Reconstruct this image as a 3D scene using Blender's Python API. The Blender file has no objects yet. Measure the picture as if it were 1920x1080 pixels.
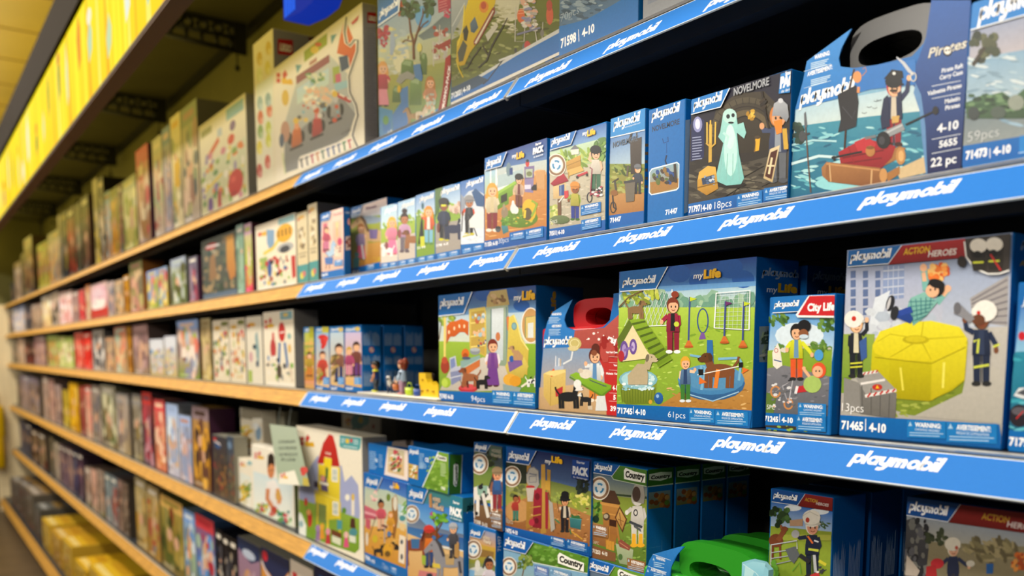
import bpy, bmesh, math, random
from mathutils import Vector, Matrix
from mathutils.geometry import tessellate_polygon
scene = bpy.context.scene
COL = scene.collection
R = random.Random(7)

# ------------------------------------------------------------------ camera
CAMLOC = Vector((0.0, -0.92, 1.62))
FPX, PCX, PCY = 1640.0, 960.0, 843.0          # focal length and principal point, 1920x1080 frame
PITCH, YAW = math.radians(6.33), math.radians(34.88)
FW = Vector((-math.cos(YAW)*math.cos(PITCH), math.sin(YAW)*math.cos(PITCH), -math.sin(PITCH)))
RT = Vector((math.sin(YAW), math.cos(YAW), 0))
UP = RT.cross(FW)
cd = bpy.data.cameras.new('camera'); cam = bpy.data.objects.new('camera', cd); COL.objects.link(cam)
cam.matrix_world = Matrix.Translation(CAMLOC) @ Matrix((RT, UP, -FW)).transposed().to_4x4()
cd.sensor_width = 36; cd.lens = FPX/1920*36
cd.shift_y = (PCY-540)/1920
cd.clip_start = 0.05; cd.clip_end = 60
cd.dof.use_dof = True; cd.dof.focus_distance = 1.27; cd.dof.aperture_fstop = 3.0
scene.camera = cam

# ------------------------------------------------------------------ world, lamps, exposure
w = bpy.data.worlds.new('world'); scene.world = w; w.use_nodes = True
w.node_tree.nodes['Background'].inputs[0].default_value = (1.0, 0.93, 0.82, 1)
w.node_tree.nodes['Background'].inputs[1].default_value = 0.12
def lamp(x, y, z, e, sx, sy, aim, col=(1.0, 0.93, 0.82)):
    l = bpy.data.lights.new('ceiling_and_fill_lamp', 'AREA'); l.energy = e; l.shape = 'RECTANGLE'; l.size = sx; l.size_y = sy; l.color = col
    o = bpy.data.objects.new('ceiling_and_fill_lamp', l); COL.objects.link(o); o.location = (x, y, z)
    o.rotation_euler = (Vector(aim)-Vector((x, y, z))).to_track_quat('-Z', 'Y').to_euler()
for i in range(8):
    lx = 0.75-1.5*i
    lamp(lx, -1.45, 3.82, 40, .36, .36, (lx-.05, 0, 1.3))          # row over this aisle
    if i % 2 == 0: lamp(lx-.4, -3.9, 3.35, 52, .5, .5, (lx-.4, 0, 1.7))   # added fill row across the aisle, brightens the top shelf
for lx in (-1.5, -4.5, -7.5, -10.5):                                # added unseen uplights above the canopy, washing the ceiling yellow
    lamp(lx, -.12, 3.06, 9, 2.8, .08, (lx, -.5, 3.9), (1.0, .86, .42))
vs = scene.view_settings
vs.view_transform = 'Standard'; vs.look = 'None'; vs.gamma = 1.0; vs.exposure = -0.17; vs.use_curve_mapping = False

# ------------------------------------------------------------------ helpers
def ray(x, y): return FW + RT*((x-PCX)/FPX) + UP*((PCY-y)/FPX)
def at(x, y, Y):
    r = ray(x, y); return CAMLOC + r*((Y-CAMLOC.y)/r.y)
def atz(x, y, Z):
    r = ray(x, y); return CAMLOC + r*((Z-CAMLOC.z)/r.z)
def hit(x, y, O, N):
    r = ray(x, y); return CAMLOC + r*((O-CAMLOC).dot(N)/r.dot(N))
def lin(c):
    if isinstance(c, str):
        c = c.lstrip('#'); c = [int(c[i:i+2], 16)/255 for i in (0, 2, 4)]
    return tuple((v/12.92 if v <= .04045 else ((v+.055)/1.055)**2.4) for v in c[:3]) + (1.0,)
def mixc(a, b, t):
    a = [int(a.lstrip('#')[i:i+2], 16) for i in (0, 2, 4)]; b = [int(b.lstrip('#')[i:i+2], 16) for i in (0, 2, 4)]
    return '%02x%02x%02x' % tuple(int(max(0, min(255, p+(q-p)*t))) for p, q in zip(a, b))
def mat(name, col, rough=.5, metal=0., noise=0., nscale=30, emit=0, bump=0., coat=0., spec=.5, stretch=None):
    m = bpy.data.materials.new(name); m.use_nodes = True; nt = m.node_tree; b = nt.nodes['Principled BSDF']
    b.inputs['Roughness'].default_value = rough; b.inputs['Metallic'].default_value = metal
    b.inputs['Coat Weight'].default_value = coat; b.inputs['Specular IOR Level'].default_value = spec
    c = lin(col); b.inputs['Base Color'].default_value = c
    if noise or bump:
        tc = nt.nodes.new('ShaderNodeTexCoord'); nz = nt.nodes.new('ShaderNodeTexNoise'); nz.inputs['Scale'].default_value = nscale; nz.inputs['Detail'].default_value = 5
        mp = nt.nodes.new('ShaderNodeMapping'); nt.links.new(tc.outputs['Object'], mp.inputs[0]); nt.links.new(mp.outputs[0], nz.inputs['Vector'])
        if stretch: mp.inputs['Scale'].default_value = stretch
        rp = nt.nodes.new('ShaderNodeValToRGB'); nt.links.new(nz.outputs['Fac'], rp.inputs[0])
        rp.color_ramp.elements[0].position = .3; rp.color_ramp.elements[1].position = .7
        rp.color_ramp.elements[0].color = tuple(v*(1-noise) for v in c[:3])+(1,); rp.color_ramp.elements[1].color = tuple(min(1, v*(1+noise)) for v in c[:3])+(1,)
        nt.links.new(rp.outputs[0], b.inputs['Base Color'])
        if bump:
            bp = nt.nodes.new('ShaderNodeBump'); bp.inputs['Strength'].default_value = bump; bp.inputs['Distance'].default_value = .002
            nt.links.new(nz.outputs['Fac'], bp.inputs['Height']); nt.links.new(bp.outputs[0], b.inputs['Normal'])
    if emit:
        b.inputs['Emission Color'].default_value = c; b.inputs['Emission Strength'].default_value = emit
    return m
def printmat(name, rough, coat=0., emit=0, noise=.05, spec=.5):
    m = bpy.data.materials.new(name); m.use_nodes = True; nt = m.node_tree; b = nt.nodes['Principled BSDF']
    a = nt.nodes.new('ShaderNodeVertexColor'); a.layer_name = 'ink'
    b.inputs['Roughness'].default_value = rough; b.inputs['Coat Weight'].default_value = coat; b.inputs['Coat Roughness'].default_value = .25
    b.inputs['Specular IOR Level'].default_value = spec
    tc = nt.nodes.new('ShaderNodeTexCoord'); nz = nt.nodes.new('ShaderNodeTexNoise'); nz.inputs['Scale'].default_value = 220; nz.inputs['Detail'].default_value = 3
    mr = nt.nodes.new('ShaderNodeMapRange'); mr.inputs['To Min'].default_value = 1-noise*2; mr.inputs['To Max'].default_value = 1+noise*2
    mx = nt.nodes.new('ShaderNodeVectorMath'); mx.operation = 'SCALE'
    nt.links.new(tc.outputs['Object'], nz.inputs['Vector']); nt.links.new(nz.outputs['Fac'], mr.inputs['Value'])
    nt.links.new(a.outputs['Color'], mx.inputs[0]); nt.links.new(mr.outputs[0], mx.inputs['Scale'])
    nt.links.new(mx.outputs[0], b.inputs['Base Color'])
    if emit:
        nt.links.new(mx.outputs[0], b.inputs['Emission Color']); b.inputs['Emission Strength'].default_value = emit
    return m
INK = printmat('printed_card', .36, coat=.03, noise=.055, spec=.32)
STRIP = printmat('strip_film', .62, noise=.02, spec=.22)
PLASTIC = printmat('moulded_plastic', .28, noise=.01)
GLOW = printmat('lit_sign_film', .8, emit=1.14, noise=.02, spec=.03)
for l_ in list(GLOW.node_tree.links):
    if l_.to_socket.name == 'Base Color': GLOW.node_tree.links.remove(l_)
GLOW.node_tree.nodes['Principled BSDF'].inputs['Base Color'].default_value = (.02, .016, .002, 1)

def link(name, me, parent=None, loc=None):
    o = bpy.data.objects.new(name, me); COL.objects.link(o)
    if parent is not None: o.parent = parent
    if loc is not None: o.location = loc
    return o
def tag(o, label, cat, group=None, kind=None):
    o['label'] = label; o['category'] = cat
    if group: o['group'] = group
    if kind: o['kind'] = kind
    return o
def struct(o): o['kind'] = 'structure'; return o
def empty(name, loc, label=None, cat=None, group=None, rz=0):
    o = bpy.data.objects.new(name, None); COL.objects.link(o); o.location = loc; o.rotation_euler.z = rz; o.empty_display_size = .05
    if label: tag(o, label, cat, group)
    return o
class MB:
    """collects boxes, tubes and lathes into one mesh, each with its own ink"""
    def __init__(s): s.v = []; s.f = []; s.c = []; s.sm = []
    def add(s, vs, fs, c, smooth=False):
        n = len(s.v); s.v += [tuple(v) for v in vs]; cc = lin(c) if isinstance(c, str) else c
        s.c += [cc]*len(vs); s.f += [tuple(i+n for i in f) for f in fs]; s.sm += [smooth]*len(fs); return s
    def box(s, x0, x1, y0, y1, z0, z1, c='808080', cf=None):
        vs = [(x, y, z) for x in (x0, x1) for y in (y0, y1) for z in (z0, z1)]
        fs = [(0, 1, 3, 2), (4, 6, 7, 5), (0, 4, 5, 1), (2, 3, 7, 6), (0, 2, 6, 4), (1, 5, 7, 3)]   # -x +x -y +y -z +z
        if cf is None: return s.add(vs, fs, c)
        for f, k in zip(fs, cf): s.add([vs[i] for i in f], [(0, 1, 2, 3)], k)
        return s
    def bbox(s, x0, x1, y0, y1, z0, z1, c, r=.004, seg=2):
        bm = bmesh.new(); bmesh.ops.create_cube(bm, size=1)
        for v in bm.verts: v.co = ((x0+x1)/2+v.co.x*(x1-x0), (y0+y1)/2+v.co.y*(y1-y0), (z0+z1)/2+v.co.z*(z1-z0))
        bmesh.ops.bevel(bm, geom=bm.edges[:], offset=r, segments=seg, affect='EDGES', profile=.5)
        bm.verts.index_update(); s.add([v.co[:] for v in bm.verts], [tuple(v.index for v in f.verts) for f in bm.faces], c, True); bm.free(); return s
    def prism(s, prof, a0, a1, axis, c, smooth=False):
        """profile points (p,q) extruded along axis: x -> (a,p,q); y -> (p,a,q); z -> (p,q,a)"""
        f = {'x': lambda a, p, q: (a, p, q), 'y': lambda a, p, q: (p, a, q), 'z': lambda a, p, q: (p, q, a)}[axis]
        n = len(prof); vs = [f(a0, *p) for p in prof]+[f(a1, *p) for p in prof]
        fs = [(i, (i+1) % n, n+(i+1) % n, n+i) for i in range(n)]+[tuple(range(n))[::-1], tuple(range(n, 2*n))]
        return s.add(vs, fs, c, smooth)
    def tube(s, pts, r, c, n=8, caps=True):
        pts = [Vector(p) for p in pts]; rr = r if isinstance(r, (list, tuple)) else [r]*len(pts); vs = []; fs = []
        for i, p in enumerate(pts):
            d = (pts[min(i+1, len(pts)-1)]-pts[max(i-1, 0)]).normalized()
            a = d.cross(Vector((0, 0, 1)) if abs(d.z) < .9 else Vector((0, 1, 0))).normalized(); b = d.cross(a)
            vs += [p+(a*math.cos(t)+b*math.sin(t))*rr[i] for t in [2*math.pi*k/n for k in range(n)]]
        for i in range(len(pts)-1):
            fs += [(i*n+k, i*n+(k+1) % n, (i+1)*n+(k+1) % n, (i+1)*n+k) for k in range(n)]
        if caps: fs += [tuple(range(n))[::-1], tuple((len(pts)-1)*n+k for k in range(n))]
        return s.add(vs, fs, c, True)
    def lathe(s, prof, c, n=16, at=(0, 0, 0), sx=1., sy=1.):
        vs = []; fs = []
        for r, z in prof: vs += [(at[0]+sx*r*math.cos(2*math.pi*k/n), at[1]+sy*r*math.sin(2*math.pi*k/n), at[2]+z) for k in range(n)]
        for i in range(len(prof)-1): fs += [(i*n+k, i*n+(k+1) % n, (i+1)*n+(k+1) % n, (i+1)*n+k) for k in range(n)]
        fs += [tuple(range(n))[::-1], tuple((len(prof)-1)*n+k for k in range(n))]
        return s.add(vs, fs, c, True)
    def ball(s, p, rx, ry, rz, c, n=14):
        prof = [(max(1e-4, math.sin(math.pi*k/8)), -math.cos(math.pi*k/8)) for k in range(9)]
        vs = []; fs = []
        for r, z in prof: vs += [(p[0]+rx*r*math.cos(2*math.pi*k/n), p[1]+ry*r*math.sin(2*math.pi*k/n), p[2]+rz*z) for k in range(n)]
        for i in range(8): fs += [(i*n+k, i*n+(k+1) % n, (i+1)*n+(k+1) % n, (i+1)*n+k) for k in range(n)]
        return s.add(vs, fs, c, True)
    def build(s, name, m, parent=None, loc=None, shift=None, ink=True):
        me = bpy.data.meshes.new(name)
        sh = shift if shift is not None else Vector((0, 0, 0))
        me.from_pydata([(v[0]-sh[0], v[1]-sh[1], v[2]-sh[2]) for v in s.v], [], s.f)
        if ink:
            at_ = me.color_attributes.new('ink', 'FLOAT_COLOR', 'POINT'); at_.data.foreach_set('color', [k for c in s.c for k in c])
        me.polygons.foreach_set('use_smooth', s.sm); me.materials.append(m); me.update()
        return link(name, me, parent, loc)

# ------------------------------------------------------------------ printed artwork: flat inked shapes on one face of a box
_txt = {}
def glyphs(s, bold):
    k = (s, bold)
    if k not in _txt:
        cu = bpy.data.curves.new('t', 'FONT'); cu.body = s; cu.size = 1; cu.offset = bold; cu.resolution_u = 3
        o = bpy.data.objects.new('t', cu); COL.objects.link(o); bpy.context.view_layer.update()
        me = o.evaluated_get(bpy.context.evaluated_depsgraph_get()).to_mesh()
        vs = [(v.co.x, v.co.y) for v in me.vertices]; fs = [tuple(p.vertices) for p in me.polygons]
        bpy.data.objects.remove(o); bpy.data.curves.remove(cu)
        xs = [v[0] for v in vs]; x0 = min(xs); _txt[k] = ([(x-x0, y) for x, y in vs], fs, max(xs)-x0)
    return _txt[k]
def thick(pts, wd):
    n = len(pts); L = []; Rr = []
    ws = wd if isinstance(wd, (list, tuple)) else [wd]*n
    for i in range(n):
        a = pts[max(i-1, 0)]; b = pts[min(i+1, n-1)]; dx, dy = b[0]-a[0], b[1]-a[1]; l = math.hypot(dx, dy) or 1
        nx, ny = -dy/l*ws[i]/2, dx/l*ws[i]/2; L.append((pts[i][0]+nx, pts[i][1]+ny)); Rr.append((pts[i][0]-nx, pts[i][1]-ny))
    return L+Rr, [(i, i+1, n+i+1, n+i) for i in range(n-1)]
def arc(cx, cy, r, a0, a1, n=10, ry=None):
    ry = r if ry is None else ry
    return [(cx+r*math.cos(math.radians(a0+(a1-a0)*i/n)), cy+ry*math.sin(math.radians(a0+(a1-a0)*i/n))) for i in range(n+1)]
def wordmark():
    W = .35; st = []; x = 0
    def S(*p, w=W): st.append(([(x+a, b) for a, b in p], w))
    def O(cx): st.append(([(x+a, b) for a, b in arc(cx, .5, .34, 0, 360, 14, .37)], W*.86))
    S((.15, -.5), (.15, .98)); O(.52); x += 1.0
    S((.16, -.02), (.16, 1.5)); x += .40
    O(.48); S((.84, .0), (.84, 1.0)); x += 1.10
    S((.12, 1.0), (.13, .5), (.22, .24), (.45, .16), (.68, .28)); S((.76, 1.0), (.76, .0), (.66, -.26), (.42, -.36), (.1, -.34)); x += 1.02
    S((.15, 0), (.15, 1.0)); S((.15, .55), (.28, .8), (.5, .82), (.62, .65), (.64, 0)); S((.64, .55), (.77, .8), (1.0, .82), (1.12, .65), (1.14, 0)); x += 1.38
    O(.48); x += .98
    S((.15, 0), (.15, 1.5)); O(.5); x += 1.0
    S((.15, 0), (.15, 1.0)); S((.15, 1.16), (.15, 1.46)); x += .40
    S((.15, 0), (.15, 1.5)); x += .32
    vs = []; fs = []
    for p, w in st:
        v, f = thick(p, w); n = len(vs); vs += v; fs += [tuple(i+n for i in q) for q in f]
    return [(a+b*.22+.12, b) for a, b in vs], fs, x+.3
WM = wordmark()
class Art:
    def __init__(s, O, U, V, eps=.00004):
        s.O = Vector(O); s.U = Vector(U).normalized(); s.V = Vector(V).normalized(); s.N = s.U.cross(s.V).normalized(); s.eps = eps
        s.sh = []; s.ox = s.oy = 0.; s.k = 1.; s.uv = False
    def view(s, x0, y0, k): s.ox, s.oy, s.k = x0, y0, k; s.uv = False; return s       # crop origin and zoom the drawing is read from
    def size(s, wd, ht): s.wd, s.ht = wd, ht; return s
    def unit(s): s.uv = True; return s                                              # draw in fractions of the face
    def P(s, x, y):
        if s.uv: return (x*s.wd, y*s.ht)
        h = hit(s.ox+x/s.k, s.oy+y/s.k, s.O, s.N)-s.O; return (h.dot(s.U), h.dot(s.V))
    wd = ht = None
    def raw(s, vs, fs, cs):
        if s.wd:                                     # keep the ink on the face
            X, Y = s.wd, s.ht
            if any(v[0] < 0 or v[0] > X or v[1] < 0 or v[1] > Y for v in vs):
                if len(fs) == 1 and len(vs) > 2:
                    q = [(vs[i][0], vs[i][1])+tuple(cs[i]) for i in fs[0]]
                    for ax, lim, sg in ((0, 0., 1), (0, X, -1), (1, 0., 1), (1, Y, -1)):
                        o = []
                        for i in range(len(q)):
                            p0, p1 = q[i-1], q[i]; d0, d1 = (p0[ax]-lim)*sg, (p1[ax]-lim)*sg
                            if (d0 < 0) != (d1 < 0):
                                t = d0/(d0-d1); o.append(tuple(m+(n-m)*t for m, n in zip(p0, p1)))
                            if d1 >= 0: o.append(p1)
                        q = o
                        if len(q) < 3: return s
                    vs = [p[:2] for p in q]; cs = [p[2:] for p in q]; fs = [tuple(range(len(q)))]
                else:
                    vs = [(min(max(v[0], 0.), X), min(max(v[1], 0.), Y)) for v in vs]
        xs = [v[0] for v in vs]; ys = [v[1] for v in vs]; bb = (min(xs), max(xs), min(ys), max(ys)); l = 0
        for q in s.sh:
            b = q[3]
            if q[4] >= l and b[0] < bb[1] and bb[0] < b[1] and b[2] < bb[3] and bb[2] < b[3]: l = q[4]+1
        s.sh.append((vs, fs, cs, bb, l)); return s
    def poly(s, pts, c, c2=None, c3=None):
        """filled outline; c2: ink at the foot of the shape, c3: at its far end along the face"""
        vs = [s.P(*p) for p in pts]; ys = [v[1] for v in vs]; a, b = min(ys), max(ys)
        if c2:
            ca, cb = lin(c), lin(c2); cs = []
            for v in vs:
                t = (b-v[1])/max(b-a, 1e-9); cs.append(tuple(p+(q-p)*t for p, q in zip(ca, cb)))
        else: cs = [lin(c)]*len(vs)
        return s.raw(vs, [tuple(range(len(vs)))], cs)
    def rect(s, x0, y0, x1, y1, c, c2=None): return s.poly([(x0, y0), (x1, y0), (x1, y1), (x0, y1)], c, c2)
    def face(s, x0, y0, x1, y1, c, c2=None):
        """rectangle in metres on the face (u right, v up)"""
        ca, cb = lin(c), lin(c2 or c); return s.raw([(x0, y0), (x1, y0), (x1, y1), (x0, y1)], [(0, 1, 2, 3)], [cb, cb, ca, ca])
    def ell(s, x, y, rx, ry, c, c2=None, n=16, rot=0, a0=0, a1=360):
        ca, sa = math.cos(math.radians(rot)), math.sin(math.radians(rot)); pts = []
        full = abs(a1-a0) >= 360
        for i in range(n+(0 if full else 1)):
            t = math.radians(a0+(a1-a0)*i/n); p, q = rx*math.cos(t), ry*math.sin(t); pts.append((x+p*ca-q*sa, y+p*sa+q*ca))
        return s.poly(pts, c, c2)
    def ring(s, x, y, rx, ry, wd, c, n=24):
        vs = [s.P(x+(rx+k)*math.cos(2*math.pi*i/n), y+(ry+k)*math.sin(2*math.pi*i/n)) for k in (wd/2, -wd/2) for i in range(n)]
        return s.raw(vs, [(i, (i+1) % n, n+(i+1) % n, n+i) for i in range(n)], [lin(c)]*len(vs))
    def line(s, pts, wd, c):
        v, f = thick(pts, wd); return s.raw([s.P(*p) for p in v], f, [lin(c)]*len(v))
    def _place(s, g, x, y, h, wd, c, shear, unit_h, up=False, x2=None, y2=None):
        vs, fs, W = g; a = Vector(s.P(x, y)); 
        if s.uv: sc = h*s.ht/unit_h; sx = (wd*s.wd/W) if wd else sc
        else:
            t = s.P(x, y-h); sc = abs(t[1]-a[1])/unit_h
            sx = ((Vector(s.P(x2 if x2 is not None else x+wd, y2 if y2 is not None else y))-a).length/W) if wd or x2 is not None else sc
        if up: pts = [(a.x-q*sc, a.y+p*sx) for p, q in vs]
        else: pts = [(a.x+(p*sx+q*shear*sc), a.y+q*sc) for p, q in vs]
        return s.raw(pts, fs, [lin(c)]*len(pts))
    def text(s, x, y, t, h, c='ffffff', wd=None, bold=.02, shear=0., up=False):
        """text with its baseline start at x,y; h cap height"""
        return s._place(glyphs(t, bold), x, y, h, wd, c, shear, .73, up)
    def logo(s, x, y, h, wd, c='ffffff'): return s._place(WM, x, y, h, wd, c, 0, 1.0)
    # ---- little picture elements
    def blob(s, x, y, rx, ry, cs, n=14, sz=.28, seed=1):
        r = random.Random(seed)
        for i in range(n):
            a = r.uniform(0, 6.283); d = math.sqrt(r.random())*.85
            k = sz*r.uniform(.7, 1.3); s.ell(x+rx*d*math.cos(a), y+ry*d*math.sin(a), rx*k, ry*k, r.choice(cs), n=7, rot=r.uniform(0, 90))
        return s
    def speck(s, x0, y0, x1, y1, cs, n=40, sz=2., seed=1, asp=.5):
        r = random.Random(seed)
        for i in range(n):
            k = sz*r.uniform(.5, 1.5); s.ell(r.uniform(x0, x1), r.uniform(y0, y1), k, k*asp, r.choice(cs), n=6, rot=r.uniform(-20, 20))
        return s
    FX = .78
    def fig(s, x, y, h, shirt, legs, hair='3a2415', skin='e8b48c', shoes='2a2a2a', hat=None, armL=(-.17, .36), armR=(.17, .36), face=True, long=False, skirt=False, vest=None, sleeve=None):
        """small toy figure standing with its feet at x,y (drawn foreshortened like the box face)"""
        a = sleeve or shirt; k = s.FX*h
        if long: s.ell(x, y-.70*h, .155*k, .22*h, hair, n=14)
        for sx in (-1, 1):
            if not skirt: s.poly([(x+sx*.015*k, y-.38*h), (x+sx*.13*k, y-.38*h), (x+sx*.12*k, y-.02*h), (x+sx*.02*k, y-.02*h)], legs)
            s.ell(x+sx*.08*k, y-.025*h, .075*k, .032*h, shoes, n=10)
        if skirt: s.poly([(x-.10*k, y-.42*h), (x+.10*k, y-.42*h), (x+.17*k, y-.03*h), (x-.17*k, y-.03*h)], legs)
        elif face: s.line([(x, y-.37*h), (x, y-.04*h)], .02*k, mixc(legs, '000000', .4))
        for (dx, dy), sx in ((armL, -1), (armR, 1)):
            s.line([(x+sx*.11*k, y-.63*h), (x+(sx*.2+dx)*.5*k, y-(.57+dy)*.5*h), (x+dx*k, y-dy*h)], [.085*k, .08*k, .06*k], a)
            s.ell(x+dx*k, y-dy*h, .04*k, .042*h, skin, n=9)
        s.poly([(x-.10*k, y-.665*h), (x+.10*k, y-.665*h), (x+.135*k, y-.5*h), (x+.14*k, y-.36*h), (x-.14*k, y-.36*h), (x-.135*k, y-.5*h)], shirt, mixc(shirt, '000000', .18))
        if vest: s.poly([(x-.04*k, y-.665*h), (x+.04*k, y-.665*h), (x+.05*k, y-.37*h), (x-.05*k, y-.37*h)], vest)
        s.ell(x, y-.80*h, .128*k, .135*h, hair, n=16)
        s.ell(x+.01*k, y-.775*h, .105*k, .108*h, skin, n=16)
        s.poly([(x-.115*k, y-.80*h), (x-.10*k, y-.88*h), (x-.04*k, y-.93*h), (x+.05*k, y-.93*h), (x+.11*k, y-.87*h), (x+.12*k, y-.81*h), (x+.06*k, y-.845*h), (x-.05*k, y-.84*h)], hair)
        if hat: s.ell(x, y-.875*h, .15*k, .095*h, hat, n=14); s.ell(x+.02*k, y-.835*h, .165*k, .025*h, mixc(hat, '000000', .15), n=12)
        if face:
            for sx in (-1, 1): s.ell(x+(.015+sx*.045)*k, y-.775*h, .014*k, .02*h, '201510', n=8)
            s.line(arc(x+.015*k, y-.745*h, .045*k, 30, 150, 5), .012*h, '8a3a2a')
        return s
    def dog(s, x, y, h, c, c2=None, flip=1, sit=False):
        f = flip; c2 = c2 or c
        if sit: s.poly([(x-f*.4*h, y), (x-f*.42*h, y-.3*h), (x-f*.1*h, y-.68*h), (x+f*.18*h, y-.66*h), (x+f*.24*h, y-.3*h), (x+f*.22*h, y)], c)
        else:
            s.ell(x-.05*f*h, y-.48*h, .42*h, .2*h, c)
            for k in (-.4, -.28, .2, .32): s.line([(x+f*k*h, y-.45*h), (x+f*(k+.02)*h, y)], .11*h, c)
            s.line([(x-f*.4*h, y-.55*h), (x-f*.55*h, y-.75*h), (x-f*.58*h, y-.88*h)], .07*h, c)
        s.line([(x+f*.18*h, y-.5*h), (x+f*.28*h, y-.8*h)], .22*h, c)
        s.ell(x+f*.32*h, y-.85*h, .17*h, .14*h, c2); s.ell(x+f*.46*h, y-.8*h, .11*h, .075*h, c2)
        s.ell(x+f*.22*h, y-.86*h, .06*h, .13*h, mixc(c, '000000', .35), n=10, rot=10*f); s.ell(x+f*.55*h, y-.82*h, .03*h, .025*h, '181210', n=8); s.ell(x+f*.36*h, y-.89*h, .02*h, .02*h, '181210', n=8)
        return s
    def horse(s, x, y, h, c, mane='2a1a10', flip=1, saddle=None):
        f = flip
        s.ell(x, y-.5*h, .34*h, .15*h, c)
        for k in (-.28, -.2, .2, .28): s.line([(x+f*k*h, y-.5*h), (x+f*(k-.01)*h, y-.25*h), (x+f*(k+.01)*h, y)], [.1*h, .06*h, .06*h], c)
        s.line([(x-f*.32*h, y-.55*h), (x-f*.42*h, y-.4*h), (x-f*.4*h, y-.15*h)], [.05*h, .09*h, .03*h], mane)
        s.poly([(x+f*.12*h, y-.55*h), (x+f*.24*h, y-.86*h), (x+f*.38*h, y-.96*h), (x+f*.42*h, y-.84*h), (x+f*.34*h, y-.44*h)], c)
        s.poly([(x+f*.28*h, y-.95*h), (x+f*.4*h, y-.98*h), (x+f*.6*h, y-.74*h), (x+f*.56*h, y-.66*h), (x+f*.36*h, y-.8*h)], c)
        s.line([(x+f*.14*h, y-.6*h), (x+f*.24*h, y-.88*h), (x+f*.34*h, y-1.0*h)], [.06*h, .08*h, .04*h], mane)
        s.ell(x+f*.42*h, y-.86*h, .015*h, .02*h, '181210', n=8)
        if saddle: s.poly([(x-.12*h, y-.66*h), (x+.1*h, y-.66*h), (x+.08*h, y-.42*h), (x-.1*h, y-.42*h)], saddle)
        return s
    def warn(s, x0, y0, x1, y1, c='2a7fc4', fr=None, ink='d8e8f4'):
        """choking hazard notice: pale panel with its heading and lines of small print"""
        s.poly([(x0, y0), (x1, y0+(fr or 0)), (x1, y1+(fr or 0)), (x0, y1)], c); h = y1-y0; wdt = x1-x0; k = (fr or 0)/max(wdt, 1)
        def Y(x, y): return y+(x-x0)*k
        s.poly([(x0+.05*wdt, Y(x0, y0+.32*h)), (x0+.15*wdt, Y(x0, y0+.32*h)), (x0+.1*wdt, Y(x0, y0+.1*h))], ink)
        s.text(x0+.22*wdt, Y(x0+.22*wdt, y0+.34*h), 'WARNING:' if wdt < 90*s.k or True else '', .22*h, 'ffffff', wd=.5*wdt, bold=.03)
        for j, (a, b) in enumerate(((.22, .8), (.08, .92), (.08, .7))):
            yy = y0+(.50+.17*j)*h; s.line([(x0+a*wdt, Y(x0+a*wdt, yy)), (x0+b*wdt, Y(x0+b*wdt, yy))], (.11 if j == 0 else .06)*h, ink if j == 0 else 'a8cbe8')
        return s
    def notice(s, x0, y0, x1, y1, c, head, sub, fr=0, ink='e4eef8'):
        s.poly([(x0, y0), (x1, y0+fr), (x1, y1+fr), (x0, y1)], c); h = y1-y0; wdt = x1-x0; k = fr/max(wdt, 1)
        def Y(x, y): return y+(x-x0)*k
        s.poly([(x0+.03*wdt, Y(x0, y0+.34*h)), (x0+.13*wdt, Y(x0, y0+.34*h)), (x0+.08*wdt, Y(x0, y0+.08*h))], 'a8cbe8')
        s._place(glyphs(head, .03), x0+.2*wdt, Y(x0+.2*wdt, y0+.36*h), .26*h, .68*wdt, 'ffffff', 0, .73, False, x0+.88*wdt, Y(x0+.88*wdt, y0+.36*h))
        s._place(glyphs(sub, .0), x0+.2*wdt, Y(x0+.2*wdt, y0+.58*h), .14*h, .6*wdt, ink, 0, .73, False, x0+.84*wdt, Y(x0+.84*wdt, y0+.58*h))
        for j in range(2):
            yy = y0+(.72+.15*j)*h; a, b = .06, .94-.1*j; s.line([(x0+a*wdt, Y(x0+a*wdt, yy)), (x0+b*wdt, Y(x0+b*wdt, yy))], .05*h, 'a8cbe8')
        return s
    def lines(s, x0, y0, x1, y1, n, c, wd, seed=1, fr=0):
        """block of small print as thin rules"""
        r = random.Random(seed)
        for i in range(n):
            yy = y0+(y1-y0)*i/max(n-1, 1); b = x0+(x1-x0)*r.uniform(.7, 1); s.line([(x0, yy), (b, yy+fr*(b-x0)/max(x1-x0, 1))], wd, c)
        return s
    def mesh(s, mb):
        for vs, fs, cs, bb, l in s.sh:
            n = len(mb.v); d = s.eps*(l+1)
            mb.v += [tuple(s.O+s.U*v[0]+s.V*v[1]+s.N*d) for v in vs]; mb.c += cs; mb.f += [tuple(i+n for i in f) for f in fs]; mb.sm += [False]*len(fs)
        return mb
# ------------------------------------------------------------------ shop shell
OLIVE = mat('olive_paint', '74703c', .6, noise=.12, nscale=3)
OLIVE_D = mat('olive_canopy_board', '5c582e', .7, noise=.15, nscale=3)
CEILM = mat('yellow_ceiling_panel', 'd4b02c', .45, noise=.08, nscale=1.5)
FLOORM = mat('dark_floor_vinyl', '5a4a36', .35, noise=.2, nscale=6)
SLATE = mat('dark_shelf_metal', '2b3036', .45, noise=.1, nscale=40)
BACKM = mat('dark_back_panel', '3c3a34', .6, noise=.12, nscale=20)
BLACKM = mat('black_iron', '15140f', .5)
BRONZE = mat('brown_metal_trim', '5c4838', .7, spec=.15)
DARKTR = mat('dark_sign_frame', '1c1408', .8, spec=.05)
RAILM = mat('bright_rail_metal', 'd8d4c8', .28, metal=.55)
WOODM = mat('pale_wood_strip', 'bc8c3c', .6, spec=.25, noise=.22, nscale=9, stretch=(1.5, 14, 14))
WOODP = mat('pale_wood_panel', 'f0dcb0', .5, noise=.15, nscale=4, stretch=(6, 6, .6))
ZS = {1: 2.103, 2: 1.811, 3: 1.519, 4: 1.092, 5: .645}      # shelf tops
YB = .36
XE = -10.30
def plate(name, x0, x1, y0, y1, z0, z1, m):
    return struct(MB().box(x0, x1, y0, y1, z0, z1).build(name, m, ink=False))
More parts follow.
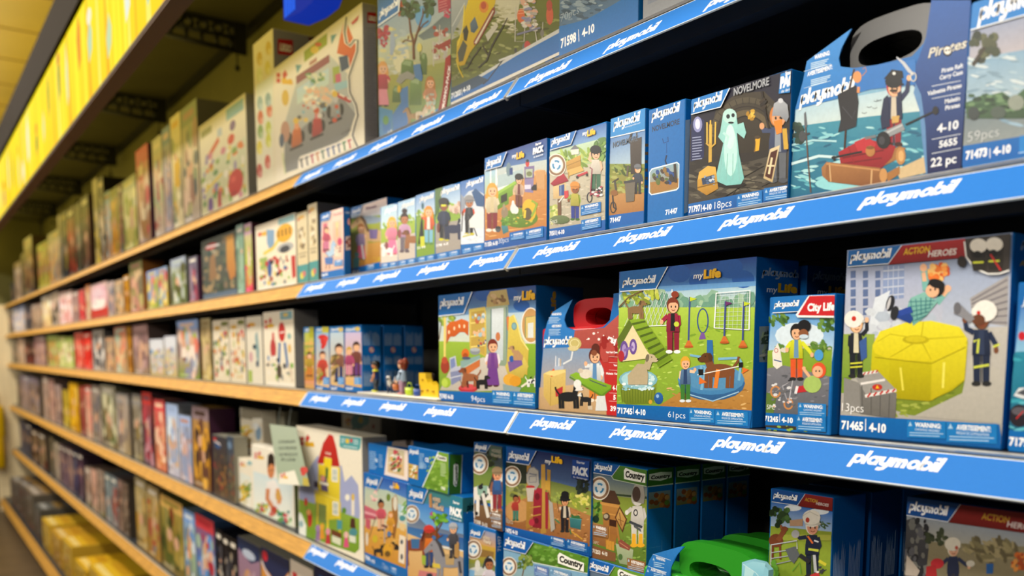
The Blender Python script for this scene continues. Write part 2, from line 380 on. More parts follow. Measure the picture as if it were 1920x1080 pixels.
plate('floor', -16, 3, -4.5, 1.0, -.06, 0, FLOORM)
plate('wall_back', -16, 3, YB+.02, YB+.1, 0, 3.9, OLIVE)
plate('ceiling', -16, 3, -4.5, .5, 3.9, 3.96, CEILM)
plate('wall_far', -16.1, -16, -4.5, .5, 0, 3.9, mat('dim_far_wall', '6a5c3c', .8))
# ceiling panel joints
t = MB()
for k in range(24): t.box(-15.6+k*.75, -15.585+k*.75, -4.4, .3, 3.893, 3.8995)
struct(t.build('trim_1', mat('ceiling_joint', '9a7a1c', .6), ink=False))

# lit fascia sign over the shelves, its frame, canopy board and iron brackets
sg = empty('lit_sign', (-5.5, -.30, 2.48), 'long yellow backlit fascia sign above the shelves with painted shapes', 'sign')
A = Art((-10.6, -.315, 2.495), (1, 0, 0), (0, 0, 1)).size(12.2, .34).unit()
A.rect(0, 1, 1, 0, 'ffe60a', 'ffd800')
rr = random.Random(3)
for k in range(150):
    u = rr.random(); c = rr.choice(['ffef30', 'fff06a', 'f4b800', 'ffc400', 'ffe000', 'ffee20'])
    A.poly([(u, 1), (u+rr.uniform(.001, .004), 1), (u+rr.uniform(.001, .004), 0), (u-.001, 0)], c)
for k in range(46):
    u = .03+k*.0208+rr.uniform(-.004, .004); hgt = rr.uniform(.35, .8); v0 = rr.uniform(.05, .45); wd = rr.uniform(.0025, .0055)
    c = rr.choice(['c4dcae', 'b8d8b8', 'dcecb4', '7ebc50', 'a85a8c', 'e8eedc', '8a8a40', 'e88a20', 'cfe0a0'])
    A.poly([(u, v0), (u+wd, v0+.1), (u+wd*1.2, v0+hgt*.6), (u+wd*.6, min(.98, v0+hgt)), (u-wd*.2, v0+hgt*.5)], c)
    if k % 3 == 0: A.ell(u+wd*.6, min(.9, v0+hgt), wd*.7, .08, rr.choice(['e89a20', 'c86a30', 'f0f0d8']), n=10)
mb = MB(); A.mesh(mb); mb.build('sign_face', GLOW, sg, shift=sg.location)
mb = MB(); mb.box(-10.6, 1.6, -.314, -.285, 2.4945, 2.836); mb.build('sign_housing', DARKTR, sg, shift=sg.location, ink=False)
BACKG = mat('canopy_fill_glow', 'e8d068', .8, emit=1.9)  # added glow behind the sign, brightens the canopy inside and top shelf
mb = MB(); mb.add([(-10.6, -.284, 2.50), (1.6, -.284, 2.50), (1.6, -.284, 2.83), (-10.6, -.284, 2.83)], [(3, 2, 1, 0)], 'e8d890'); mb.build('added_back_glow', BACKG, sg, shift=sg.location, ink=False)
mb = MB(); mb.box(-10.62, 1.62, -.33, -.24, 2.837, 3.0); mb.build('sign_frame', DARKTR, sg, shift=sg.location, ink=False)
mb = MB(); mb.box(-10.62, 1.62, -.320, -.270, 2.480, 2.494); mb.box(-10.62, 1.62, -.322, -.320, 2.486, 2.489); mb.build('lower_trim', BRONZE, sg, shift=sg.location, ink=False)
mb = MB(); mb.box(-10.62, 1.62, -.23, YB+.015, 2.97, 3.0); struct(mb.build('trim_2', OLIVE_D, ink=False))
mb = MB(); mb.box(-10.62, 1.62, YB-.01, YB+.018, 2.94, 2.968); struct(mb.build('trim_3', BLACKM, ink=False))
def bracket():
    mb = MB(); y0, y1, zt = .02, .34, 2.965
    def bar(p, q, r=.008): mb.tube([(0, p[0], p[1]), (0, q[0], q[1])], r, '111111', 6)
    def hoop(cy, cz, r): mb.tube([(0, cy+r*math.cos(a), cz+r*math.sin(a)) for a in [2*math.pi*k/14 for k in range(15)]], .008, '111111', 6, False)
    mb.box(-.008, .008, y0, y1, zt-.016, zt, '111111'); bar((y0, zt-.10), (y1, zt-.115), .01); bar((y0+.03, zt-.06), (y1, zt-.062), .008); bar((y0+.08, zt-.016), (y0, zt-.10), .008)
    mb.box(-.01, .01, y1-.05, y1, zt-.12, zt, '111111')
    for k in range(5): bar((y0+.02+k*.06, zt-.105), (y0+.02+k*.06, zt-.06), .008)
    for k in range(4): hoop(y0+.085+k*.06, zt-.038, .02)
    bar((y1-.04, zt-.115), (y1-.04, zt-.17), .003); mb.ball((0, y1-.04, zt-.18), .012, .012, .012, '111111', 8)
    return mb
mb = bracket(); br = mb.build('iron_bracket', BLACKM, ink=False)
words_ = ['first', 'second', 'third', 'fourth', 'fifth', 'sixth', 'seventh', 'eighth', 'ninth', 'tenth', 'eleventh', 'twelfth', 'thirteenth', 'fourteenth', 'fifteenth', 'sixteenth', 'seventeenth', 'eighteenth', 'nineteenth', 'twentieth']
for k in range(6):
    o = br if k == 0 else br.copy()
    if k: COL.objects.link(o)
    o.location = (-9.01+k*1.32, 0, 0)
    tag(o, 'black pierced iron bracket under the canopy, %s from the far end' % words_[k], 'bracket', 'iron brackets under the canopy')

# end panel, tall pale wood post closing the far end of the run
mb = MB(); mb.box(XE-.06, XE-.02, -.16, YB, 0, 2.10); ep = mb.build('end_panel', WOODP, ink=False); tag(ep, 'tall pale wooden end panel closing the far end of the shelves', 'panel')
mb = MB(); mb.box(XE-.06, XE-.02, -.16, YB, 2.1, 2.96); o = mb.build('upper_end_panel', OLIVE, ink=False); tag(o, 'olive painted panel above the pale wooden end panel', 'panel')
mb = MB(); y0 = -.42
mb.bbox(XE+.05, XE+.11, -.30, -.080, .76, 1.09, 'd0a800', .03, 3); mb.bbox(XE+.05, XE+.11, -.31, -.095, .44, .78, 'c8a000', .03, 3)
mb.tube([(XE+.08, -.25, 1.06), (XE+.06, -.22, 1.2), (XE, -.15, 1.24), (XE+.06, -.13, 1.2), (XE+.08, -.12, 1.06)], .008, 'a88400', 6)
tag(mb.build('fabric_bag', PLASTIC), 'yellow fabric bag hanging beside the pale wooden end panel', 'bag')

# shelving: bays one metre wide
BAYS = [(-1.3+k, -.3+k) for k in (1, 0, -1, -2, -3, -4, -5, -6, -7, -8, -9)]
def bayname(k):
    return ['bay beyond the picture edge', 'bay closest to the camera', 'second bay, blue strips', 'bay just past the blue strips'][k] if k < 4 else '%s wooden bay past the blue strips' % words_[k-3]
for k, (x0, x1) in enumerate(BAYS):
    b = empty('shelving_bay', ((x0+x1)/2, YB, 0), 'dark metal back and uprights of the %s' % bayname(k), 'shelving', 'shelving bays')
    mb = MB()
    for q in range(4): mb.box(x0+.02, x1-.02, YB-.014, YB-.002, .12+q*.505, .12+q*.505+.5)
    mb.build('back_panel', BACKM, b, shift=b.location, ink=False)
    mb = MB(); mb.box(x0-.018, x0+.018, YB-.03, YB, 0, 2.16)
    for q in range(40): mb.box(x0-.004, x0+.004, YB-.031, YB-.0295, .1+q*.05, .13+q*.05)
    mb.build('upright', SLATE, b, shift=b.location, ink=False)
NLOGO = {}
def shelf(level, k, x0, x1):
    z = ZS[level]; blue = k < 3
    s = empty('shelf', ((x0+x1)/2, 0, z), '%s shelf with a %s front strip, %s' % ({1: 'top', 2: 'second', 3: 'third', 4: 'fourth', 5: 'fifth'}[level], 'blue lettered' if blue else 'pale wooden', bayname(k)), 'shelf', '%s shelves' % {1: 'top', 2: 'second', 3: 'third', 4: 'fourth', 5: 'fifth'}[level])
    g = .0015
    mb = MB(); mb.box(x0+g, x1-g, .0040, YB-.035, z-.006, z-.0002); mb.box(x0+g, x1-g, .004, .0075, z-.052, z-.006); mb.box(x0+g, x1-g, .0075, .03, z-.052, z-.049); mb.box(x0+g, x1-g, YB-.04, YB-.035, z-.04, z-.006)
    mb.build('tray', SLATE, s, shift=s.location, ink=False)
    for bx in (x0+.004, x1-.008):
        mb = MB(); mb.prism([(.008, z-.0065), (YB-.036, z-.0065), (YB-.036, z-.05), (.03, z-.05), (.008, z-.04)], bx, bx+.004, 'x', '808080'); mb.build('bracket', SLATE, s, shift=s.location, ink=False)
    mb = MB(); mb.prism([(.0035, z-.0006), (-.001, z-.0006), (-.004, z-.002), (-.002, z-.005), (.0035, z-.005)], x0+g, x1-g, 'x', 'd8d4c8'); 
    mb.build('front_rail', RAILM, s, shift=s.location, ink=False)
    # tilted strip: top edge (y -.001, z -.007), bottom edge (y -.029, z -.043)
    T = Vector((0, -.0015, z-.0065)); B = Vector((0, -.029, z-.0435)); V = (T-B); n = Vector((1, 0, 0)).cross(V).normalized()
    prof = [(T.y, T.z), (B.y, B.z), (B.y+.0015, B.z-.0015), (T.y+.0025, T.z-.001)]
    dx = .004 if level in (1, 2, 3) else .002
    if blue:
        mb = MB(); mb.prism(prof, x0+dx, x1-dx, 'x', 'cfe0ee')
        A = Art((x0+dx, B.y, B.z), (1, 0, 0), V); L = V.length; wdt = x1-x0-2*dx
        A.face(0, 0, wdt, L, 'e4ebf0'); A.face(.0015, .0012, wdt-.0015, L-.0012, '2274cc')
        u0, du, vb = {1: (.052, .201, .0125), 2: (.070, .207, .0215), 3: (.062, .210, .0215), 4: (.19, .205, .0255), 5: (.05, .21, .02)}[level]
        if k == 2: u0 = {1: .050, 2: .037, 3: .051, 4: .190, 5: .05}[level]
        us = [u0+q*du for q in range(5) if u0+q*du < .889]
        if level == 4: us = [.006]+us
        for u in us:
            vs, fs, W = WM; sc = .0120; sx = .110/W
            A.raw([(u-dx+p*sx, vb+q2*sc) for p, q2 in vs], fs, [lin('f4f6fa')]*len(vs))
        A.mesh(mb); mb.build('label_strip', STRIP, s, shift=s.location)
    else:
        mb = MB(); mb.prism(prof, x0+g, x1-g, 'x', 'd0a050'); mb.build('wooden_strip', WOODM, s, shift=s.location, ink=False)
    if blue:
        for ex in (x0+.0005, x1-.003):
            mb = MB(); mb.prism([(p[0]-.0015, p[1]+.001) for p in prof[:2]]+[(B.y+.006, B.z-.004), (T.y+.006, T.z)], ex, ex+.0025, 'x', 'd8d8d8'); mb.build('end_clip', RAILM, s, shift=s.location, ink=False)
for lv in (1, 2, 3, 4, 5):
    for k, (x0, x1) in enumerate(BAYS): shelf(lv, k, x0, x1)
# base shelf
for k, (x0, x1) in enumerate(BAYS):
    s = empty('base_shelf', ((x0+x1)/2, -.15, 0), 'deep bottom shelf near the floor, %s' % bayname(k), 'shelf', 'bottom shelves')
    mb = MB(); mb.box(x0+.001, x1-.001, -.13, YB-.035, .12, .14); mb.box(x0+.001, x1-.001, -.06, -.05, .0, .12); mb.build('tray', SLATE, s, shift=s.location, ink=False)
    mb = MB(); mb.prism([(-.131, .142), (-.165, .08), (-.16, .078), (-.131, .12)], x0+.001, x1-.001, 'x', 'd0a050'); mb.build('wooden_strip', WOODM, s, shift=s.location, ink=False)
# ------------------------------------------------------------------ boxed toys: maker of one carton with its printed faces
PB, PD, PL = '0d68b4', '0a4f94', '2a86cc'       # carton blues
class Box:
    def __init__(s, name, label, TL, TR, BR, BL, Y, dep, body=PB, side=None, bz=None, group=None, cat='toy box', v=None, x0=None, x1=None, z1=None):
        if v:
            f = lambda p: (v[0]+p[0]/v[2], v[1]+p[1]/v[2]); TL, TR, BR, BL = f(TL), f(TR), f(BR), f(BL)
        a, b, c, d = [at(p[0], p[1], Y) for p in (TL, TR, BR, BL)]
        s.x0 = (a.x+d.x)/2; s.x1 = (b.x+c.x)/2; s.z1 = (a.z+b.z)/2; s.z0 = bz if bz is not None else (c.z+d.z)/2
        if x0 is not None: s.x0 = x0
        if x1 is not None: s.x1 = x1
        if z1 is not None: s.z1 = z1
        s.Y = Y; s.dep = dep; s.name = name; s.label = label; s.cat = cat; s.group = group; s.body = body; s.sidec = side or body
        s.w = s.x1-s.x0; s.h = s.z1-s.z0
        s.A = Art((s.x0, Y, s.z0), (1, 0, 0), (0, 0, 1)).size(s.w, s.h)
        if v: s.A.view(*v)
        s.v = v; s.S = None; s.parts = []; s.T = None
    def side(s):
        s.S = Art((s.x1, s.Y, s.z0), (0, 1, 0), (0, 0, 1)).size(s.dep, s.h)
        if s.v: s.S.view(*s.v)
        return s.S
    def top(s):
        s.T = Art((s.x0, s.Y, s.z1), (1, 0, 0), (0, 1, 0)).size(s.w, s.dep)
        if s.v: s.T.view(*s.v)
        return s.T
    def part(s, name, label=None):
        a = Art((s.x0, s.Y-.0012-.0004*len(s.parts), s.z0), (1, 0, 0), (0, 0, 1)).size(s.w, s.h); a.ox, a.oy, a.k, a.uv = s.A.ox, s.A.oy, s.A.k, s.A.uv
        s.parts.append((name, a, label)); return a
    def done(s):
        mb = MB(); g = .0004
        mb.bbox(s.x0, s.x1, s.Y, s.Y+s.dep, s.z0, s.z1, s.body, min(.0012, s.w*.05), 1)
        mb.sm = [False]*len(mb.f)
        if s.sidec != s.body and s.S is None: s.side()
        if s.S is not None:
            if s.sidec != s.body: s.S.sh.insert(0, ([(.001, .001), (s.dep-.001, .001), (s.dep-.001, s.h-.001), (.001, s.h-.001)], [(0, 1, 2, 3)], [lin(s.sidec)]*4, (0, s.dep, 0, s.h), 0)); 
            for i, q in enumerate(s.S.sh):
                if i and s.sidec != s.body: s.S.sh[i] = q[:4]+(q[4]+1,)
            s.S.mesh(mb)
        s.A.mesh(mb)
        if s.T is not None: s.T.mesh(mb)
        base = Vector(((s.x0+s.x1)/2, s.Y+s.dep/2, s.z0))
        if s.parts:
            r = empty(s.name, base); mb.build('carton', INK, r, shift=base)
            for n, a, l in s.parts:
                o = a.mesh(MB()).build(n, INK, r, shift=base)
                if l: o['label'] = l
        else: r = mb.build(s.name, INK, None, loc=base, shift=base)
        tag(r, s.label, s.cat, s.group); s.root = r; return r
def badge(B, pts, lx, ly, h, wd, c=PB):
    """blue brand corner with a pale edge and the wordmark"""
    a = B.part('brand_badge'); n = len(pts)
    a.poly(pts, c); a.line(pts[1:4], max(1.2, (pts[2][1]-pts[1][1])*.045), 'eef4fa'); a.logo(lx, ly, h, wd); return a
def mylife(a, x, y, h, wd, fr=0):
    a._place(glyphs('my', .02), x, y, h*.8, wd*.34, 'ffffff', .1, .73, False, x+wd*.34, y-fr*.3)
    for dx, c in ((.012, 'b87a10'), (0, 'f8c020')): a._place(glyphs('Life', .05), x+wd*(.36+dx), y-fr*.35+dx*60, h*1.15, wd*.62, c, .05, .73, False, x+wd*(.98+dx), y-fr)
def country(a, x, y, h, wd, fr=0):
    x2, y2 = x+wd, y+fr
    a.poly([(x-.06*wd, y+.35*h-fr*.06), (x+.5*wd, y+.45*h+fr*.5), (x2+.05*wd, y2+.5*h), (x2+.06*wd, y2-.9*h), (x+.5*wd, y-1.05*h+fr*.5), (x+.02*wd, y-1.4*h), (x-.07*wd, y-1.0*h)], 'f6f6ee')
    a._place(glyphs('Country', .05), x, y, h, wd, '1c1c14', .1, .73, False, x2, y2)
def recycle(a, x, y, r):
    a.ell(x, y, r*.85, r, 'efe8dc', n=24); a.ring(x, y, r*.68, r*.82, r*.2, '8a6a50'); a.ell(x, y, r*.48, r*.58, 'dfe8ec', n=18)
    for k in range(3): a.line(arc(x, y, r*.3, k*120, k*120+80, 5, r*.36), r*.16, '3a86b8')
# ================================================================== third shelf, blue bays
Z3 = ZS[3]
# ---- dog playground set
V4 = (1140, 460, 2.8413)
B = Box('toy_box', 'wide blue toy box showing a dog agility playground and round blue carousel', (65, 138), (800, 63), (757, 975), (40, 915), .009, .088, v=V4, bz=Z3)
A = B.A
A.poly([(60, 130), (805, 55), (800, 230), (60, 270)], '0c3c92', '4f8fd4'); A.poly([(60, 230), (798, 190), (790, 330), (58, 330)], '9cc4e4', 'c8dcc8')
for x, y, r in ((380, 150, 60), (650, 120, 70), (720, 180, 60), (480, 190, 50)): A.ell(x, y, r, r*.8, '1e5cb0')
A.poly([(60, 230), (798, 190), (797, 215), (60, 262)], '6aa4dc')
A.speck(70, 270, 790, 345, ['7aa88a', '8cb49a', 'a4c4a4', '6c9c86'], 60, 26, 4, 1.2)
A.poly([(60, 400), (785, 335), (770, 890), (45, 860)], 'a4c43c', '7c9e30'); A.poly([(60, 330), (400, 330), (790, 330), (785, 440), (58, 430)], 'b4d04c', '9cc03c')
A.speck(60, 420, 770, 840, ['8cb034', 'b8d458', '94ba3c', '7aa02c', 'c4dc70'], 170, 14, 5, .3)
A.poly([(280, 850), (420, 760), (560, 720), (770, 660), (768, 890), (280, 880)], 'c89850', 'a87430'); A.speck(300, 760, 760, 870, ['d8b070', 'b88848', 'a07034'], 50, 12, 8, .3)
for k in range(9): A.line([(130+k*24, 250), (110+k*24+60, 430)], 2, 'dfe8ea'); A.line([(170+k*24, 245), (110+k*24-20, 430)], 2, 'dfe8ea')
A.line([(345, 235), (345, 420)], 6, 'f2f4f4'); A.line([(100, 435), (345, 425)], 4, 'e8eeee')
for k in range(8): A.line([(580+k*24, 255-k), (570+k*24, 440)], 1.5, 'dce8ec'); A.line([(575, 270+k*22), (760, 255+k*24)], 1.5, 'dce8ec')
A.line([(570, 440), (580, 255), (760, 240), (755, 450)], 7, 'f4f6f8'); A.line([(570, 440), (755, 450)], 5, 'e8ecee')
A.blob(170, 262, 120, 55, ['9cac30', 'b8c440', '7c8c2c', 'd0d468'], 34, .2, 3); A.line([(62, 330), (110, 280), (190, 240)], 7, '6a5030')
# climbing wedge
A.poly([(58, 510), (120, 400), (210, 560), (240, 600), (70, 620)], 'e8d8a8'); A.poly([(52, 500), (118, 392), (150, 398), (60, 560)], '5c7020')
A.poly([(118, 398), (192, 388), (345, 604), (272, 648)], '8aac28', '6c8c1c')
for k in range(7): A.poly([(130+k*21, 415+k*33), (200+k*20, 400+k*29), (206+k*20, 410+k*29), (136+k*21, 426+k*33)], '4c6414')
A.line([(272, 648), (345, 604)], 9, '7a9c24')
A.ell(90, 560, 22, 52, '6a4c98'); A.ell(90, 560, 12, 34, 'a890c8'); A.ell(138, 540, 20, 42, '6a4c98'); A.ell(138, 540, 10, 26, 'c0acd8'); A.line([(90, 560), (138, 540)], 14, '8468b0')
A.ell(74, 590, 17, 30, 'b02c34')
A.dog(155, 392, 100, '8a6a44', flip=1)
A.fig(350, 575, 320, 'a02040', '8c1c34', hair='7a3018', armL=(-.24, .52), armR=(.06, .4), shoes='f4f4f4', vest='181818'); A.ell(362, 262, 20, 18, '8a3418'); A.ell(370, 420, 14, 14, 'c8d840')
for x, y0, y1, fc in ((432, 275, 535, 'c4d420'), (624, 298, 512, '6a2c6a'), (722, 300, 535, 'c4d420')):
    A.line([(x+6, y0), (x-2, y1)], 9, '3c4c8c'); A.poly([(x+6, y0), (x+44, y0+10), (x+6, y0+24)], fc); A.poly([(x-6, y1-28), (x+6, y1-28), (x+24, y1+4), (x-24, y1+8)], 'd07030'); A.ell(x, y1+6, 25, 6, 'b85820')
A.ring(507, 402, 28, 64, 7, '34508c', 24); A.poly([(498, 465), (514, 465), (524, 498), (486, 502)], '7a54a0')
# pool with the sitting dog
A.poly([(60, 700), (265, 690), (255, 815), (230, 845), (100, 848), (75, 825)], '8c9c34', '66781c')
for k in range(13): A.line([(72+k*15, 760), (78+k*14, 838)], 4, '5c7018')
A.ell(163, 715, 103, 52, '7cb4c4'); A.ell(163, 712, 90, 42, 'a8d4dc'); A.speck(80, 690, 245, 770, ['e8f4f6', 'cce6ec', '90c4d0'], 45, 9, 3, .7)
A.dog(178, 742, 165, 'b8a888', 'c4b494', 1, True)
A.ell(272, 815, 24, 32, '2a68b0', '1c4c88'); A.ell(266, 803, 8, 10, '90b8e0'); A.ell(228, 834, 10, 12, 'd0a030')
# carousel
A.ell(555, 735, 178, 92, '3a70a4', '2a5c90'); A.ell(552, 715, 178, 82, '5c98c4', '4080b4'); A.ell(552, 720, 130, 54, '5490bc')
A.line([(440, 795), (560, 830), (700, 780)], 6, '9cc4e0')
A.poly([(530, 505), (560, 505), (566, 640), (528, 640)], '2c6cac'); A.line([(440, 585), (530, 600)], 12, '78b0d0')
for p in ([(500, 770), (520, 660), (545, 640)], [(700, 720), (712, 620), (700, 600), (590, 605)], [(520, 650), (500, 640), (495, 720)]): A.line(p, 13, '7cb4d4')
A.dog(590, 760, 190, '7c4a28', '603818', -1); A.line([(590, 660), (575, 760)], 22, 'e08030')
A.line([(480, 690), (700, 645)], 5, 'f2f0e8'); A.poly([(484, 660), (510, 660), (512, 690), (486, 692)], '181818'); A.poly([(700, 625), (722, 622), (722, 650), (700, 652)], '181818'); A.poly([(490, 700), (530, 730), (488, 740)], 'e07028'); A.poly([(720, 650), (755, 662), (720, 684)], 'e07028')
A.fig(415, 835, 262, '5a7ca4', '3c7a30', hair='e0a830', armL=(-.06, .42), armR=(.25, .66), shoes='dfe6ee', sleeve='e8c8a8', vest='28406c')
A.poly([(44, 845), (770, 880), (757, 975), (40, 915)], '0d66b2', '0b5aa2')
A.text(52, 893, '71745', 30, wd=80, bold=.04); A.line([(139, 858), (138, 898)], 2.5, 'ffffff'); A.text(147, 900, '4-10', 30, wd=55, bold=.04); A.text(322, 915, '61pcs', 34, wd=92, bold=-.012)
w_ = B.part('warning_label'); w_.notice(432, 868, 568, 940, '1a78c0', 'WARNING:', 'CHOKING HAZARD', 6); w_.notice(572, 878, 745, 955, '1a78c0', 'AVERTISSEMENT:', 'RISQUE DE SUFFOCATION', 8)
badge(B, [(66, 140), (318, 113), (255, 232), (64, 246)], 76, 214, 26, 176)
t = B.part('range_title'); mylife(t, 455, 178, 40, 148, 6)
S = B.side(); S.text(818, 160, '', 30) if 0 else None
S.logo(818, 160, 30, 218, 'a8b8c8'); mylife(S, 845, 248, 40, 165, 2)
S.poly([(806, 432), (862, 430), (862, 622), (806, 622)], '7a8a88'); S.blob(834, 520, 22, 80, ['586848', '8c9c78', '3c4c38', 'a8a890'], 20, .3, 4)
B.done()
# same set, one row deeper
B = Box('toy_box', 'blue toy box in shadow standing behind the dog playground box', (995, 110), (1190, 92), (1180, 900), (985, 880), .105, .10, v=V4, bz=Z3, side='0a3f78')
x_off = B.x0
B.x0, B.x1 = at(1421, 600, .009).x-.20, at(1421, 600, .009).x+.002; B.w = B.x1-B.x0; B.A = Art((B.x0, .105, Z3), (1, 0, 0), (0, 0, 1)).size(B.w, B.h).view(*V4)
S = B.side(); S.logo(1088, 178, 30, 190, '8c9cb0'); mylife(S, 1115, 258, 36, 160, 2)
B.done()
# ---- paramedic box
B = Box('toy_box', 'slim blue toy box with red title corner and paramedic helping a fallen cyclist', (880, 268), (1232, 263), (1166, 1000), (820, 962), .007, .075, v=V4, bz=Z3)
A = B.A
A.poly([(870, 360), (1225, 380), (1190, 640), (850, 640)], '4c98d8', 'c8e0f0'); A.poly([(850, 560), (1195, 540), (1190, 700), (840, 680)], '8cac34', '7c9c2c')
A.ell(1020, 480, 130, 70, 'd8e8f4'); A.speck(900, 520, 1190, 560, ['d8d4c4', '7c9c50', '5c8434', 'c8c0b0'], 40, 14, 4, .7)
A.blob(1130, 540, 50, 30, ['5c8434', '7ca044', '48702c'], 18, .3, 4); A.blob(910, 395, 60, 34, ['48702c', '6c9440', '345820'], 26, .24, 2); A.blob(1170, 420, 60, 46, ['48702c', '6c9440', '345820'], 32, .22, 6)
A.poly([(850, 655), (940, 640), (1180, 700), (1170, 910), (830, 890)], '7c7c84', '5c6068'); A.speck(840, 680, 1170, 880, ['6c6c74', '8c8c94', '54565c'], 60, 13, 3, .3); A.poly([(832, 780), (900, 800), (880, 905), (826, 890)], '5c7834')
A.fig(1005, 720, 325, 'd8dc28', 'e05828', hair='151515', armL=(-.2, .5), armR=(.33, .42), sleeve='dce030', vest='6a94b8'); A.ell(1048, 430, 36, 34, '141418'); A.ell(1044, 470, 26, 24, '8a5434'); A.ell(1046, 486, 24, 12, 'c8dcec')
A.poly([(876, 570), (905, 520), (920, 560), (930, 640), (900, 660), (880, 640)], 'e8e4d8'); A.ring(897, 560, 9, 11, 3, 'c03030'); A.line([(885, 610), (925, 620)], 6, '284c8c'); A.ell(1125, 585, 24, 30, '4c9cd8')
A.ring(893, 780, 24, 28, 9, 'c88850'); A.ring(962, 845, 22, 26, 9, 'c88850'); A.line([(893, 780), (930, 750), (962, 845)], 7, '9c9ca4'); A.line([(930, 750), (985, 720), (962, 845)], 7, 'b0b0b8'); A.line([(960, 720), (1000, 715)], 6, '28282c'); A.speck(880, 740, 990, 860, ['d8d8dc', '6c6c70', 'e8b090'], 24, 9, 5, .7)
A.line([(1000, 770), (1070, 760), (1110, 740)], 34, 'c02c30'); A.ell(1090, 740, 48, 46, 'a8c468'); A.line([(1075, 700), (1045, 660)], 16, 'e8b48c'); A.ell(1125, 665, 38, 42, 'e0542c'); A.ell(1118, 672, 28, 30, 'e8b48c'); A.ell(1045, 655, 10, 10, 'e8b48c'); A.ell(1110, 670, 4, 5, '181818'); A.ell(1128, 670, 4, 5, '181818'); A.line([(1000, 790), (1010, 750)], 14, 'e8e8ec')
A.poly([(822, 890), (1170, 915), (1164, 1000), (818, 965)], '0d66b2'); A.text(833, 935, '71245', 28, wd=74, bold=.04); A.line([(916, 900), (915, 942)], 2.5, 'ffffff'); A.text(925, 942, '4-10', 28, wd=60, bold=.04); A.text(838, 872, '15PC', 26, wd=52, bold=-.01)
A.poly([(828, 958), (960, 960), (1160, 985), (1162, 1000), (820, 965)], '3a3424'); A.speck(840, 962, 1150, 990, ['6c8c34', '8cac48'], 12, 9, 3, .5)
w_ = B.part('warning_label'); w_.notice(1012, 838, 1162, 908, '1f7cc4', 'WARNING:', 'CHOKING HAZARD', 8); w_.notice(1004, 905, 1160, 985, '1a74bc', 'AVERTISSEMENT:', 'RISQUE DE SUFFOCATION', 10)
a = badge(B, [(881, 270), (1085, 266), (1015, 352), (876, 360)], 884, 330, 21, 132, '1270bc')
t = B.part('range_title'); t.poly([(1068, 268), (1230, 264), (1222, 386), (1010, 384), (1000, 370)], 'f4f4f4'); t.poly([(1074, 270), (1230, 266), (1222, 376), (1012, 372)], 'c81c24'); t.text(1062, 350, 'City Life', 40, wd=146, bold=.05)
S = B.side(); S.lines(1245, 320, 1262, 450, 16, '3c6c9c', 4, 3); S.lines(1240, 560, 1258, 660, 12, '3c6c9c', 4, 4); S.lines(1225, 690, 1244, 830, 16, '3c6c9c', 4, 5); S.lines(1218, 860, 1236, 975, 12, '3c6c9c', 4, 6)
B.done()
# ---- fire rescue cushion
V5 = (1400, 400, 2.0769)
B = Box('toy_box', 'large toy box with a yellow rescue air cushion and two firefighters', (396, 145), (1031, 73), (1000, 915), (358, 862), .012, .10, v=V5, bz=Z3)
A = B.A
A.poly([(390, 140), (1035, 70), (1020, 470), (375, 480)], '8a9cc0', 'c0c8d8'); A.poly([(375, 470), (1020, 440), (1000, 900), (362, 800)], 'c4c0b8', 'a8a49c')
A.poly([(390, 215), (770, 200), (760, 470), (378, 470)], 'a4aecb', 'c4c8d6')
for i in range(5):
    for j in range(5):
        x, y = 405+i*48, 225+j*36
        if 530 < x < 610: continue
        A.poly([(x, y), (x+20, y-2), (x+20, y+26), (x, y+28)], '5c709c')
A.poly([(532, 205), (615, 198), (612, 330), (530, 340)], '8a9cc4')
for j in range(4): A.line([(532, 225+j*32), (613, 218+j*32)], 5, 'c8d0e0')
for k in range(3): A.line([(552+k*20, 205), (550+k*20, 335)], 3, 'c0c8dc')
A.poly([(870, 330), (1020, 240), (1016, 440), (880, 420)], 'a8a4a4')
for j in range(7): A.line([(876, 340+j*14), (1016, 258+j*28)], 5, '706c74')
A.poly([(500, 330), (560, 300), (520, 430), (470, 470)], 'dce4ee'); A.speck(480, 380, 900, 470, ['d0d8e2', 'b8c4d4'], 24, 22, 5, .7)
A.poly([(365, 560), (420, 620), (380, 700), (362, 700)], '7c9c30'); A.poly([(365, 470), (500, 470), (480, 640), (363, 640)], '94ac48', '7c9c34')
A.ell(700, 700, 180, 92, '7a8c2c'); A.speck(560, 690, 860, 790, ['8c9c34', '647820', 'a4b04c'], 50, 12, 5, .35)
A.poly([(870, 560), (1010, 620), (1000, 820), (650, 790), (840, 700)], 'c0bcb2', 'b0aca2')
# cushion
A.poly([(490, 520), (485, 610), (500, 690), (590, 722), (710, 732), (800, 690), (850, 650), (862, 500), (820, 445)], 'd8d014', 'b4a808')
A.poly([(560, 570), (720, 578), (715, 732), (590, 722), (555, 640)], 'c8bc0c', 'a89c04'); A.poly([(722, 578), (860, 505), (850, 648), (720, 730)], 'e0d424', 'c0b010')
A.poly([(490, 515), (520, 460), (620, 425), (720, 418), (830, 442), (862, 490), (840, 530), (720, 578), (560, 570), (500, 545)], 'ece02c', 'dccc18')
for p in ([(680, 490), (560, 470), (510, 500)], [(680, 495), (720, 570)], [(690, 490), (850, 480)], [(680, 488), (690, 420)], [(675, 492), (560, 560)]): A.line(p, [5, 3, 2][:len(p)], 'c4b40c')
A.ell(660, 492, 52, 17, 'c0b008'); A.ell(660, 490, 40, 12, 'd4c418'); A.line([(600, 600), (610, 690)], 8, 'e8dc50'); A.line([(770, 580), (765, 680)], 9, 'f0e660'); A.line([(500, 560), (720, 585), (855, 520)], 3, 'a89a04')
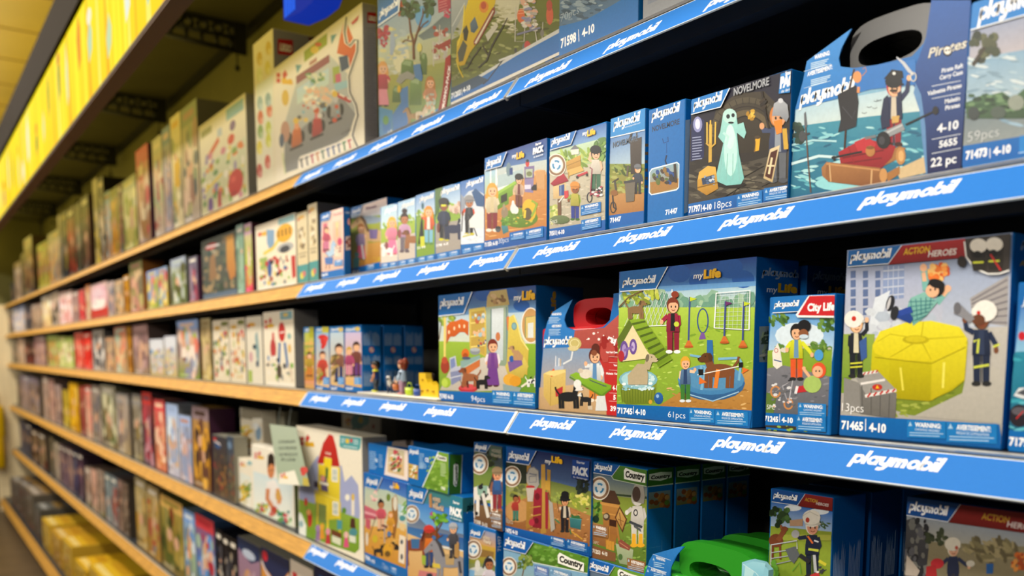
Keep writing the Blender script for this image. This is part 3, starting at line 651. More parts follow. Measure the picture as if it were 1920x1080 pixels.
# crate
A.poly([(380, 640), (440, 660), (445, 780), (378, 762)], '8a8884'); A.poly([(440, 660), (585, 700), (580, 800), (445, 780)], '7c7a76', '6a6864'); A.poly([(425, 640), (510, 612), (586, 690), (470, 712)], '9c9a96')
for k in range(4): A.line([(450+k*36, 670+k*11), (452+k*34, 778+k*6)], 4, '5c5a58')
A.line([(432, 628), (510, 616)], 11, 'e8e4e0'); A.line([(462, 712), (584, 688)], 12, 'e8e4e0'); A.line([(445, 664), (540, 648)], 9, 'e8e4e0')
for k in range(5): A.line([(440+k*16, 632-k*3), (448+k*16, 622-k*3)], 5, 'c03028'); A.line([(472+k*24, 715-k*5), (484+k*24, 700-k*4)], 7, 'c03028')
A.ell(510, 677, 20, 12, 'c03028'); A.poly([(503, 682), (510, 668), (518, 682)], 'f0c020')
A.fig(428, 640, 262, '20242e', '1c1f28', armL=(-.05, .4), armR=(.2, .86), hair='c89848', hat='efece4', skin='f0c098', vest='d8d0b0'); A.ell(418, 412, 36, 34, 'f0ede6'); A.ell(420, 410, 9, 10, 'c83020'); A.poly([(440, 500), (468, 480), (470, 560), (448, 575)], '3a5c9c')
for y in (600, 585): A.line([(405, y), (452, y-4)], 6, 'd8d840')
A.fig(915, 672, 330, '24304c', '222c44', armL=(-.25, .78), armR=(.22, .42), hair='141414', skin='7a4a30', hat='efece4', vest='303c58'); A.ell(930, 380, 47, 42, 'f2efe8'); A.ell(905, 388, 8, 9, 'c8302a'); A.ell(905, 415, 26, 22, '6a402a')
for p in ([(885, 600), (945, 590)], [(885, 500), (905, 490), (900, 545)], [(960, 520), (985, 510)]): A.line(p, 9, 'd4dc50')
A.poly([(812, 350), (840, 360), (890, 410), (870, 428), (835, 400), (808, 390)], '8c8c92'); A.ell(823, 370, 15, 24, '6a6a70')
# leaping man
A.blob(745, 225, 46, 40, ['e87830', 'f09a48', 'f4c070', 'd85828'], 26, .3, 3)
A.line([(700, 300), (690, 210)], 26, '7ab8b0'); A.ell(690, 212, 14, 16, 'f0b890'); A.line([(740, 350), (785, 292)], 26, '7ab8b0'); A.ell(783, 293, 14, 14, 'f0b890'); A.line([(690, 230), (695, 265)], 16, 'f0b890'); A.line([(765, 320), (782, 298)], 16, 'f0b890')
A.poly([(640, 330), (695, 305), (745, 345), (700, 400), (650, 438), (625, 370)], '86c0b4', '6aa8a0')
for k in range(5): A.line([(640+k*20, 335-k*3), (650+k*16, 425-k*14)], 3, '3c7c84'); A.line([(632+k*6, 345+k*18), (735-k*8, 340+k*14)], 3, '3c7c84')
A.poly([(630, 370), (650, 410), (640, 430), (585, 405), (590, 385)], '20408c'); A.poly([(590, 380), (640, 362), (650, 385), (600, 400)], '2848a0'); A.ell(560, 350, 16, 32, '26282e', rot=15); A.ell(578, 388, 15, 28, '26282e', rot=15); A.ell(556, 352, 6, 26, 'c8c8cc', rot=15)
A.ell(738, 290, 34, 34, '181414'); A.ell(725, 302, 26, 26, 'f0b890'); A.ell(718, 298, 3.5, 5, '181414'); A.ell(736, 296, 3.5, 5, '181414'); A.ell(742, 274, 32, 18, '181414', rot=15)
A.poly([(362, 785), (985, 822), (1000, 915), (358, 862)], '0d66b2', '0b5ca6')
A.text(370, 838, '71465', 32, wd=84, bold=.04); A.line([(465, 800), (464, 848)], 3, 'ffffff'); A.text(477, 848, '4-10', 33, wd=66, bold=.04); A.text(372, 770, '13pcs', 34, wd=84, bold=-.01)
w_ = B.part('warning_label'); w_.notice(625, 805, 775, 872, '1a78c0', 'WARNING:', 'CHOKING HAZARD', 6); w_.notice(778, 812, 975, 890, '1a78c0', 'AVERTISSEMENT:', 'RISQUE DE SUFFOCATION', 8)
t = B.part('range_title'); t.poly([(602, 126), (860, 97), (850, 172), (550, 200)], 'b01c20', '8c1418'); t.text(610, 162, 'ACTION', 26, 'e8b820', wd=100, bold=.02, shear=.1); t.text(706, 170, 'HEROES', 24, 'f0ece8', wd=108, bold=.02, shear=.15)
t.line([(612, 158), (720, 138)], 1.5, 'e8b820')
badge(B, [(397, 146), (604, 124), (552, 196), (394, 208)], 402, 186, 23, 158)
i = B.part('inset_picture'); pts = [(850, 98), (1028, 78), (1022, 222), (985, 235), (940, 236), (890, 215), (855, 170)]; i.poly(pts, '3a3430'); i.line(pts[2:]+[(848, 110)], 6, 'f4f4f0')
for x, y in ((903, 150), (965, 145)): i.ell(x, y, 32, 40, '201c1a'); i.ell(x, y-24, 34, 28, 'ece6da'); i.ell(x-4, y+10, 16, 14, '0c0c0c'); i.poly([(x-32, y+25), (x+32, y+22), (x+30, y+70), (x-20, y+75)], '2a2620'); i.line([(x-22, y+42), (x+20, y+40)], 7, 'd0d838')
i.ell(838, 188, 18, 22, '241e1c'); i.line([(950, 160), (990, 222)], 7, 'c02828')
S = B.side(); S.logo(1066, 130, 26, 190, 'a0b4c8'); S.text(1062, 205, 'ACTION', 24, 'c0a030', wd=130)
B.done()
# ---- edge box with sea
B = Box('toy_box', 'blue toy box with turquoise sea picture cut by the bay end, numbered from 7179', (1074, 275), (1420, 240), (1400, 945), (1002, 915), .006, .07, v=V5, bz=Z3)
A = B.A
A.poly([(1068, 360), (1400, 330), (1400, 520), (1046, 540)], '4c80c8', '8cc0e0'); A.poly([(1046, 540), (1400, 520), (1400, 900), (1012, 840)], '2c8ca8', '1c5c7c'); A.speck(1030, 540, 1380, 850, ['3ca4b8', '247c98', '60b8c8'], 70, 24, 3, .25)
A.poly([(1040, 710), (1060, 680), (1200, 670), (1200, 720), (1075, 722)], 'd8dce0'); A.poly([(1050, 700), (1090, 680), (1160, 690), (1090, 712)], '4c5058'); A.ell(1062, 788, 40, 44, '28242c'); A.ell(1062, 770, 30, 16, '5c5860'); A.line([(1050, 800), (1078, 770)], 5, 'c83030'); A.ell(1072, 478, 14, 18, 'c8202c')
A.poly([(1018, 845), (1400, 870), (1400, 945), (1002, 915)], PB); A.text(1022, 902, '71793', 32, wd=92, bold=.04)
badge(B, [(1078, 276), (1300, 256), (1250, 344), (1070, 362)], 1066+12, 345, 26, 170)
B.done()
# ---- pet nursery set
V3 = (800, 520, 3.6)
B = Box('toy_box', 'blue toy box showing a yellow dog nursery with slide and orange awning', (80, 125), (775, 45), (750, 890), (85, 840), .018, .11, v=V3, bz=Z3, x1=at(1008, 760, .022).x-.001)
A = B.A
A.poly([(80, 125), (775, 45), (770, 300), (82, 280)], '123c88', '7cb0e0'); A.poly([(82, 262), (770, 230), (765, 480), (84, 480)], 'b8d0e0', 'd8dcc0'); A.poly([(84, 430), (762, 450), (755, 840), (84, 780)], '9cbc3c', '6c8c2c')
for x, y in ((380, 120), (560, 110), (640, 190)): A.ell(x, y, 55, 40, '1c58a8')
A.poly([(160, 620), (380, 540), (560, 560), (640, 760), (300, 770), (90, 760)], 'd0c8bc', 'b8b0a4')
A.blob(140, 285, 60, 40, ['8ca83c', 'b0c050', '6c8830'], 20, .25, 2); A.line([(100, 300), (85, 420)], 6, '6a5840'); A.poly([(640, 460), (760, 450), (755, 770), (600, 780)], '8cb434', '64902a')
A.poly([(116, 270), (132, 270), (130, 560), (116, 560)], 'e8d070')
A.poly([(135, 330), (160, 300), (200, 295), (235, 280), (265, 290), (284, 300), (282, 395), (255, 370), (225, 370), (190, 400), (160, 400), (134, 450)], 'd86820', 'b85018')
for x, y in ((152, 370), (188, 345), (222, 330), (255, 330)): A.ell(x, y, 6, 13, 'f4d8b0')
A.poly([(286, 215), (395, 198), (405, 260), (405, 540), (290, 480)], 'e0c860', 'c8ac48'); A.poly([(300, 235), (390, 222), (390, 520), (300, 470)], 'c0a048')
for y in (310, 400, 470): A.line([(298, y), (398, y-12)], 9, 'ecd878')
A.speck(310, 255, 388, 300, ['d8e0e0', '8cb0c0', 'e8c8a0', 'c06040'], 14, 9, 2, 1.5); A.speck(310, 345, 388, 390, ['d8e0e0', 'a8c8d0', 'e8b890'], 14, 9, 3, 1.4); A.speck(340, 420, 400, 465, ['c8d8dc', 'c04838', '405878'], 10, 9, 8, 1)
A.poly([(400, 200), (550, 185), (556, 600), (408, 590)], 'a8b8a0', '8ca088'); A.poly([(410, 130), (430, 95), (540, 80), (560, 185), (404, 202)], 'c8b070'); A.blob(485, 140, 60, 40, ['b89060', '8a6844', 'd8b888', 'a07850'], 14, .3, 7)
A.poly([(432, 215), (520, 205), (516, 560), (432, 560)], 'dce4e8', 'c0ccd0'); A.line([(436, 215), (434, 560)], 7, '5c7c7c'); A.line([(540, 200), (545, 590)], 10, '6c8c8c'); A.ell(482, 400, 16, 30, 'c87848'); A.poly([(540, 270), (556, 260), (554, 370), (545, 350)], 'd8783c')
A.poly([(556, 270), (590, 250), (610, 300), (640, 400), (690, 490), (680, 660), (540, 600)], 'e0cc5c', 'c4a840'); A.line([(590, 255), (615, 320), (640, 420), (688, 490)], 9, 'f0e088'); A.ell(592, 330, 18, 26, '5c8c98'); A.ell(592, 330, 14, 20, '84b0b4')
A.ell(705, 325, 66, 122, 'f4eee0', n=28); A.ell(705, 325, 60, 114, 'c8985c', n=28); A.poly([(668, 270), (740, 258), (740, 410), (670, 408)], 'd8c070'); A.poly([(685, 310), (722, 304), (722, 408), (685, 408)], 'dce0dc'); A.line([(668, 410), (668, 270), (740, 260), (742, 408)], 6, '7c8c60')
A.fig(447, 738, 345, '8c54a0', '703c8c', hair='7a2c1c', armL=(-.14, .46), armR=(.12, .42), sleeve='e8e0e4', skirt=True, shoes='4a2418', vest='703c8c')
A.poly([(228, 565), (360, 525), (362, 590), (235, 660)], '88a8a4'); A.poly([(250, 610), (360, 550), (360, 600), (262, 665)], 'c87038'); A.line([(250, 610), (360, 550)], 6, 'a8c4bc')
A.ell(327, 500, 34, 24, '8a9098'); A.ell(327, 488, 34, 12, 'b0b8bc'); A.ell(262, 515, 26, 34, 'd86c20'); A.ell(262, 530, 18, 20, 'a84c14'); A.ell(268, 546, 30, 10, '4c5470')
A.poly([(155, 545), (195, 530), (205, 600), (232, 610), (225, 690), (165, 720)], 'c8ccd8', '9ca0bc'); A.poly([(160, 640), (232, 625), (235, 690), (170, 728)], '8088ac'); A.line([(160, 680), (232, 662)], 5, 'e0e4ec'); A.poly([(160, 555), (190, 540), (196, 600), (165, 618)], '7888b8')
A.ell(125, 600, 30, 50, '9c3c28'); A.ell(122, 560, 20, 24, 'b84c30'); A.ell(132, 710, 33, 36, '9cb834'); A.ell(124, 712, 20, 28, 'b8d050'); A.ell(280, 750, 66, 28, 'b83038'); A.ell(280, 740, 58, 20, 'd04c50'); A.dog(262, 745, 62, '5c2c1c', flip=1); A.dog(290, 738, 130, '9a5c38', '8a4c2c', -1)
A.dog(378, 752, 92, '1c1a1c', '28262a', 1); A.poly([(530, 600), (555, 560), (660, 540), (690, 600), (650, 680), (560, 690)], 'dcc860', 'b8a040'); A.poly([(548, 570), (640, 545), (650, 590), (560, 640)], '7c5c98'); A.ell(575, 550, 16, 22, '2c5ca8'); A.dog(610, 560, 100, 'b89068', flip=-1, sit=True)
A.ell(565, 690, 48, 40, 'e0a83c'); A.ell(600, 700, 40, 36, 'd89828'); A.line([(640, 740), (690, 705)], 14, 'e8e0cc'); A.dog(715, 740, 80, 'e8e8e4', 'dcdcd8', 1); A.speck(690, 670, 745, 720, ['181818'], 10, 5, 3, 1); A.poly([(515, 720), (640, 745), (620, 790), (520, 775)], '8ca0a0')
A.poly([(84, 765), (440, 778), (752, 800), (750, 890), (85, 840)], '0d66b2', '0b5aa4')
A.text(88, 814, '71743', 30, wd=46, bold=.04); A.line([(139, 788), (138, 822)], 2, 'ffffff'); A.text(144, 820, '4-10', 30, wd=36, bold=.04); A.text(302, 835, '94pcs', 40, wd=92, bold=-.012)
w_ = B.part('warning_label'); w_.notice(442, 762, 578, 850, '1a78c0', 'WARNING:', 'CHOKING HAZARD', 8); w_.notice(580, 770, 740, 862, '1a78c0', 'AVERTISSEMENT:', 'RISQUE DE SUFFOCATION', 12)
badge(B, [(80, 126), (306, 98), (250, 244), (81, 262)], 88, 198, 34, 162)
t = B.part('range_title'); mylife(t, 588, 156, 52, 148, 10)
S = B.side(); S._place(glyphs('Life', .05), 870, 250, 40, 120, 'b89428', 0, .73, True)
B.done()
# ---- carry cases: printed card sleeve round a moulded case with a grip hole
def ring_faces(mb, outer, inner, y0, y1, c):
    n = len(outer); vs = [(x, y, z) for y in (y0, y1) for x, z in outer+inner]; fs = []
    for i in range(n):
        j = (i+1) % n; fs += [(i, j, n+j, n+i), (2*n+i, 3*n+i, 3*n+j, 2*n+j), (i, 2*n+i, 2*n+j, j), (n+i, n+j, 3*n+j, 3*n+i)]
    mb.add(vs, fs, c)
def carry_case(label, v, outline, grip, Y, dep, z0, bodyc, sleevec, draw, ztop=None):
    f = lambda p: at(v[0]+p[0]/v[2], v[1]+p[1]/v[2], Y)
    pts = [(f(p).x, max(z0, f(p).z)) for p in outline]; xs = [p[0] for p in pts]; x0, x1 = min(xs), max(xs)
    base = Vector(((x0+x1)/2, Y+dep/2, z0)); r = empty('carry_case', base, label, 'toy case')
    mb = MB(); mb.prism(pts, Y, Y+.0012, 'y', sleevec)
    A = Art((x0, Y, z0), (1, 0, 0), (0, 0, 1)).size(x1-x0, max(p[1] for p in pts)-z0).view(*v); draw(A); A.mesh(mb)
    left = [p for p in pts if p[0] < x0+.3*(x1-x0)]
    mb.build('printed_sleeve', INK, r, shift=base)
    # grip: outer and inner outlines from the photo, inner hole
    (cx, cz, rx, rz), (ix, iz, jx, jz) = grip; n = 28
    k1 = f((cx, cz)); sx = abs(f((cx+rx, cz)).x-k1.x); sz = abs(f((cx, cz-rz)).z-k1.z); k2 = f((ix, iz)); tx = abs(f((ix+jx, iz)).x-k2.x); tz = abs(f((ix, iz-jz)).z-k2.z)
    def sup(c, a, b, e): 
        o = []
        for q in range(n):
            t = 2*math.pi*q/n; co, si = math.cos(t), math.sin(t); o.append((c.x+a*math.copysign(abs(co)**e, co), c.z+b*math.copysign(abs(si)**e, si)))
        return o
    mb = MB(); o_, i_ = sup(k1, sx, sz, .55), sup(k2, tx, tz, .8)
    ring_faces(mb, o_, i_, Y+.010, Y+dep*.42, bodyc); ring_faces(mb, sup(k1, sx*.96, sz*.9, .55), sup(k2, tx*1.02, tz*1.02, .8), Y+dep*.45, Y+dep-.002, bodyc)
    ob = mb.build('grip', PLASTIC, r, shift=base)
    zt = k1.z-sz*.72
    mb = MB(); mb.bbox(x0+.004, x1-.004, Y+.002, Y+dep, z0, zt, bodyc, .006, 2); mb.build('case_body', PLASTIC, r, shift=base)
    return r
def draw_vet(A):
    A.poly([(788, 480), (1300, 450), (1300, 960), (755, 895)], '7c9cc0', 'c8a880'); A.poly([(760, 745), (1300, 700), (1300, 960), (755, 895)], 'd0b088', 'b89468')
    A.poly([(1070, 360), (1300, 330), (1290, 960), (1215, 935), (1195, 620)], 'b83830', 'c01c20'); A.poly([(930, 345), (1000, 360), (1200, 340), (1300, 250), (1300, 480), (990, 480), (960, 420)], 'b8564c', 'a84840')
    A.poly([(785, 480), (790, 400), (815, 300), (850, 235), (985, 150), (925, 280), (945, 340), (1000, 360), (985, 470)], '2f86d0', '2474c0')
    for y, t in ((250, 'WARNING:'), (330, 'AVERTISSEMENT:')): A.text(845, y+8, t, 17, wd=66, bold=.03); A.lines(825, y+22, 905, y+52, 4, 'b8d4ec', 4, int(y)); A.line([(820, y+62), (905, y+58)], 1.5, 'cfe4f4')
    A.logo(790, 455, 36, 188)
    A.speck(1080, 370, 1290, 430, ['f8ece8'], 8, 7, 3, 1)
    A.text(1218, 445, 'City', 42, wd=66, bold=.06)
    A.speck(1180, 440, 1290, 520, ['9a2420', 'b84840'], 10, 22, 5, 2)
    for y, t in ((512, 'Vet Visit Case'), (600, 'Vet'), (655, 'Maletin Vet')): A.text(1212 if y != 600 else 1262, y, t, 14, wd=78 if y != 600 else 24, bold=.03)
    for y in (535, 575, 625, 780, 835): A.line([(1232, y), (1292, y+3)], 2, 'f0d8d4')
    A.text(1255, 760, '4-10', 32, wd=46, bold=.04); A.text(1260, 825, '5', 32, wd=16, bold=.04); A.text(1240, 900, '39', 34, wd=38, bold=.03)
    A.ell(1000, 445, 46, 40, 'c8b870', rot=20); A.ring(1000, 445, 30, 26, 5, 'e8e0b0'); A.ell(990, 480, 36, 18, 'd8c890'); A.line([(985, 500), (975, 555), (920, 585)], 12, 'dce0e4')
    A.poly([(862, 600), (920, 575), (925, 620), (866, 648)], 'b0bcd0')
    for k in range(5): A.line([(870+k*11, 600), (872+k*11, 530+k*7)], 7, ['d8dce4', '9cb0c8', 'e0e4e8', 'c8b090', '8ca4c0'][k])
    A.poly([(788, 650), (830, 630), (940, 620), (935, 840), (835, 870), (790, 800)], 'dcc070', 'c4a454'); A.line([(838, 680), (835, 868)], 4, 'a88840'); A.poly([(832, 640), (860, 615), (875, 660), (840, 672)], 'e06428')
    A.poly([(868, 760), (920, 735), (918, 790), (872, 808)], 'b83034'); A.poly([(790, 650), (860, 668), (940, 640), (930, 625), (830, 632)], 'ecd488')
    A.fig(1135, 840, 390, 'e4e8ea', 'd88030', hair='5c2418', armL=(-.2, .66), armR=(.14, .42), vest='5c8cbc', shoes='e8dcc8'); A.ell(1142, 480, 28, 34, '5c2418'); A.ell(1132, 510, 20, 20, '8a4c30')
    A.poly([(965, 660), (1010, 640), (1250, 730), (1240, 760), (1190, 806), (1160, 790)], '8cb82c', '6c9c24'); A.line([(965, 672), (1180, 800), (1248, 750)], 12, '5c8420'); A.poly([(1150, 800), (1205, 800), (1220, 900), (1140, 900)], 'd8dcdc')
    A.ell(1075, 652, 42, 32, 'e0d8c8'); A.ell(1040, 630, 18, 16, 'd0c4b0')
    for k in range(6): A.line([(1100+k*18, 690+k*8), (1125+k*18, 705+k*6)], 6, '4c5c5c')
    A.dog(965, 885, 165, '1c1c1e', 'e8e4e0', 1); A.ell(1020, 720, 26, 30, 'e8e8e4'); A.dog(1070, 868, 90, '202022', 'e4e4e0', -1); A.poly([(1088, 868), (1118, 866), (1122, 895), (1090, 893)], 'c8b8a0')
carry_case('red handled vet carry case with blue and red printed sleeve', V3, [(757, 895), (788, 420), (796, 370), (815, 300), (850, 235), (985, 150), (940, 240), (930, 290), (945, 335), (1000, 357), (1100, 352), (1190, 335), (1235, 290), (1258, 170), (1262, 110), (1300, 105), (1322, 120), (1322, 955)], ((1115, 250, 165, 112), (1130, 262, 92, 58)), .022, .075, Z3, 'b81820', PB, draw_vet)
# ---- slim boxes beside the display, three deep
V2 = (540, 560, 3.84)
fr = [((118, 205), (192, 203), (190, 652), (116, 648), 'yellow and green front', 0), ((200, 205), (298, 200), (298, 668), (198, 655), 'red balloon figure on the front', 1), ((303, 200), (405, 196), (403, 680), (302, 668), 'figure with a dark pet on the front', 2), ((411, 196), (530, 186), (532, 692), (410, 678), 'purple vanity table on the front', 3)]
for TL, TR, BR, BL, d, k in fr:
    for row in range(3 if k == 3 else 1):
        B = Box('toy_box', ('slim blue toy box beside the small figures, %s' % d) if row == 0 else 'slim blue toy box %s behind the purple vanity one' % ('directly', 'second')[row-1], TL, TR, BR, BL, .03, .055, v=V2, bz=Z3, group='slim blue toy boxes')
        if row:
            B.Y = .03+.0605*row; B.A.O.y = B.Y; 
        else:
            A = B.A; x0, x1 = TL[0], TR[0]; w = x1-x0
            A.poly([(x0, 240), (x1, 236), (x1, 640), (x0, 620)], ['b8c050', '8cb8d8', 'b8ccd8', 'c8b8d8'][k], ['c87838', 'e8c080', 'd8b070', 'e0b058'][k]); A.poly([(x0, 206), (x1, 203), (x1, 240), (x0, 243)], PL); A.logo(x0+4, 232, 14, w*.55)
            if k == 0: A.rect(x0+w*.45, 205, x1, 280, 'a8a828'); A.blob(x0+w*.5, 420, w*.4, 150, ['a0a83c', 'c88840', 'd8b060', '98a050'], 20, .3, 5); A.rect(x0, 590, x1, 648, 'd89070', 'c8a050'); A.fig(x0+w*.5, 560, 190, 'b89838', 'c87830', face=False)
            if k == 1: A.rect(x0+w*.45, 203, x1, 245, 'c8c040'); A.blob(x0+w*.6, 300, w*.3, 50, ['c82c28', 'd84038'], 9, .5, 5); A.fig(x0+w*.5, 590, 230, 'c84838', 'a83c28', hair='5c2c1c', face=False, skirt=True); A.blob(x0+w*.2, 560, w*.3, 60, ['7ca040', 'b89050'], 12, .3, 2)
            if k == 2: A.ell(x1-w*.25, 222, w*.18, 16, 'e8c860'); A.fig(x0+w*.62, 600, 300, '8c5c48', '2c3460', hair='3c241c', face=False); A.blob(x0+w*.25, 470, w*.2, 80, ['8c7838', 'b89858', '6c5c30'], 10, .4, 3)
            if k == 3: A.ell(x1-w*.25, 218, w*.16, 16, 'e8c860'); A.rect(x0+w*.45, 460, x1-2, 560, '7048a0'); A.fig(x0+w*.68, 560, 270, '7a4438', '5c2c4c', hair='3c2018', face=False); A.fig(x0+w*.25, 560, 230, 'b04870', 'c87898', hair='c8a040', face=False)
            if k: A.poly([(x0, 622), (x1, 640), (x1, TR[1]+490), (x0, TL[1]+463)], PB); A.logo(x0+5, 650, 11, w*.42); A.rect(x1-w*.45, 565, x1-3, 620, PL); A.lines(x1-w*.42, 578, x1-w*.08, 610, 3, 'c8dcf0', 5, k)
        if k == 3:
            S = Art((B.x1, B.Y, Z3), (0, 1, 0), (0, 0, 1)).size(B.dep, B.h).unit(); B.S = S; r_ = random.Random(row)
            for half in (0, 1):
                for (v0, v1, mx) in ((.70, .74, .22), (.42, .44, .14), (.10, .12, .25), ):
                    for q in range(9): u = .07+half*.46+q*.044; S.poly([(u, v0), (u+.028, v0), (u+.028, v0+mx*r_.uniform(.55, 1)), (u, v0+mx*r_.uniform(.55, 1))], '8ca8c8')
            S.ell(.5, .635, .13, .045, 'c05040', n=16); S.ell(.5, .635, .10, .034, 'd8d0c8', n=16); S.line([(.42, .61), (.58, .66)], .02, 'c05040')
        B.done()
# ---- display of small figures on white stands
zp = Z3+.004
def pos(px, py, Y): p = at(px, py, Y); return p
mb = MB(); a, b = at(672, 740, .012), at(823, 750, .012); mb.bbox(a.x, b.x-.002, .008, .085, Z3, zp, 'f0ece0', .001, 1); tag(mb.build('display_stand', PLASTIC), 'flat white display stand under the small toy figures', 'stand')
def figurine(label, px, Y, h, shirt, legs, shoes, hair, skin, build_hair, armsw=.0, rz=0, extra=None, sleeve=None):
    p = at(px, 735, Y); r = empty('toy_figure', (p.x, Y, zp), label, 'toy figure', 'small toy figures on the display stand', rz)
    mb = MB(); k = h
    for sx in (-1, 1):
        mb.tube([(sx*.07*k, 0, .03*k), (sx*.075*k, 0, .2*k), (sx*.085*k, 0, .40*k)], [.055*k, .06*k, .075*k], legs, 10); mb.ball((sx*.075*k, -.03*k, .03*k), .065*k, .10*k, .03*k, shoes, 10)
        mb.tube([(sx*.14*k, 0, .62*k), (sx*.2*k, -.02*k, .5*k), (sx*.2*k, -.07*k-armsw*k, .38*k)], [.05*k, .045*k, .035*k], sleeve or shirt, 8); mb.ball((sx*.2*k, -.08*k-armsw*k, .35*k), .038*k, .045*k, .045*k, skin, 8)
    mb.lathe([(.15*k, .36*k), (.16*k, .42*k), (.13*k, .58*k), (.12*k, .66*k), (.05*k, .69*k)], shirt, 14, sy=.72); mb.tube([(0, 0, .66*k), (0, 0, .72*k)], .05*k, skin, 8)
    mb.ball((0, 0, .81*k), .125*k, .125*k, .13*k, skin, 16)
    for sx in (-1, 1): mb.ball((sx*.045*k, -.118*k, .83*k), .013*k, .012*k, .018*k, '1a1210', 6); mb.ball((sx*.125*k, .0, .80*k), .014*k, .02*k, .025*k, skin, 6)
    mb.ball((0, -.126*k, .80*k), .012*k, .014*k, .016*k, skin, 6)
    mb.tube([(-.03*k, -.12*k, .765*k), (0, -.124*k, .755*k), (.03*k, -.12*k, .765*k)], .006*k, '8a3a2a', 5)
    mb.build('body', PLASTIC, r); mb = MB(); build_hair(mb, k, hair); mb.build('hair', PLASTIC, r)
    if extra: extra(r, k)
    return r
def hair_short(mb, k, c): mb.ball((0, .02*k, .87*k), .145*k, .14*k, .10*k, c, 14); mb.ball((0, .06*k, .82*k), .13*k, .10*k, .12*k, c, 12); mb.ball((0, -.1*k, .91*k), .09*k, .07*k, .03*k, c, 10)
def hair_curly(mb, k, c):
    r = random.Random(4)
    for q in range(16): t = q*2.4; e = .3+.6*q/16; mb.ball((.12*k*math.cos(t)*math.cos(e), .03*k+.12*k*math.sin(t)*math.cos(e), .82*k+.14*k*math.sin(e)), .055*k, .055*k, .055*k, c, 8)
    mb.ball((0, .05*k, .82*k), .135*k, .11*k, .16*k, c, 12); mb.ball((.02*k, .1*k, .96*k), .07*k, .07*k, .06*k, c, 10)
def cop(r, k):
    mb = MB(); mb.lathe([(.14*k, .63*k), (.15*k, .66*k), (.09*k, .69*k)], 'd8dc30', 12, sy=.75); mb.box(-.12*k, .12*k, -.125*k, -.115*k, .5*k, .53*k, 'e0e0e0'); mb.build('yellow_collar', PLASTIC, r)
figurine('toy figure with black hair, blue vest and bright yellow shoes on the display stand', 705, .05, .08, '23407a', '3a4048', 'd8dc20', '17140f', 'c88860', hair_short, rz=-.7, extra=cop, sleeve='c88860')
def basket(r, k):
    mb = MB(); mb.lathe([(.06*k, .10*k), (.13*k, .12*k), (.17*k, .28*k), (.15*k, .28*k)], 'c07038', 14, at=(-.02*k, -.2*k, 0), sy=.7); mb.tube([(-.18*k, -.2*k, .27*k), (-.1*k, -.2*k, .42*k), (.06*k, -.2*k, .42*k), (.13*k, -.2*k, .27*k)], .015*k, 'a85c2c', 6); mb.build('basket', PLASTIC, r)
figurine('toy figure with red curly hair, pale blue coat and orange basket', 755, .045, .083, 'b8cde4', 'b890a8', 'c08080', '8a3c20', 'e8b890', hair_curly, rz=-1.0, extra=basket)
def toy_dog(name, label, px, Y, h, c, c2, rz):
    p = at(px, 735, Y); mb = MB(); k = h
    mb.ball((0, 0, .48*k), .34*k, .17*k, .19*k, c, 12)
    for x in (-.22, .22):
        for y in (-.1, .1): mb.tube([(x*k, y*k, .45*k), ((x+.02)*k, y*k, .2*k), (x*k, y*k, 0)], [.09*k, .055*k, .06*k], c2, 8)
    mb.tube([(.22*k, 0, .52*k), (.34*k, 0, .8*k)], [.15*k, .11*k], c, 10); mb.ball((.38*k, 0, .86*k), .16*k, .13*k, .13*k, c, 12); mb.ball((.52*k, 0, .81*k), .11*k, .08*k, .07*k, c2, 10); mb.ball((.62*k, 0, .83*k), .03*k, .035*k, .03*k, '101010', 6)
    for y in (-1, 1): mb.ball((.32*k, y*.13*k, .84*k), .05*k, .03*k, .13*k, '1a1816', 8); mb.ball((.47*k, y*.09*k, .89*k), .02*k, .02*k, .02*k, '101010', 6)
    mb.tube([(-.32*k, 0, .55*k), (-.48*k, 0, .7*k), (-.55*k, 0, .9*k)], [.05*k, .045*k, .02*k], c, 8); mb.ball((-.05*k, 0, .52*k), .2*k, .18*k, .17*k, c2, 10)
    o = mb.build(name, PLASTIC, loc=(p.x, Y, zp)); o.rotation_euler.z = rz; return tag(o, label, 'toy animal')
toy_dog('toy_dog', 'white and dark blue toy dog standing between the two toy figures', 734, .058, .042, 'e4e2dc', '2a3550', -.9)
toy_dog('toy_dog', 'dark brown toy dog in shadow beside the yellow toy wall', 806, .085, .05, '4a3020', '2a1a12', 2.4)
def toy_bag(label, px, Y, c, k):
    p = at(px, 740, Y); mb = MB(); mb.lathe([(.010*k, 0), (.012*k, .006*k), (.013*k, .018*k), (.011*k, .018*k)], c, 14, sy=.8); mb.tube([(-.011*k, 0, .016*k), (-.008*k, 0, .028*k), (.008*k, 0, .028*k), (.011*k, 0, .016*k)], .0012, c, 6)
    tag(mb.build('toy_bucket', PLASTIC, loc=(p.x, Y, zp)), label, 'toy bucket')
toy_bag('small lime green toy bucket between the figure in the coat and the yellow wall', 768, .03, 'b4cc2c', 1.0); toy_bag('small dark blue toy bucket beside the yellow toy wall', 783, .028, '2c4c98', .9)
p = at(802, 740, .05); mb = MB(); q0, q1 = at(786, 740, .03), at(822, 740, .03); wl = q1.x-q0.x
prof = [(q0.x, zp), (q1.x-.001, zp), (q1.x-.001, zp+.028), (q1.x-.25*wl, zp+.026), (q1.x-.4*wl, zp+.034), (q1.x-.55*wl, zp+.030), (q0.x+.36*wl, zp+.040), (q0.x+.34*wl, zp+.052), (q0.x, zp+.052)]
mb.prism(prof, .03, .045, 'y', 'e8c028')
for (u, zz, r) in ((.18, .014, .006), (.45, .016, .006), (.75, .014, .006), (.2, .038, .004)): mb.lathe([(r, 0), (r*.7, .001), (r*.6, -.002)], 'c89c14', 12, at=(q0.x+u*wl, .0295, zp+zz)); 
tag(mb.build('toy_wall', PLASTIC), 'yellow moulded toy wall piece with curved top beside the nursery box', 'toy wall')
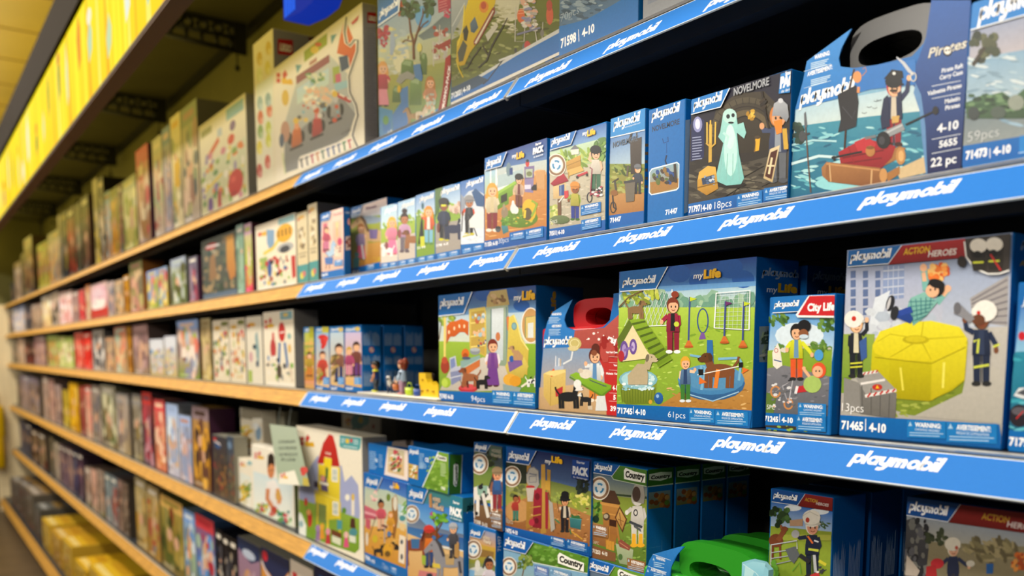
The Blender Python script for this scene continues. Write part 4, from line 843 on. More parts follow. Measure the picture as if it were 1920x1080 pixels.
# ================================================================== second shelf, blue bays
Z2 = ZS[2]
VA = (640, 240, 3.375); VC = (1040, 0, 2.5717); VT = (1480, 0, 2.7); VS = (590, 340, 5.4)
# ---- living room with rabbits
B = Box('toy_box', 'blue toy box showing a living room with two figures and pet rabbits', (910, 192), (1300, 62), (1300, 715), (905, 780), .006, .08, v=VA, bz=Z2)
A = B.A
A.poly([(908, 190), (1302, 60), (1300, 290), (906, 330)], '1a3c84', '6c94c4'); A.poly([(906, 270), (1300, 200), (1300, 420), (904, 460)], 'b4c4c8', 'c8b898'); A.poly([(904, 380), (1300, 280), (1300, 680), (904, 720)], 'c89050', 'b87434')
A.speck(920, 420, 1290, 690, ['d09a58', 'bc7c3c', 'd8a868'], 50, 26, 3, .15)
A.poly([(910, 272), (980, 262), (978, 420), (908, 420)], '9cc0dc', 'b8c890'); A.line([(945, 262), (945, 420)], 8, 'e8eaec'); A.line([(982, 255), (980, 430)], 9, 'e8eaec'); A.poly([(985, 320), (1060, 270), (1120, 272), (1120, 330), (990, 400)], 'dce0e0')
A.poly([(990, 300), (1150, 260), (1150, 330), (990, 380)], 'a8bcc0'); A.ell(1060, 262, 16, 44, '6c8490')
A.poly([(982, 420), (1110, 345), (1112, 410), (1060, 440), (1060, 480), (985, 520)], '7ca434', '5c8424'); A.poly([(978, 410), (1100, 335), (1112, 346), (982, 428)], '94bc48'); A.poly([(1010, 430), (1050, 410), (1050, 460), (1012, 478)], '2c2c20')
A.poly([(1065, 255), (1085, 250), (1086, 295), (1066, 298)], '24407c')
A.poly([(1158, 245), (1222, 238), (1220, 318), (1160, 325)], '7c6c98', '6a5c88'); A.poly([(1166, 262), (1212, 258), (1210, 312), (1168, 314)], 'a8b4a0'); A.ell(1190, 290, 18, 16, '707850'); A.poly([(1160, 325), (1218, 320), (1214, 410), (1162, 405)], '8478a4'); A.poly([(1160, 360), (1200, 358), (1200, 385), (1160, 388)], 'd0cce0')
A.ell(1178, 225, 12, 22, 'c03030'); A.ell(1178, 208, 9, 10, '282828'); A.dog(1225, 395, 55, '1c1c1e', flip=1, sit=True)
A.ell(1258, 285, 40, 22, 'd8a870'); A.poly([(1228, 275), (1290, 265), (1290, 390), (1240, 380)], 'c49460')
A.ell(1130, 570, 115, 62, '6c8c2c', '587820'); A.speck(1040, 530, 1210, 610, ['88a83c', '4c6c1c', 'a0b850', 'd8b040'], 40, 9, 4, .5)
A.fig(955, 655, 330, 'd8c8a8', '7c2430', hair='d89c38', long=True, armL=(-.08, .38), armR=(.1, .5), shoes='e8e0d4', vest='c8b890')
A.fig(1125, 505, 225, 'c8a890', '6c3c38', hair='141416', armL=(-.18, .4), armR=(.12, .35), hat='1c1c20', vest='6c3434')
A.ell(1190, 520, 44, 70, 'd8b028', rot=-5); A.ell(1180, 545, 28, 40, '5c5034'); A.line([(1205, 460), (1240, 480), (1225, 520), (1205, 560)], 14, '8ca838'); A.line([(1160, 570), (1165, 520)], 14, 'e0c030')
A.ell(1090, 510, 20, 32, 'dcdcd8'); A.ell(1088, 478, 9, 20, 'e8e4e0'); A.ell(1035, 535, 22, 36, '8c7c64'); A.ell(1030, 500, 8, 22, '9c8c70'); A.ell(1105, 520, 18, 24, 'e8e4dc')
A.poly([(1012, 620), (1050, 600), (1060, 655), (1025, 672)], '4c8c94', '34707c'); A.blob(1040, 590, 24, 30, ['4c7c2c', '6c9c3c', '3c6420'], 12, .35, 2); A.ell(993, 640, 18, 20, '4c545c'); A.ell(993, 630, 16, 9, '282c30')
A.poly([(904, 715), (1065, 690), (1065, 662), (1275, 620), (1300, 625), (1300, 715), (905, 780)], '0d5cac', '0a4c98')
A._place(glyphs('71153', .04), 906, 752, 26, 48, 'ffffff', 0, .73, False, 950, 744); A.line([(955, 725), (955, 748)], 2, 'fff'*2); A._place(glyphs('4-10', .04), 960, 744, 25, 30, 'ffffff', 0, .73, False, 990, 738); A._place(glyphs('30pcs', -.012), 995, 732, 34, 62, 'e8eef4', 0, .73, False, 1060, 716)
w_ = B.part('warning_label'); w_.notice(1070, 668, 1160, 712, '1a70bc', 'WARNING:', 'CHOKING HAZARD', -14); w_.notice(1165, 648, 1278, 708, '1a70bc', 'AVERTISSEMENT:', 'RISQUE DE SUFFOCATION', -20)
t = B.part('range_title'); mylife(t, 1080, 192, 34, 76, -14)
t = B.part('pack_flash'); t._place(glyphs('PACK', .07), 1212, 166, 36, 66, 'ffffff', .05, .73, False, 1280, 142); t._place(glyphs('Starter', .03), 1228, 112, 15, 40, 'ffffff', 0, .73, False, 1266, 96); t._place(glyphs('de demarrage', .02), 1216, 190, 12, 58, 'e8eef4', 0, .73, False, 1276, 170)
badge(B, [(910, 193), (1046, 150), (1012, 240), (908, 268)], 916, 246, 27, 92); B.part('logo_rule') if 0 else None
B.done()
# ---- book exchange scooter
B = Box('toy_box', 'blue toy box showing a red roofed book house and a figure on a scooter', (1322, 60), (1676, -30), (1672, 655), (1315, 710), .006, .08, v=VA, bz=Z2)
A = B.A
A.poly([(1322, 60), (1678, -32), (1674, 160), (1320, 180)], '2458a4', '9cc4e8'); A.poly([(1320, 150), (1674, 60), (1672, 280), (1318, 330)], 'b8d0b8', '9cb45c'); A.poly([(1318, 270), (1672, 210), (1670, 620), (1315, 660)], 'c0b8a4', 'aca490'); A.speck(1325, 280, 1665, 620, ['d0c8b8', 'a49c88', '989080', 'c8bca4'], 110, 12, 4, .35)
A.blob(1480, 190, 180, 60, ['8ca848', 'a4bc5c', '708c38', 'b8c870'], 50, .16, 3); A.blob(1640, 140, 40, 90, ['5c8040', '7ca050', '486c34'], 22, .3, 4); A.blob(1345, 540, 40, 70, ['8ca848', 'c8c850', 'b0b860', 'd8d890'], 26, .24, 5)
A.poly([(1455, 135), (1480, 110), (1505, 130), (1505, 165), (1458, 170)], 'd8d4cc'); A.poly([(1450, 138), (1480, 105), (1508, 132)], '6c7078')
A.poly([(1425, 215), (1515, 170), (1518, 240), (1430, 270)], 'c89c50', 'b08438'); A.line([(1430, 240), (1516, 205)], 4, '8c6828'); A.poly([(1430, 268), (1516, 240), (1540, 270), (1440, 305)], 'd0a85c'); A.line([(1440, 280), (1440, 320)], 8, 'a88848'); A.line([(1495, 305), (1560, 280)], 14, 'b83440'); A.ell(1495, 312, 8, 9, '282828'); A.ell(1556, 296, 8, 9, '282828')
A.poly([(1340, 350), (1420, 335), (1425, 440), (1342, 450)], 'dcc090', 'c4a470'); A.poly([(1325, 352), (1402, 278), (1440, 335), (1345, 368)], 'b02438', '901c30'); A.poly([(1378, 365), (1412, 355), (1412, 425), (1380, 430)], '2c4c8c'); A.line([(1390, 362), (1390, 428)], 3, 'a0b8d8'); A.poly([(1370, 450), (1392, 448), (1394, 580), (1372, 590)], '6a4c34'); A.line([(1378, 470), (1410, 430)], 7, 'e0e0dc'); A.ell(1385, 580, 62, 28, '6c7c54', '54643c')
A.poly([(1412, 400), (1438, 395), (1440, 440), (1415, 448)], 'c83c44')
A.fig(1480, 585, 255, 'b8b048', '28388c', hair='d88430', hat='d88c3c', armL=(-.2, .5), armR=(.1, .38), shoes='3c6424', skin='8a5434', sleeve='8ca048')
A.fig(1612, 400, 300, 'd4ccc0', '3c6850', hair='18181c', hat='1c1c22', armL=(-.14, .78), armR=(.1, .4), skin='e4b494', sleeve='e4b494')
A.ring(1572, 440, 15, 30, 8, '30303a', 20); A.line([(1578, 430), (1590, 260), (1575, 250)], 8, '8c4050'); A.line([(1580, 420), (1640, 400)], 10, 'a04454'); A.ring(1640, 395, 12, 22, 7, '30303a', 16); A.speck(1585, 365, 1650, 430, ['50545c', 'a84858', 'd8d8dc'], 14, 9, 3, .7)
recycle(A, 1364, 235, 72)
A.poly([(1315, 640), (1672, 580), (1672, 655), (1315, 710)], '0d5cac', '0a4c98'); A._place(glyphs('71511', .04), 1318, 682, 27, 46, 'ffffff', 0, .73, False, 1360, 674); A.line([(1366, 650), (1366, 680)], 2, 'ffffff'); A._place(glyphs('4-10', .04), 1372, 674, 26, 40, 'ffffff', 0, .73, False, 1412, 664); A._place(glyphs('5pcs', -.01), 1325, 608, 32, 44, 'f0f0e8', 0, .73, False, 1368, 598)
w_ = B.part('warning_label'); w_.notice(1515, 490, 1642, 555, '1a70bc', 'WARNING:', 'CHOKING HAZARD', -24); w_.notice(1518, 584, 1642, 650, '1a70bc', 'AVERTISSEMENT:', 'RISQUE DE SUFFOCATION', -24)
t = B.part('range_title'); mylife(t, 1526, 48, 32, 80, -12)
badge(B, [(1322, 60), (1486, 14), (1452, 104), (1320, 140)], 1328, 108, 26, 116)
B.done()
# ---- two Novelmore boxes, front and back outward
B = Box('toy_box', 'narrow blue toy box showing a knight at a wooden ballista tower', (272, 572), (438, 522), (430, 1068), (258, 1100), .010, .062, v=VC, bz=Z2)
A = B.A
A.poly([(270, 640), (440, 620), (436, 820), (264, 830)], '3c74b8', 'b8ccd4'); A.poly([(264, 790), (436, 790), (432, 1030), (258, 1048)], '7c8c3c', 'a07438'); A.poly([(262, 940), (432, 920), (430, 1020), (258, 1040)], 'b88850', 'a06c38'); A.speck(265, 810, 430, 930, ['5c7430', '8c9c48', '6c8034', 'a8a860'], 50, 12, 2, .5)
A.blob(330, 820, 60, 22, ['5c6c34', '8c9c50', '445424'], 14, .3, 3); A.poly([(365, 680), (420, 660), (418, 830), (368, 840)], '4c4440', '38302c'); A.line([(360, 690), (372, 640)], 10, '3c3834'); A.line([(395, 665), (402, 560)], 6, '3c3834'); A.line([(355, 800), (350, 850)], 9, '5c5048')
A.fig(402, 935, 150, '3c4454', '2c2c34', hair='c87838', hat='6c7078', armL=(-.18, .5), face=False); A.poly([(340, 880), (390, 868), (385, 970), (345, 975)], '6c6458'); A.line([(335, 880), (400, 870)], 12, '3c3c40'); A.line([(290, 870), (300, 940)], 10, '4c4840'); A.line([(278, 880), (310, 860)], 6, '3c3834'); A.line([(280, 940), (285, 1000), (300, 1010)], 7, '2c2c30'); A.ring(283, 1000, 13, 26, 5, '34343a', 16); A.ell(288, 930, 18, 14, '8c5c30')
A.poly([(272, 572), (440, 520), (438, 622), (270, 662)], PL); A.line([(270, 664), (438, 626)], 5, 'e8f0f4'); A._place(WM, 284, 622, 30, 128, 'ffffff', 0, 1., False, 412, 584); A.text(340, 618, 'www.playmobil.com', 9, 'd8e8f4', wd=72, bold=0)
A._place(glyphs('NOVELMORE', .03), 282, 712, 26, 122, '5c6470', 0, .73, False, 402, 690)
A.poly([(258, 1040), (430, 1016), (430, 1068), (258, 1100)], '0d5cac'); A._place(glyphs('71447', .04), 268, 1074, 22, 52, 'ffffff', 0, .73, False, 320, 1066)
S = B.side(); S.lines(436, 700, 452, 900, 6, '6c5c44', 14, 2)
B.done()
B = Box('toy_box', 'narrow plain blue toy box with one small picture, beside the knight box', (455, 522), (628, 482), (622, 1052), (442, 1078), .010, .062, v=VC, bz=Z2)
A = B.A
A._place(WM, 467, 578, 30, 135, 'ffffff', 0, 1., False, 602, 546); A._place(glyphs('NOVELMORE', .03), 470, 636, 26, 132, '2c3c54', 0, .73, False, 602, 606)
A.line([(520, 668), (526, 690), (548, 682), (546, 660)], 4, '0a3c74'); A.line([(540, 690), (540, 740)], 3, '0a4c8c'); A.line([(540, 748), (534, 775), (540, 795)], 7, '14284c')
A.poly([(456, 830), (468, 812), (590, 780), (602, 790), (600, 905), (588, 918), (466, 942), (454, 930)], 'dcecf4'); A.poly([(460, 832), (470, 818), (590, 786), (598, 794), (596, 902), (586, 912), (468, 936), (458, 926)], '88a8b8', 'a08448'); A.poly([(460, 880), (598, 860), (596, 902), (468, 936)], 'a0743c'); A.blob(530, 850, 60, 40, ['3c3834', '5c6c38', '2c4c8c', '8c6c3c', '4c3c34'], 30, .22, 2); A.line([(580, 790), (585, 880)], 12, '3c3430')
A._place(glyphs('71447', .04), 534, 1036, 24, 58, 'ffffff', 0, .73, False, 592, 1026)
S = B.side(); S.poly([(630, 580), (654, 575), (646, 1020), (624, 1030)], '8ca4b8')
B.done()
# ---- castle ghost
B = Box('toy_box', 'black and blue toy box showing a glowing ghost and a knight in a dungeon', (662, 478), (1186, 322), (1150, 958), (638, 1040), .008, .075, v=VC, bz=Z2, x1=at(1481.5, 370, .012).x-.001)
A = B.A
A.poly([(662, 478), (1190, 320), (1160, 640), (650, 720)], '14142c', '201c24'); A.poly([(650, 600), (1175, 500), (1152, 960), (640, 1000)], '241e1c', '2c2620')
A.poly([(780, 520), (880, 450), (1010, 440), (1090, 520), (1060, 720), (720, 760)], '3c3428', '2c2418')
for r_, c in ((170, '4c4434'), (140, '241c14'), (112, '5c5038'), (96, '1a1610')): A.line(arc(930, 660, r_, 180, 340, 14, r_*1.05), 26 if c in ('4c4434', '5c5038') else 6, c)
for k in range(14): t = math.radians(185+k*11); A.line([(930+150*math.cos(t), 660+158*math.sin(t)), (930+180*math.cos(t), 660+190*math.sin(t))], 3, '241e18')
A.poly([(640, 860), (1160, 720), (1152, 960), (640, 1010)], '4c463c', '38322a'); A.speck(650, 780, 1150, 950, ['5c564a', '302a22', '6a6454', '443e34'], 70, 26, 5, .3)
for p in ([(700, 900), (850, 860), (1000, 880)], [(860, 940), (920, 850), (1010, 800)], [(1000, 900), (1100, 850)], [(820, 950), (900, 900), (1050, 920)]): A.line(p, 3, '1c1814')
A.poly([(660, 590), (690, 560), (722, 580), (720, 760), (655, 780)], '1c2450'); A.ell(690, 600, 22, 38, '8c90c0'); A.ell(690, 598, 12, 26, 'd8d8ee')
A.lines(664, 665, 712, 770, 9, '9098b8', 5, 5, -6)
# ghost
A.ell(850, 890, 76, 16, '1c1814'); A.poly([(812, 560), (830, 530), (856, 526), (876, 548), (884, 600), (912, 590), (925, 640), (915, 668), (880, 640), (890, 740), (915, 860), (900, 888), (830, 895), (775, 870), (800, 760), (815, 690), (790, 660), (800, 635)], '9cd4d0', '7cc0bc')
A.ell(850, 730, 32, 120, 'b8e8e0'); A.ell(848, 660, 22, 60, 'c8f0e8'); A.line([(815, 640), (838, 660), (830, 700)], 12, 'b4e0dc'); A.ell(846, 560, 34, 36, 'b4dcd8'); A.ell(838, 562, 9, 11, '1c2428'); A.ell(862, 556, 8, 10, '1c2428'); A.ell(852, 592, 14, 5, '1c2428')
for k in range(4): A.line([(810+k*26, 740), (796+k*32, 870)], 4, '84bcb8')
A.blob(948, 560, 22, 34, ['c89c30', 'e0b848', 'a87c20'], 10, .3, 4)
A.poly([(745, 600), (760, 600), (758, 780), (742, 784)], 'c8a040'); A.line([(735, 590), (735, 690)], 7, 'dcb448'); A.line([(752, 580), (752, 690)], 7, 'dcb448'); A.line([(776, 588), (774, 690)], 7, 'dcb448'); A.line([(732, 690), (755, 712), (778, 690)], 8, 'c8a040')
A.poly([(690, 865), (782, 838), (790, 910), (735, 942), (690, 915)], 'c89838', 'a87824'); A.poly([(698, 830), (740, 800), (778, 805), (782, 838), (692, 866)], 'd8a848'); A.poly([(710, 860), (770, 842), (775, 880), (715, 892)], '30405c'); A.speck(712, 850, 770, 890, ['8ca0b8', '4c648c', 'c8d0d8'], 16, 6, 2, .8); A.line([(690, 905), (788, 880)], 5, '8c6418')
# knight
A.fig(1078, 880, 400, '3a4668', '5c6068', hair='c87830', armL=(-.25, .68), armR=(.12, .45), shoes='4c5058', skin='d89c70', vest='8c94a0'); A.poly([(1050, 560), (1060, 500), (1095, 478), (1125, 505), (1132, 565), (1120, 590), (1090, 560)], 'a8acb4', '7c8088'); A.ell(1092, 486, 12, 12, 'c8ccd4'); A.poly([(1058, 585), (1100, 575), (1098, 640), (1072, 650)], 'd88428'); A.ell(1068, 570, 4, 6, '181818'); A.ell(1090, 568, 4, 6, '181818')
A.line([(1110, 620), (1118, 720)], 22, 'c8a038'); A.poly([(1040, 720), (1088, 700), (1052, 880), (1008, 860)], 'd8c49c', 'c0a878'); A.poly([(1044, 735), (1078, 720), (1048, 865), (1016, 850)], '4c2418'); A.line([(1050, 760), (1035, 840)], 10, 'e0d0a8'); A.line([(1028, 800), (1062, 800)], 8, 'e0d0a8')
A.poly([(968, 670), (992, 662), (985, 725), (962, 732)], 'e0a828'); A.line([(968, 680), (965, 735)], 4, '5c4420'); A.ell(978, 662, 14, 8, '4c3c28'); A.line([(1000, 440), (1020, 560), (1035, 620)], 10, '241c18'); A.blob(1005, 500, 16, 24, ['241c18', '34281c'], 7, .5, 2); A.line([(1140, 640), (1135, 720)], 14, '2c2c34')
A.poly([(640, 985), (875, 940), (1142, 888), (1152, 958), (638, 1040)], '0f62ae', '0b4e98'); A._place(glyphs('71797', .04), 648, 1026, 30, 58, 'ffffff', 0, .73, False, 704, 1018); A.line([(709, 988), (708, 1022)], 3, 'ffffff'); A._place(glyphs('4-10', .04), 714, 1016, 27, 44, 'ffffff', 0, .73, False, 758, 1008); A._place(glyphs('18pcs', -.005), 772, 1008, 36, 82, 'e8eef4', 0, .73, False, 854, 994)
w_ = B.part('warning_label'); w_.notice(878, 938, 1000, 1000, '1a70bc', 'WARNING:', 'CHOKING HAZARD', -20); w_.notice(1010, 908, 1140, 970, '1a70bc', 'AVERTISSEM', 'RISQUE DE SUFF', -18)
t = B.part('range_title'); t._place(glyphs('NOVELMORE', .03), 862, 462, 38, 172, '6c7078', .0, .73, False, 1034, 414); t._place(glyphs('NOVELMORE', .01), 864, 460, 36, 168, 'a8acb4', .0, .73, False, 1032, 414)
t = B.part('pack_flash'); t.poly([(1090, 356), (1186, 326), (1180, 440), (1080, 452)], '1f7cc8'); t._place(glyphs('PACK', .07), 1086, 424, 50, 98, 'ffffff', .05, .73, False, 1180, 392); t._place(glyphs('Starter', .03), 1112, 364, 18, 56, 'ffffff', 0, .73, False, 1164, 346); t._place(glyphs('de demarrage', .01), 1092, 448, 14, 82, 'e8eef4', 0, .73, False, 1178, 418)
badge(B, [(662, 478), (844, 424), (800, 516), (658, 552)], 668, 526, 30, 134, '1576c4')
S = B.side(); S.poly([(630, 600), (640, 590), (640, 1000), (630, 1010)], '1a5c9c')
B.done()
# ---- pirate raft carry case
def draw_pirate(A):
    A.poly([(30, 555), (70, 410), (690, 330), (700, 880), (5, 1000)], '8cb8d4', '2c7c98'); A.poly([(36, 545), (640, 430), (700, 560), (690, 700), (20, 700)], 'a8c8d8', 'e4e4d0'); A.poly([(30, 640), (400, 590), (690, 560), (695, 880), (5, 1000)], '3c8ca4', '1c6484')
    A.speck(20, 640, 690, 960, ['2c7c98', '5cacbc', '1c5c7c', '88c8d0', 'a8d8dc'], 130, 26, 3, .25); A.line([(10, 830), (150, 790), (300, 800), (420, 760)], 14, 'c8e4e8'); A.line([(12, 735), (120, 710), (240, 715)], 10, 'a8d4dc'); A.ell(300, 930, 170, 40, '8cccd4'); A.poly([(540, 860), (690, 790), (692, 875), (560, 905)], 'c8b088'); A.blob(40, 680, 50, 60, ['2c4438', '3c5444', '243830'], 14, .3, 6)
    A.poly([(640, 330), (690, 205), (720, 0), (920, 0), (905, 200), (870, 850), (695, 880), (690, 640), (668, 480), (625, 430)], '2458a4', '182050'); A.poly([(630, 470), (660, 560), (672, 700), (692, 880), (700, 880), (690, 640), (668, 480), (640, 420)], '5c88b8')
    A.poly([(30, 555), (70, 410), (90, 310), (130, 280), (315, 145), (262, 250), (250, 300), (260, 338), (330, 345), (470, 330), (640, 330), (640, 420), (460, 440), (240, 500)], '2f86d0', '2474c0')
    A.poly([(330, 345), (640, 300), (640, 428), (345, 460)], '2670bc'); 
    for y, t in ((300, 'WARNING:'), (385, 'AVERTISSEMENT:')): A._place(glyphs(t, .03), 128 if y == 300 else 92, y+2, 22, 80, 'ffffff', 0, .73, False, 206 if y == 300 else 218, y-24); A.lines(110, y+22, 212, y+48, 4, 'b8d4ec', 5, y, -26); A.line([(75, y+62), (212, y+24)], 2, 'cfe4f4')
    A._place(WM, 50, 535, 50, 278, 'ffffff', 0, 1., False, 330, 452)
    # sail, spear, pirate, raft
    A.line([(280, 760), (300, 470), (330, 350)], 10, '3a2418'); A.poly([(245, 480), (340, 430), (352, 520), (340, 640), (300, 655), (248, 670), (262, 600)], '1a1a1e', '28282e'); A.line([(270, 540), (320, 600), (335, 560)], 4, '40404a'); A.ell(345, 390, 22, 30, 'd89058'); A.line([(352, 440), (350, 470)], 14, 'd89058'); A.line([(370, 385), (392, 360), (385, 340), (372, 350)], 5, 'a8785c')
    A.line([(80, 580), (95, 800), (110, 975)], 7, '5c4438'); A.poly([(76, 575), (84, 565), (92, 640), (78, 650)], '5c6068'); A.line([(55, 690), (105, 675)], 10, '3c3c40'); A.ell(68, 690, 18, 28, '44484c')
    A.fig(530, 740, 375, '202a50', '8c1c28', hair='b02430', hat='17171c', armL=(-.1, .52), armR=(.26, .92), shoes='3c1c18', vest='c8bca8', skin='e8b48c'); A.poly([(480, 400), (520, 352), (575, 360), (580, 395), (530, 400)], '15151a'); A.ell(532, 372, 8, 8, 'e0e0dc'); A.poly([(478, 500), (500, 480), (512, 640), (470, 655), (462, 600)], '1c2444'); A.poly([(548, 470), (568, 460), (575, 600), (555, 600)], '1c2444'); A.ell(530, 460, 20, 8, '3a2a1c'); A.ell(530, 480, 22, 26, 'c89878') if 0 else None
    A.line([(545, 290), (580, 320), (610, 360), (630, 380)], [6, 16, 18, 10], 'c0c4cc'); A.ring(630, 390, 14, 22, 5, 'd8d4c8', 14); A.poly([(520, 590), (560, 585), (555, 620), (522, 625)], 'c8a058')
    A.poly([(400, 880), (560, 800), (590, 750), (560, 740), (420, 800)], '9c6c3c'); A.ell(565, 790, 25, 44, 'b8844c'); A.ell(567, 790, 14, 28, 'd8a86c'); A.poly([(490, 880), (560, 840), (560, 880), (500, 920)], 'a06c38')
    A.poly([(250, 770), (380, 700), (540, 740), (520, 800), (470, 850), (330, 870), (265, 850)], 'a82028', '841820'); A.poly([(330, 720), (400, 690), (440, 730), (420, 780), (350, 770)], 'b82c34'); A.line([(270, 800), (480, 760)], 8, '701018'); A.line([(265, 830), (470, 800)], 7, '701018'); A.line([(300, 740), (340, 860)], 6, '8c1820')
    A.poly([(165, 850), (190, 820), (460, 850), (490, 880), (480, 930), (400, 945), (200, 920), (168, 890)], 'a87444', '7c4c28'); A.ell(478, 888, 20, 36, 'c08c54'); A.ell(200, 870, 14, 46, '8c5c34'); A.line([(205, 825), (212, 920)], 7, 'c8a070'); A.line([(420, 855), (415, 940)], 8, 'c8a070'); A.line([(190, 830), (460, 862)], 8, 'c08c58')
    A.line([(215, 800), (370, 768)], 10, '1c1c20'); A.line([(225, 790), (232, 815)], 12, '1c1c20'); A.line([(470, 690), (580, 640)], 38, '8c9094'); A.line([(480, 680), (575, 632)], 8, 'b8bcc0'); A.line([(590, 632), (740, 562)], 10, '1c1c20'); A.ell(742, 560, 16, 22, '1c1c20'); A.ell(478, 710, 36, 44, '1c1c20'); A.ell(470, 712, 16, 22, '3c3c42'); A.ell(412, 765, 24, 28, 'b07840'); A.ell(412, 748, 22, 9, '7c5028'); A.line([(385, 700), (440, 690)], 14, '707478')
    for x, y in ((440, 515), (405, 545), (432, 550), (380, 575), (455, 510)): A.line([(x-12, y-4), (x, y), (x+13, y-6)], 3, '3c4450')
    A._place(glyphs('Pirates', .05), 702, 296, 50, 192, '14141c', .2, .73, False, 896, 246); A._place(glyphs('Pirates', .02), 704, 294, 48, 188, 'd8d4c8', .2, .73, False, 894, 246); A.ell(802, 258, 24, 28, '14141c'); A.ell(802, 256, 18, 20, 'efeae0'); A.ell(795, 256, 5, 6, '14141c'); A.ell(810, 254, 5, 6, '14141c')
    def R_(x, y, x2, y2, t, h, b=.02): A._place(glyphs(t, b), x, y, h, 1, 'eef2f6', 0, .73, False, x2, y2)
    R_(772, 370, 880, 348, 'Pirate Raft', 22); R_(762, 405, 878, 380, 'Carry Case', 22); R_(700, 485, 872, 450, 'Valisette Pirates', 22); R_(788, 525, 864, 508, 'Maletin', 22); R_(790, 558, 864, 542, 'Piratas', 22)
    for y in (437, 500, 706, 778): A.line([(722, y), (868, y-28)], 3, 'dce4ec')
    R_(748, 672, 856, 652, '4-10', 42, .03); R_(758, 748, 850, 732, '5655', 34, .03); R_(716, 846, 846, 822, '22 pc', 44, .02)
carry_case('black handled pirate raft carry case with notched blue printed sleeve', VT, [(5, 1010), (30, 555), (70, 410), (92, 318), (130, 282), (318, 145), (270, 235), (250, 290), (258, 335), (300, 346), (400, 338), (520, 310), (620, 285), (680, 220), (705, 150), (720, 0), (920, 12), (905, 300), (862, 860)], ((500, 200, 235, 150), (480, 235, 165, 70)), .012, .085, Z2, '17171a', PB, draw_pirate)
# ---- crocodile lagoon box at the edge
B = Box('toy_box', 'large blue toy box with a crocodile lagoon picture, numbered 71473', (930, 0), (1500, -150), (1480, 735), (865, 842), .007, .085, v=VT, bz=Z2)
A = B.A
A.poly([(918, 140), (1500, -20), (1500, 330), (905, 420)], '8c98b4', 'c8b8b0'); A.poly([(905, 300), (1500, 200), (1500, 600), (890, 640)], '7ca0bc', 'b8c8cc'); A.poly([(890, 560), (1500, 480), (1480, 640), (872, 740)], '6c7c84', '8c9494')
A.speck(900, 280, 1190, 640, ['98b4c8', 'a8c0cc', '7c98ac', 'c8d4d8'], 60, 34, 3, .2); A.blob(985, 230, 80, 85, ['4c5038', '3c4430', '5c6044', '2c3428'], 34, .25, 4); A.line([(930, 330), (990, 240)], 18, '3c3428')
A.poly([(890, 520), (980, 490), (1080, 465), (1130, 500), (1190, 450), (1300, 440), (1300, 600), (900, 600)], '4c6c4c', '384c38'); A.speck(920, 480, 1200, 570, ['5c8058', '3c5840', '6c8c64', '304434'], 40, 18, 5, .5); A.ell(935, 575, 30, 34, '3c4444'); A.ell(1060, 570, 40, 32, '505c54'); A.ell(1150, 520, 42, 40, '8c9488')
A._place(glyphs('59pcs', -.012), 902, 720, 52, 160, 'c8ccd0', 0, .73, False, 1062, 692)
A.poly([(880, 740), (1500, 640), (1480, 735), (865, 842)], '0f66b4', '0d5cac'); A._place(glyphs('71473', .04), 892, 808, 42, 108, 'ffffff', 0, .73, False, 1000, 792); A.line([(1016, 752), (1016, 800)], 4, 'ffffff'); A._place(glyphs('4-10', .04), 1032, 786, 40, 90, 'ffffff', 0, .73, False, 1120, 770); A.poly([(1165, 690), (1300, 665), (1300, 760), (1165, 780)], '1f7cc8'); A.line([(1160, 775), (1300, 750)], 3, 'cfe4f4')
badge(B, [(932, 0), (1520, -150), (1500, -10), (918, 152)], 952, 108, 62, 330, '1a7ac8')
B.done()
# ---- small figure boxes, seven in a row
def small(TL, TR, BR, BL, label, paint, logo=True, Y=.012):
    B = Box('toy_box', label, TL, TR, BR, BL, Y, .045, v=VS, bz=Z2, group='small blue figure boxes'); A = B.A; paint(A, TL[0], TR[0], TL[1], BL[1])
    x0, x1 = BL[0], BR[0]; y0, y1 = BL[1], BR[1]; h = 78
    A.poly([(x0, y0-h), (x1, y1-h), (x1, y1), (x0, y0)], '0f66b4', '0b549e')
    for j in (.0, .46):
        a, b = x0+(j+.08)*(x1-x0), x0+(j+.46)*(x1-x0); k = (y1-y0)/(x1-x0); A.notice(a, y0-h+8+(a-x0)*k, b, y0-22+(a-x0)*k, '2079c4', 'WARNING:', 'CHOKING', k*(b-a))
    if logo: A._place(WM, TL[0]+.22*(TR[0]-TL[0]), TL[1]+(.18 if TR[0]-TL[0] < 180 else .2)*0+62, 34, 100, 'ffffff', 0, 1., False, TL[0]+.95*(TR[0]-TL[0]), TR[1]+40)
    return B
def meadow(A, x0, x1, y0, y1, sky='5c98d0', g='94b43c', path=None):
    A.poly([(x0, y0-60), (x1, y0-60), (x1, y0+220), (x0, y0+260)], sky, 'd4e4ec'); A.poly([(x0, y0+190), (x1, y0+170), (x1, y1), (x0, y1)], g, '7c9c34'); A.blob((x0+x1)/2, y0+170, (x1-x0)*.5, 50, ['7ca03c', '94b44c', '688c34', 'b8c85c'], 24, .22, int(x0))
    if path: A.poly([(x0, y0+340), (x1, y0+300), (x1, y1), (x0, y1)], path)
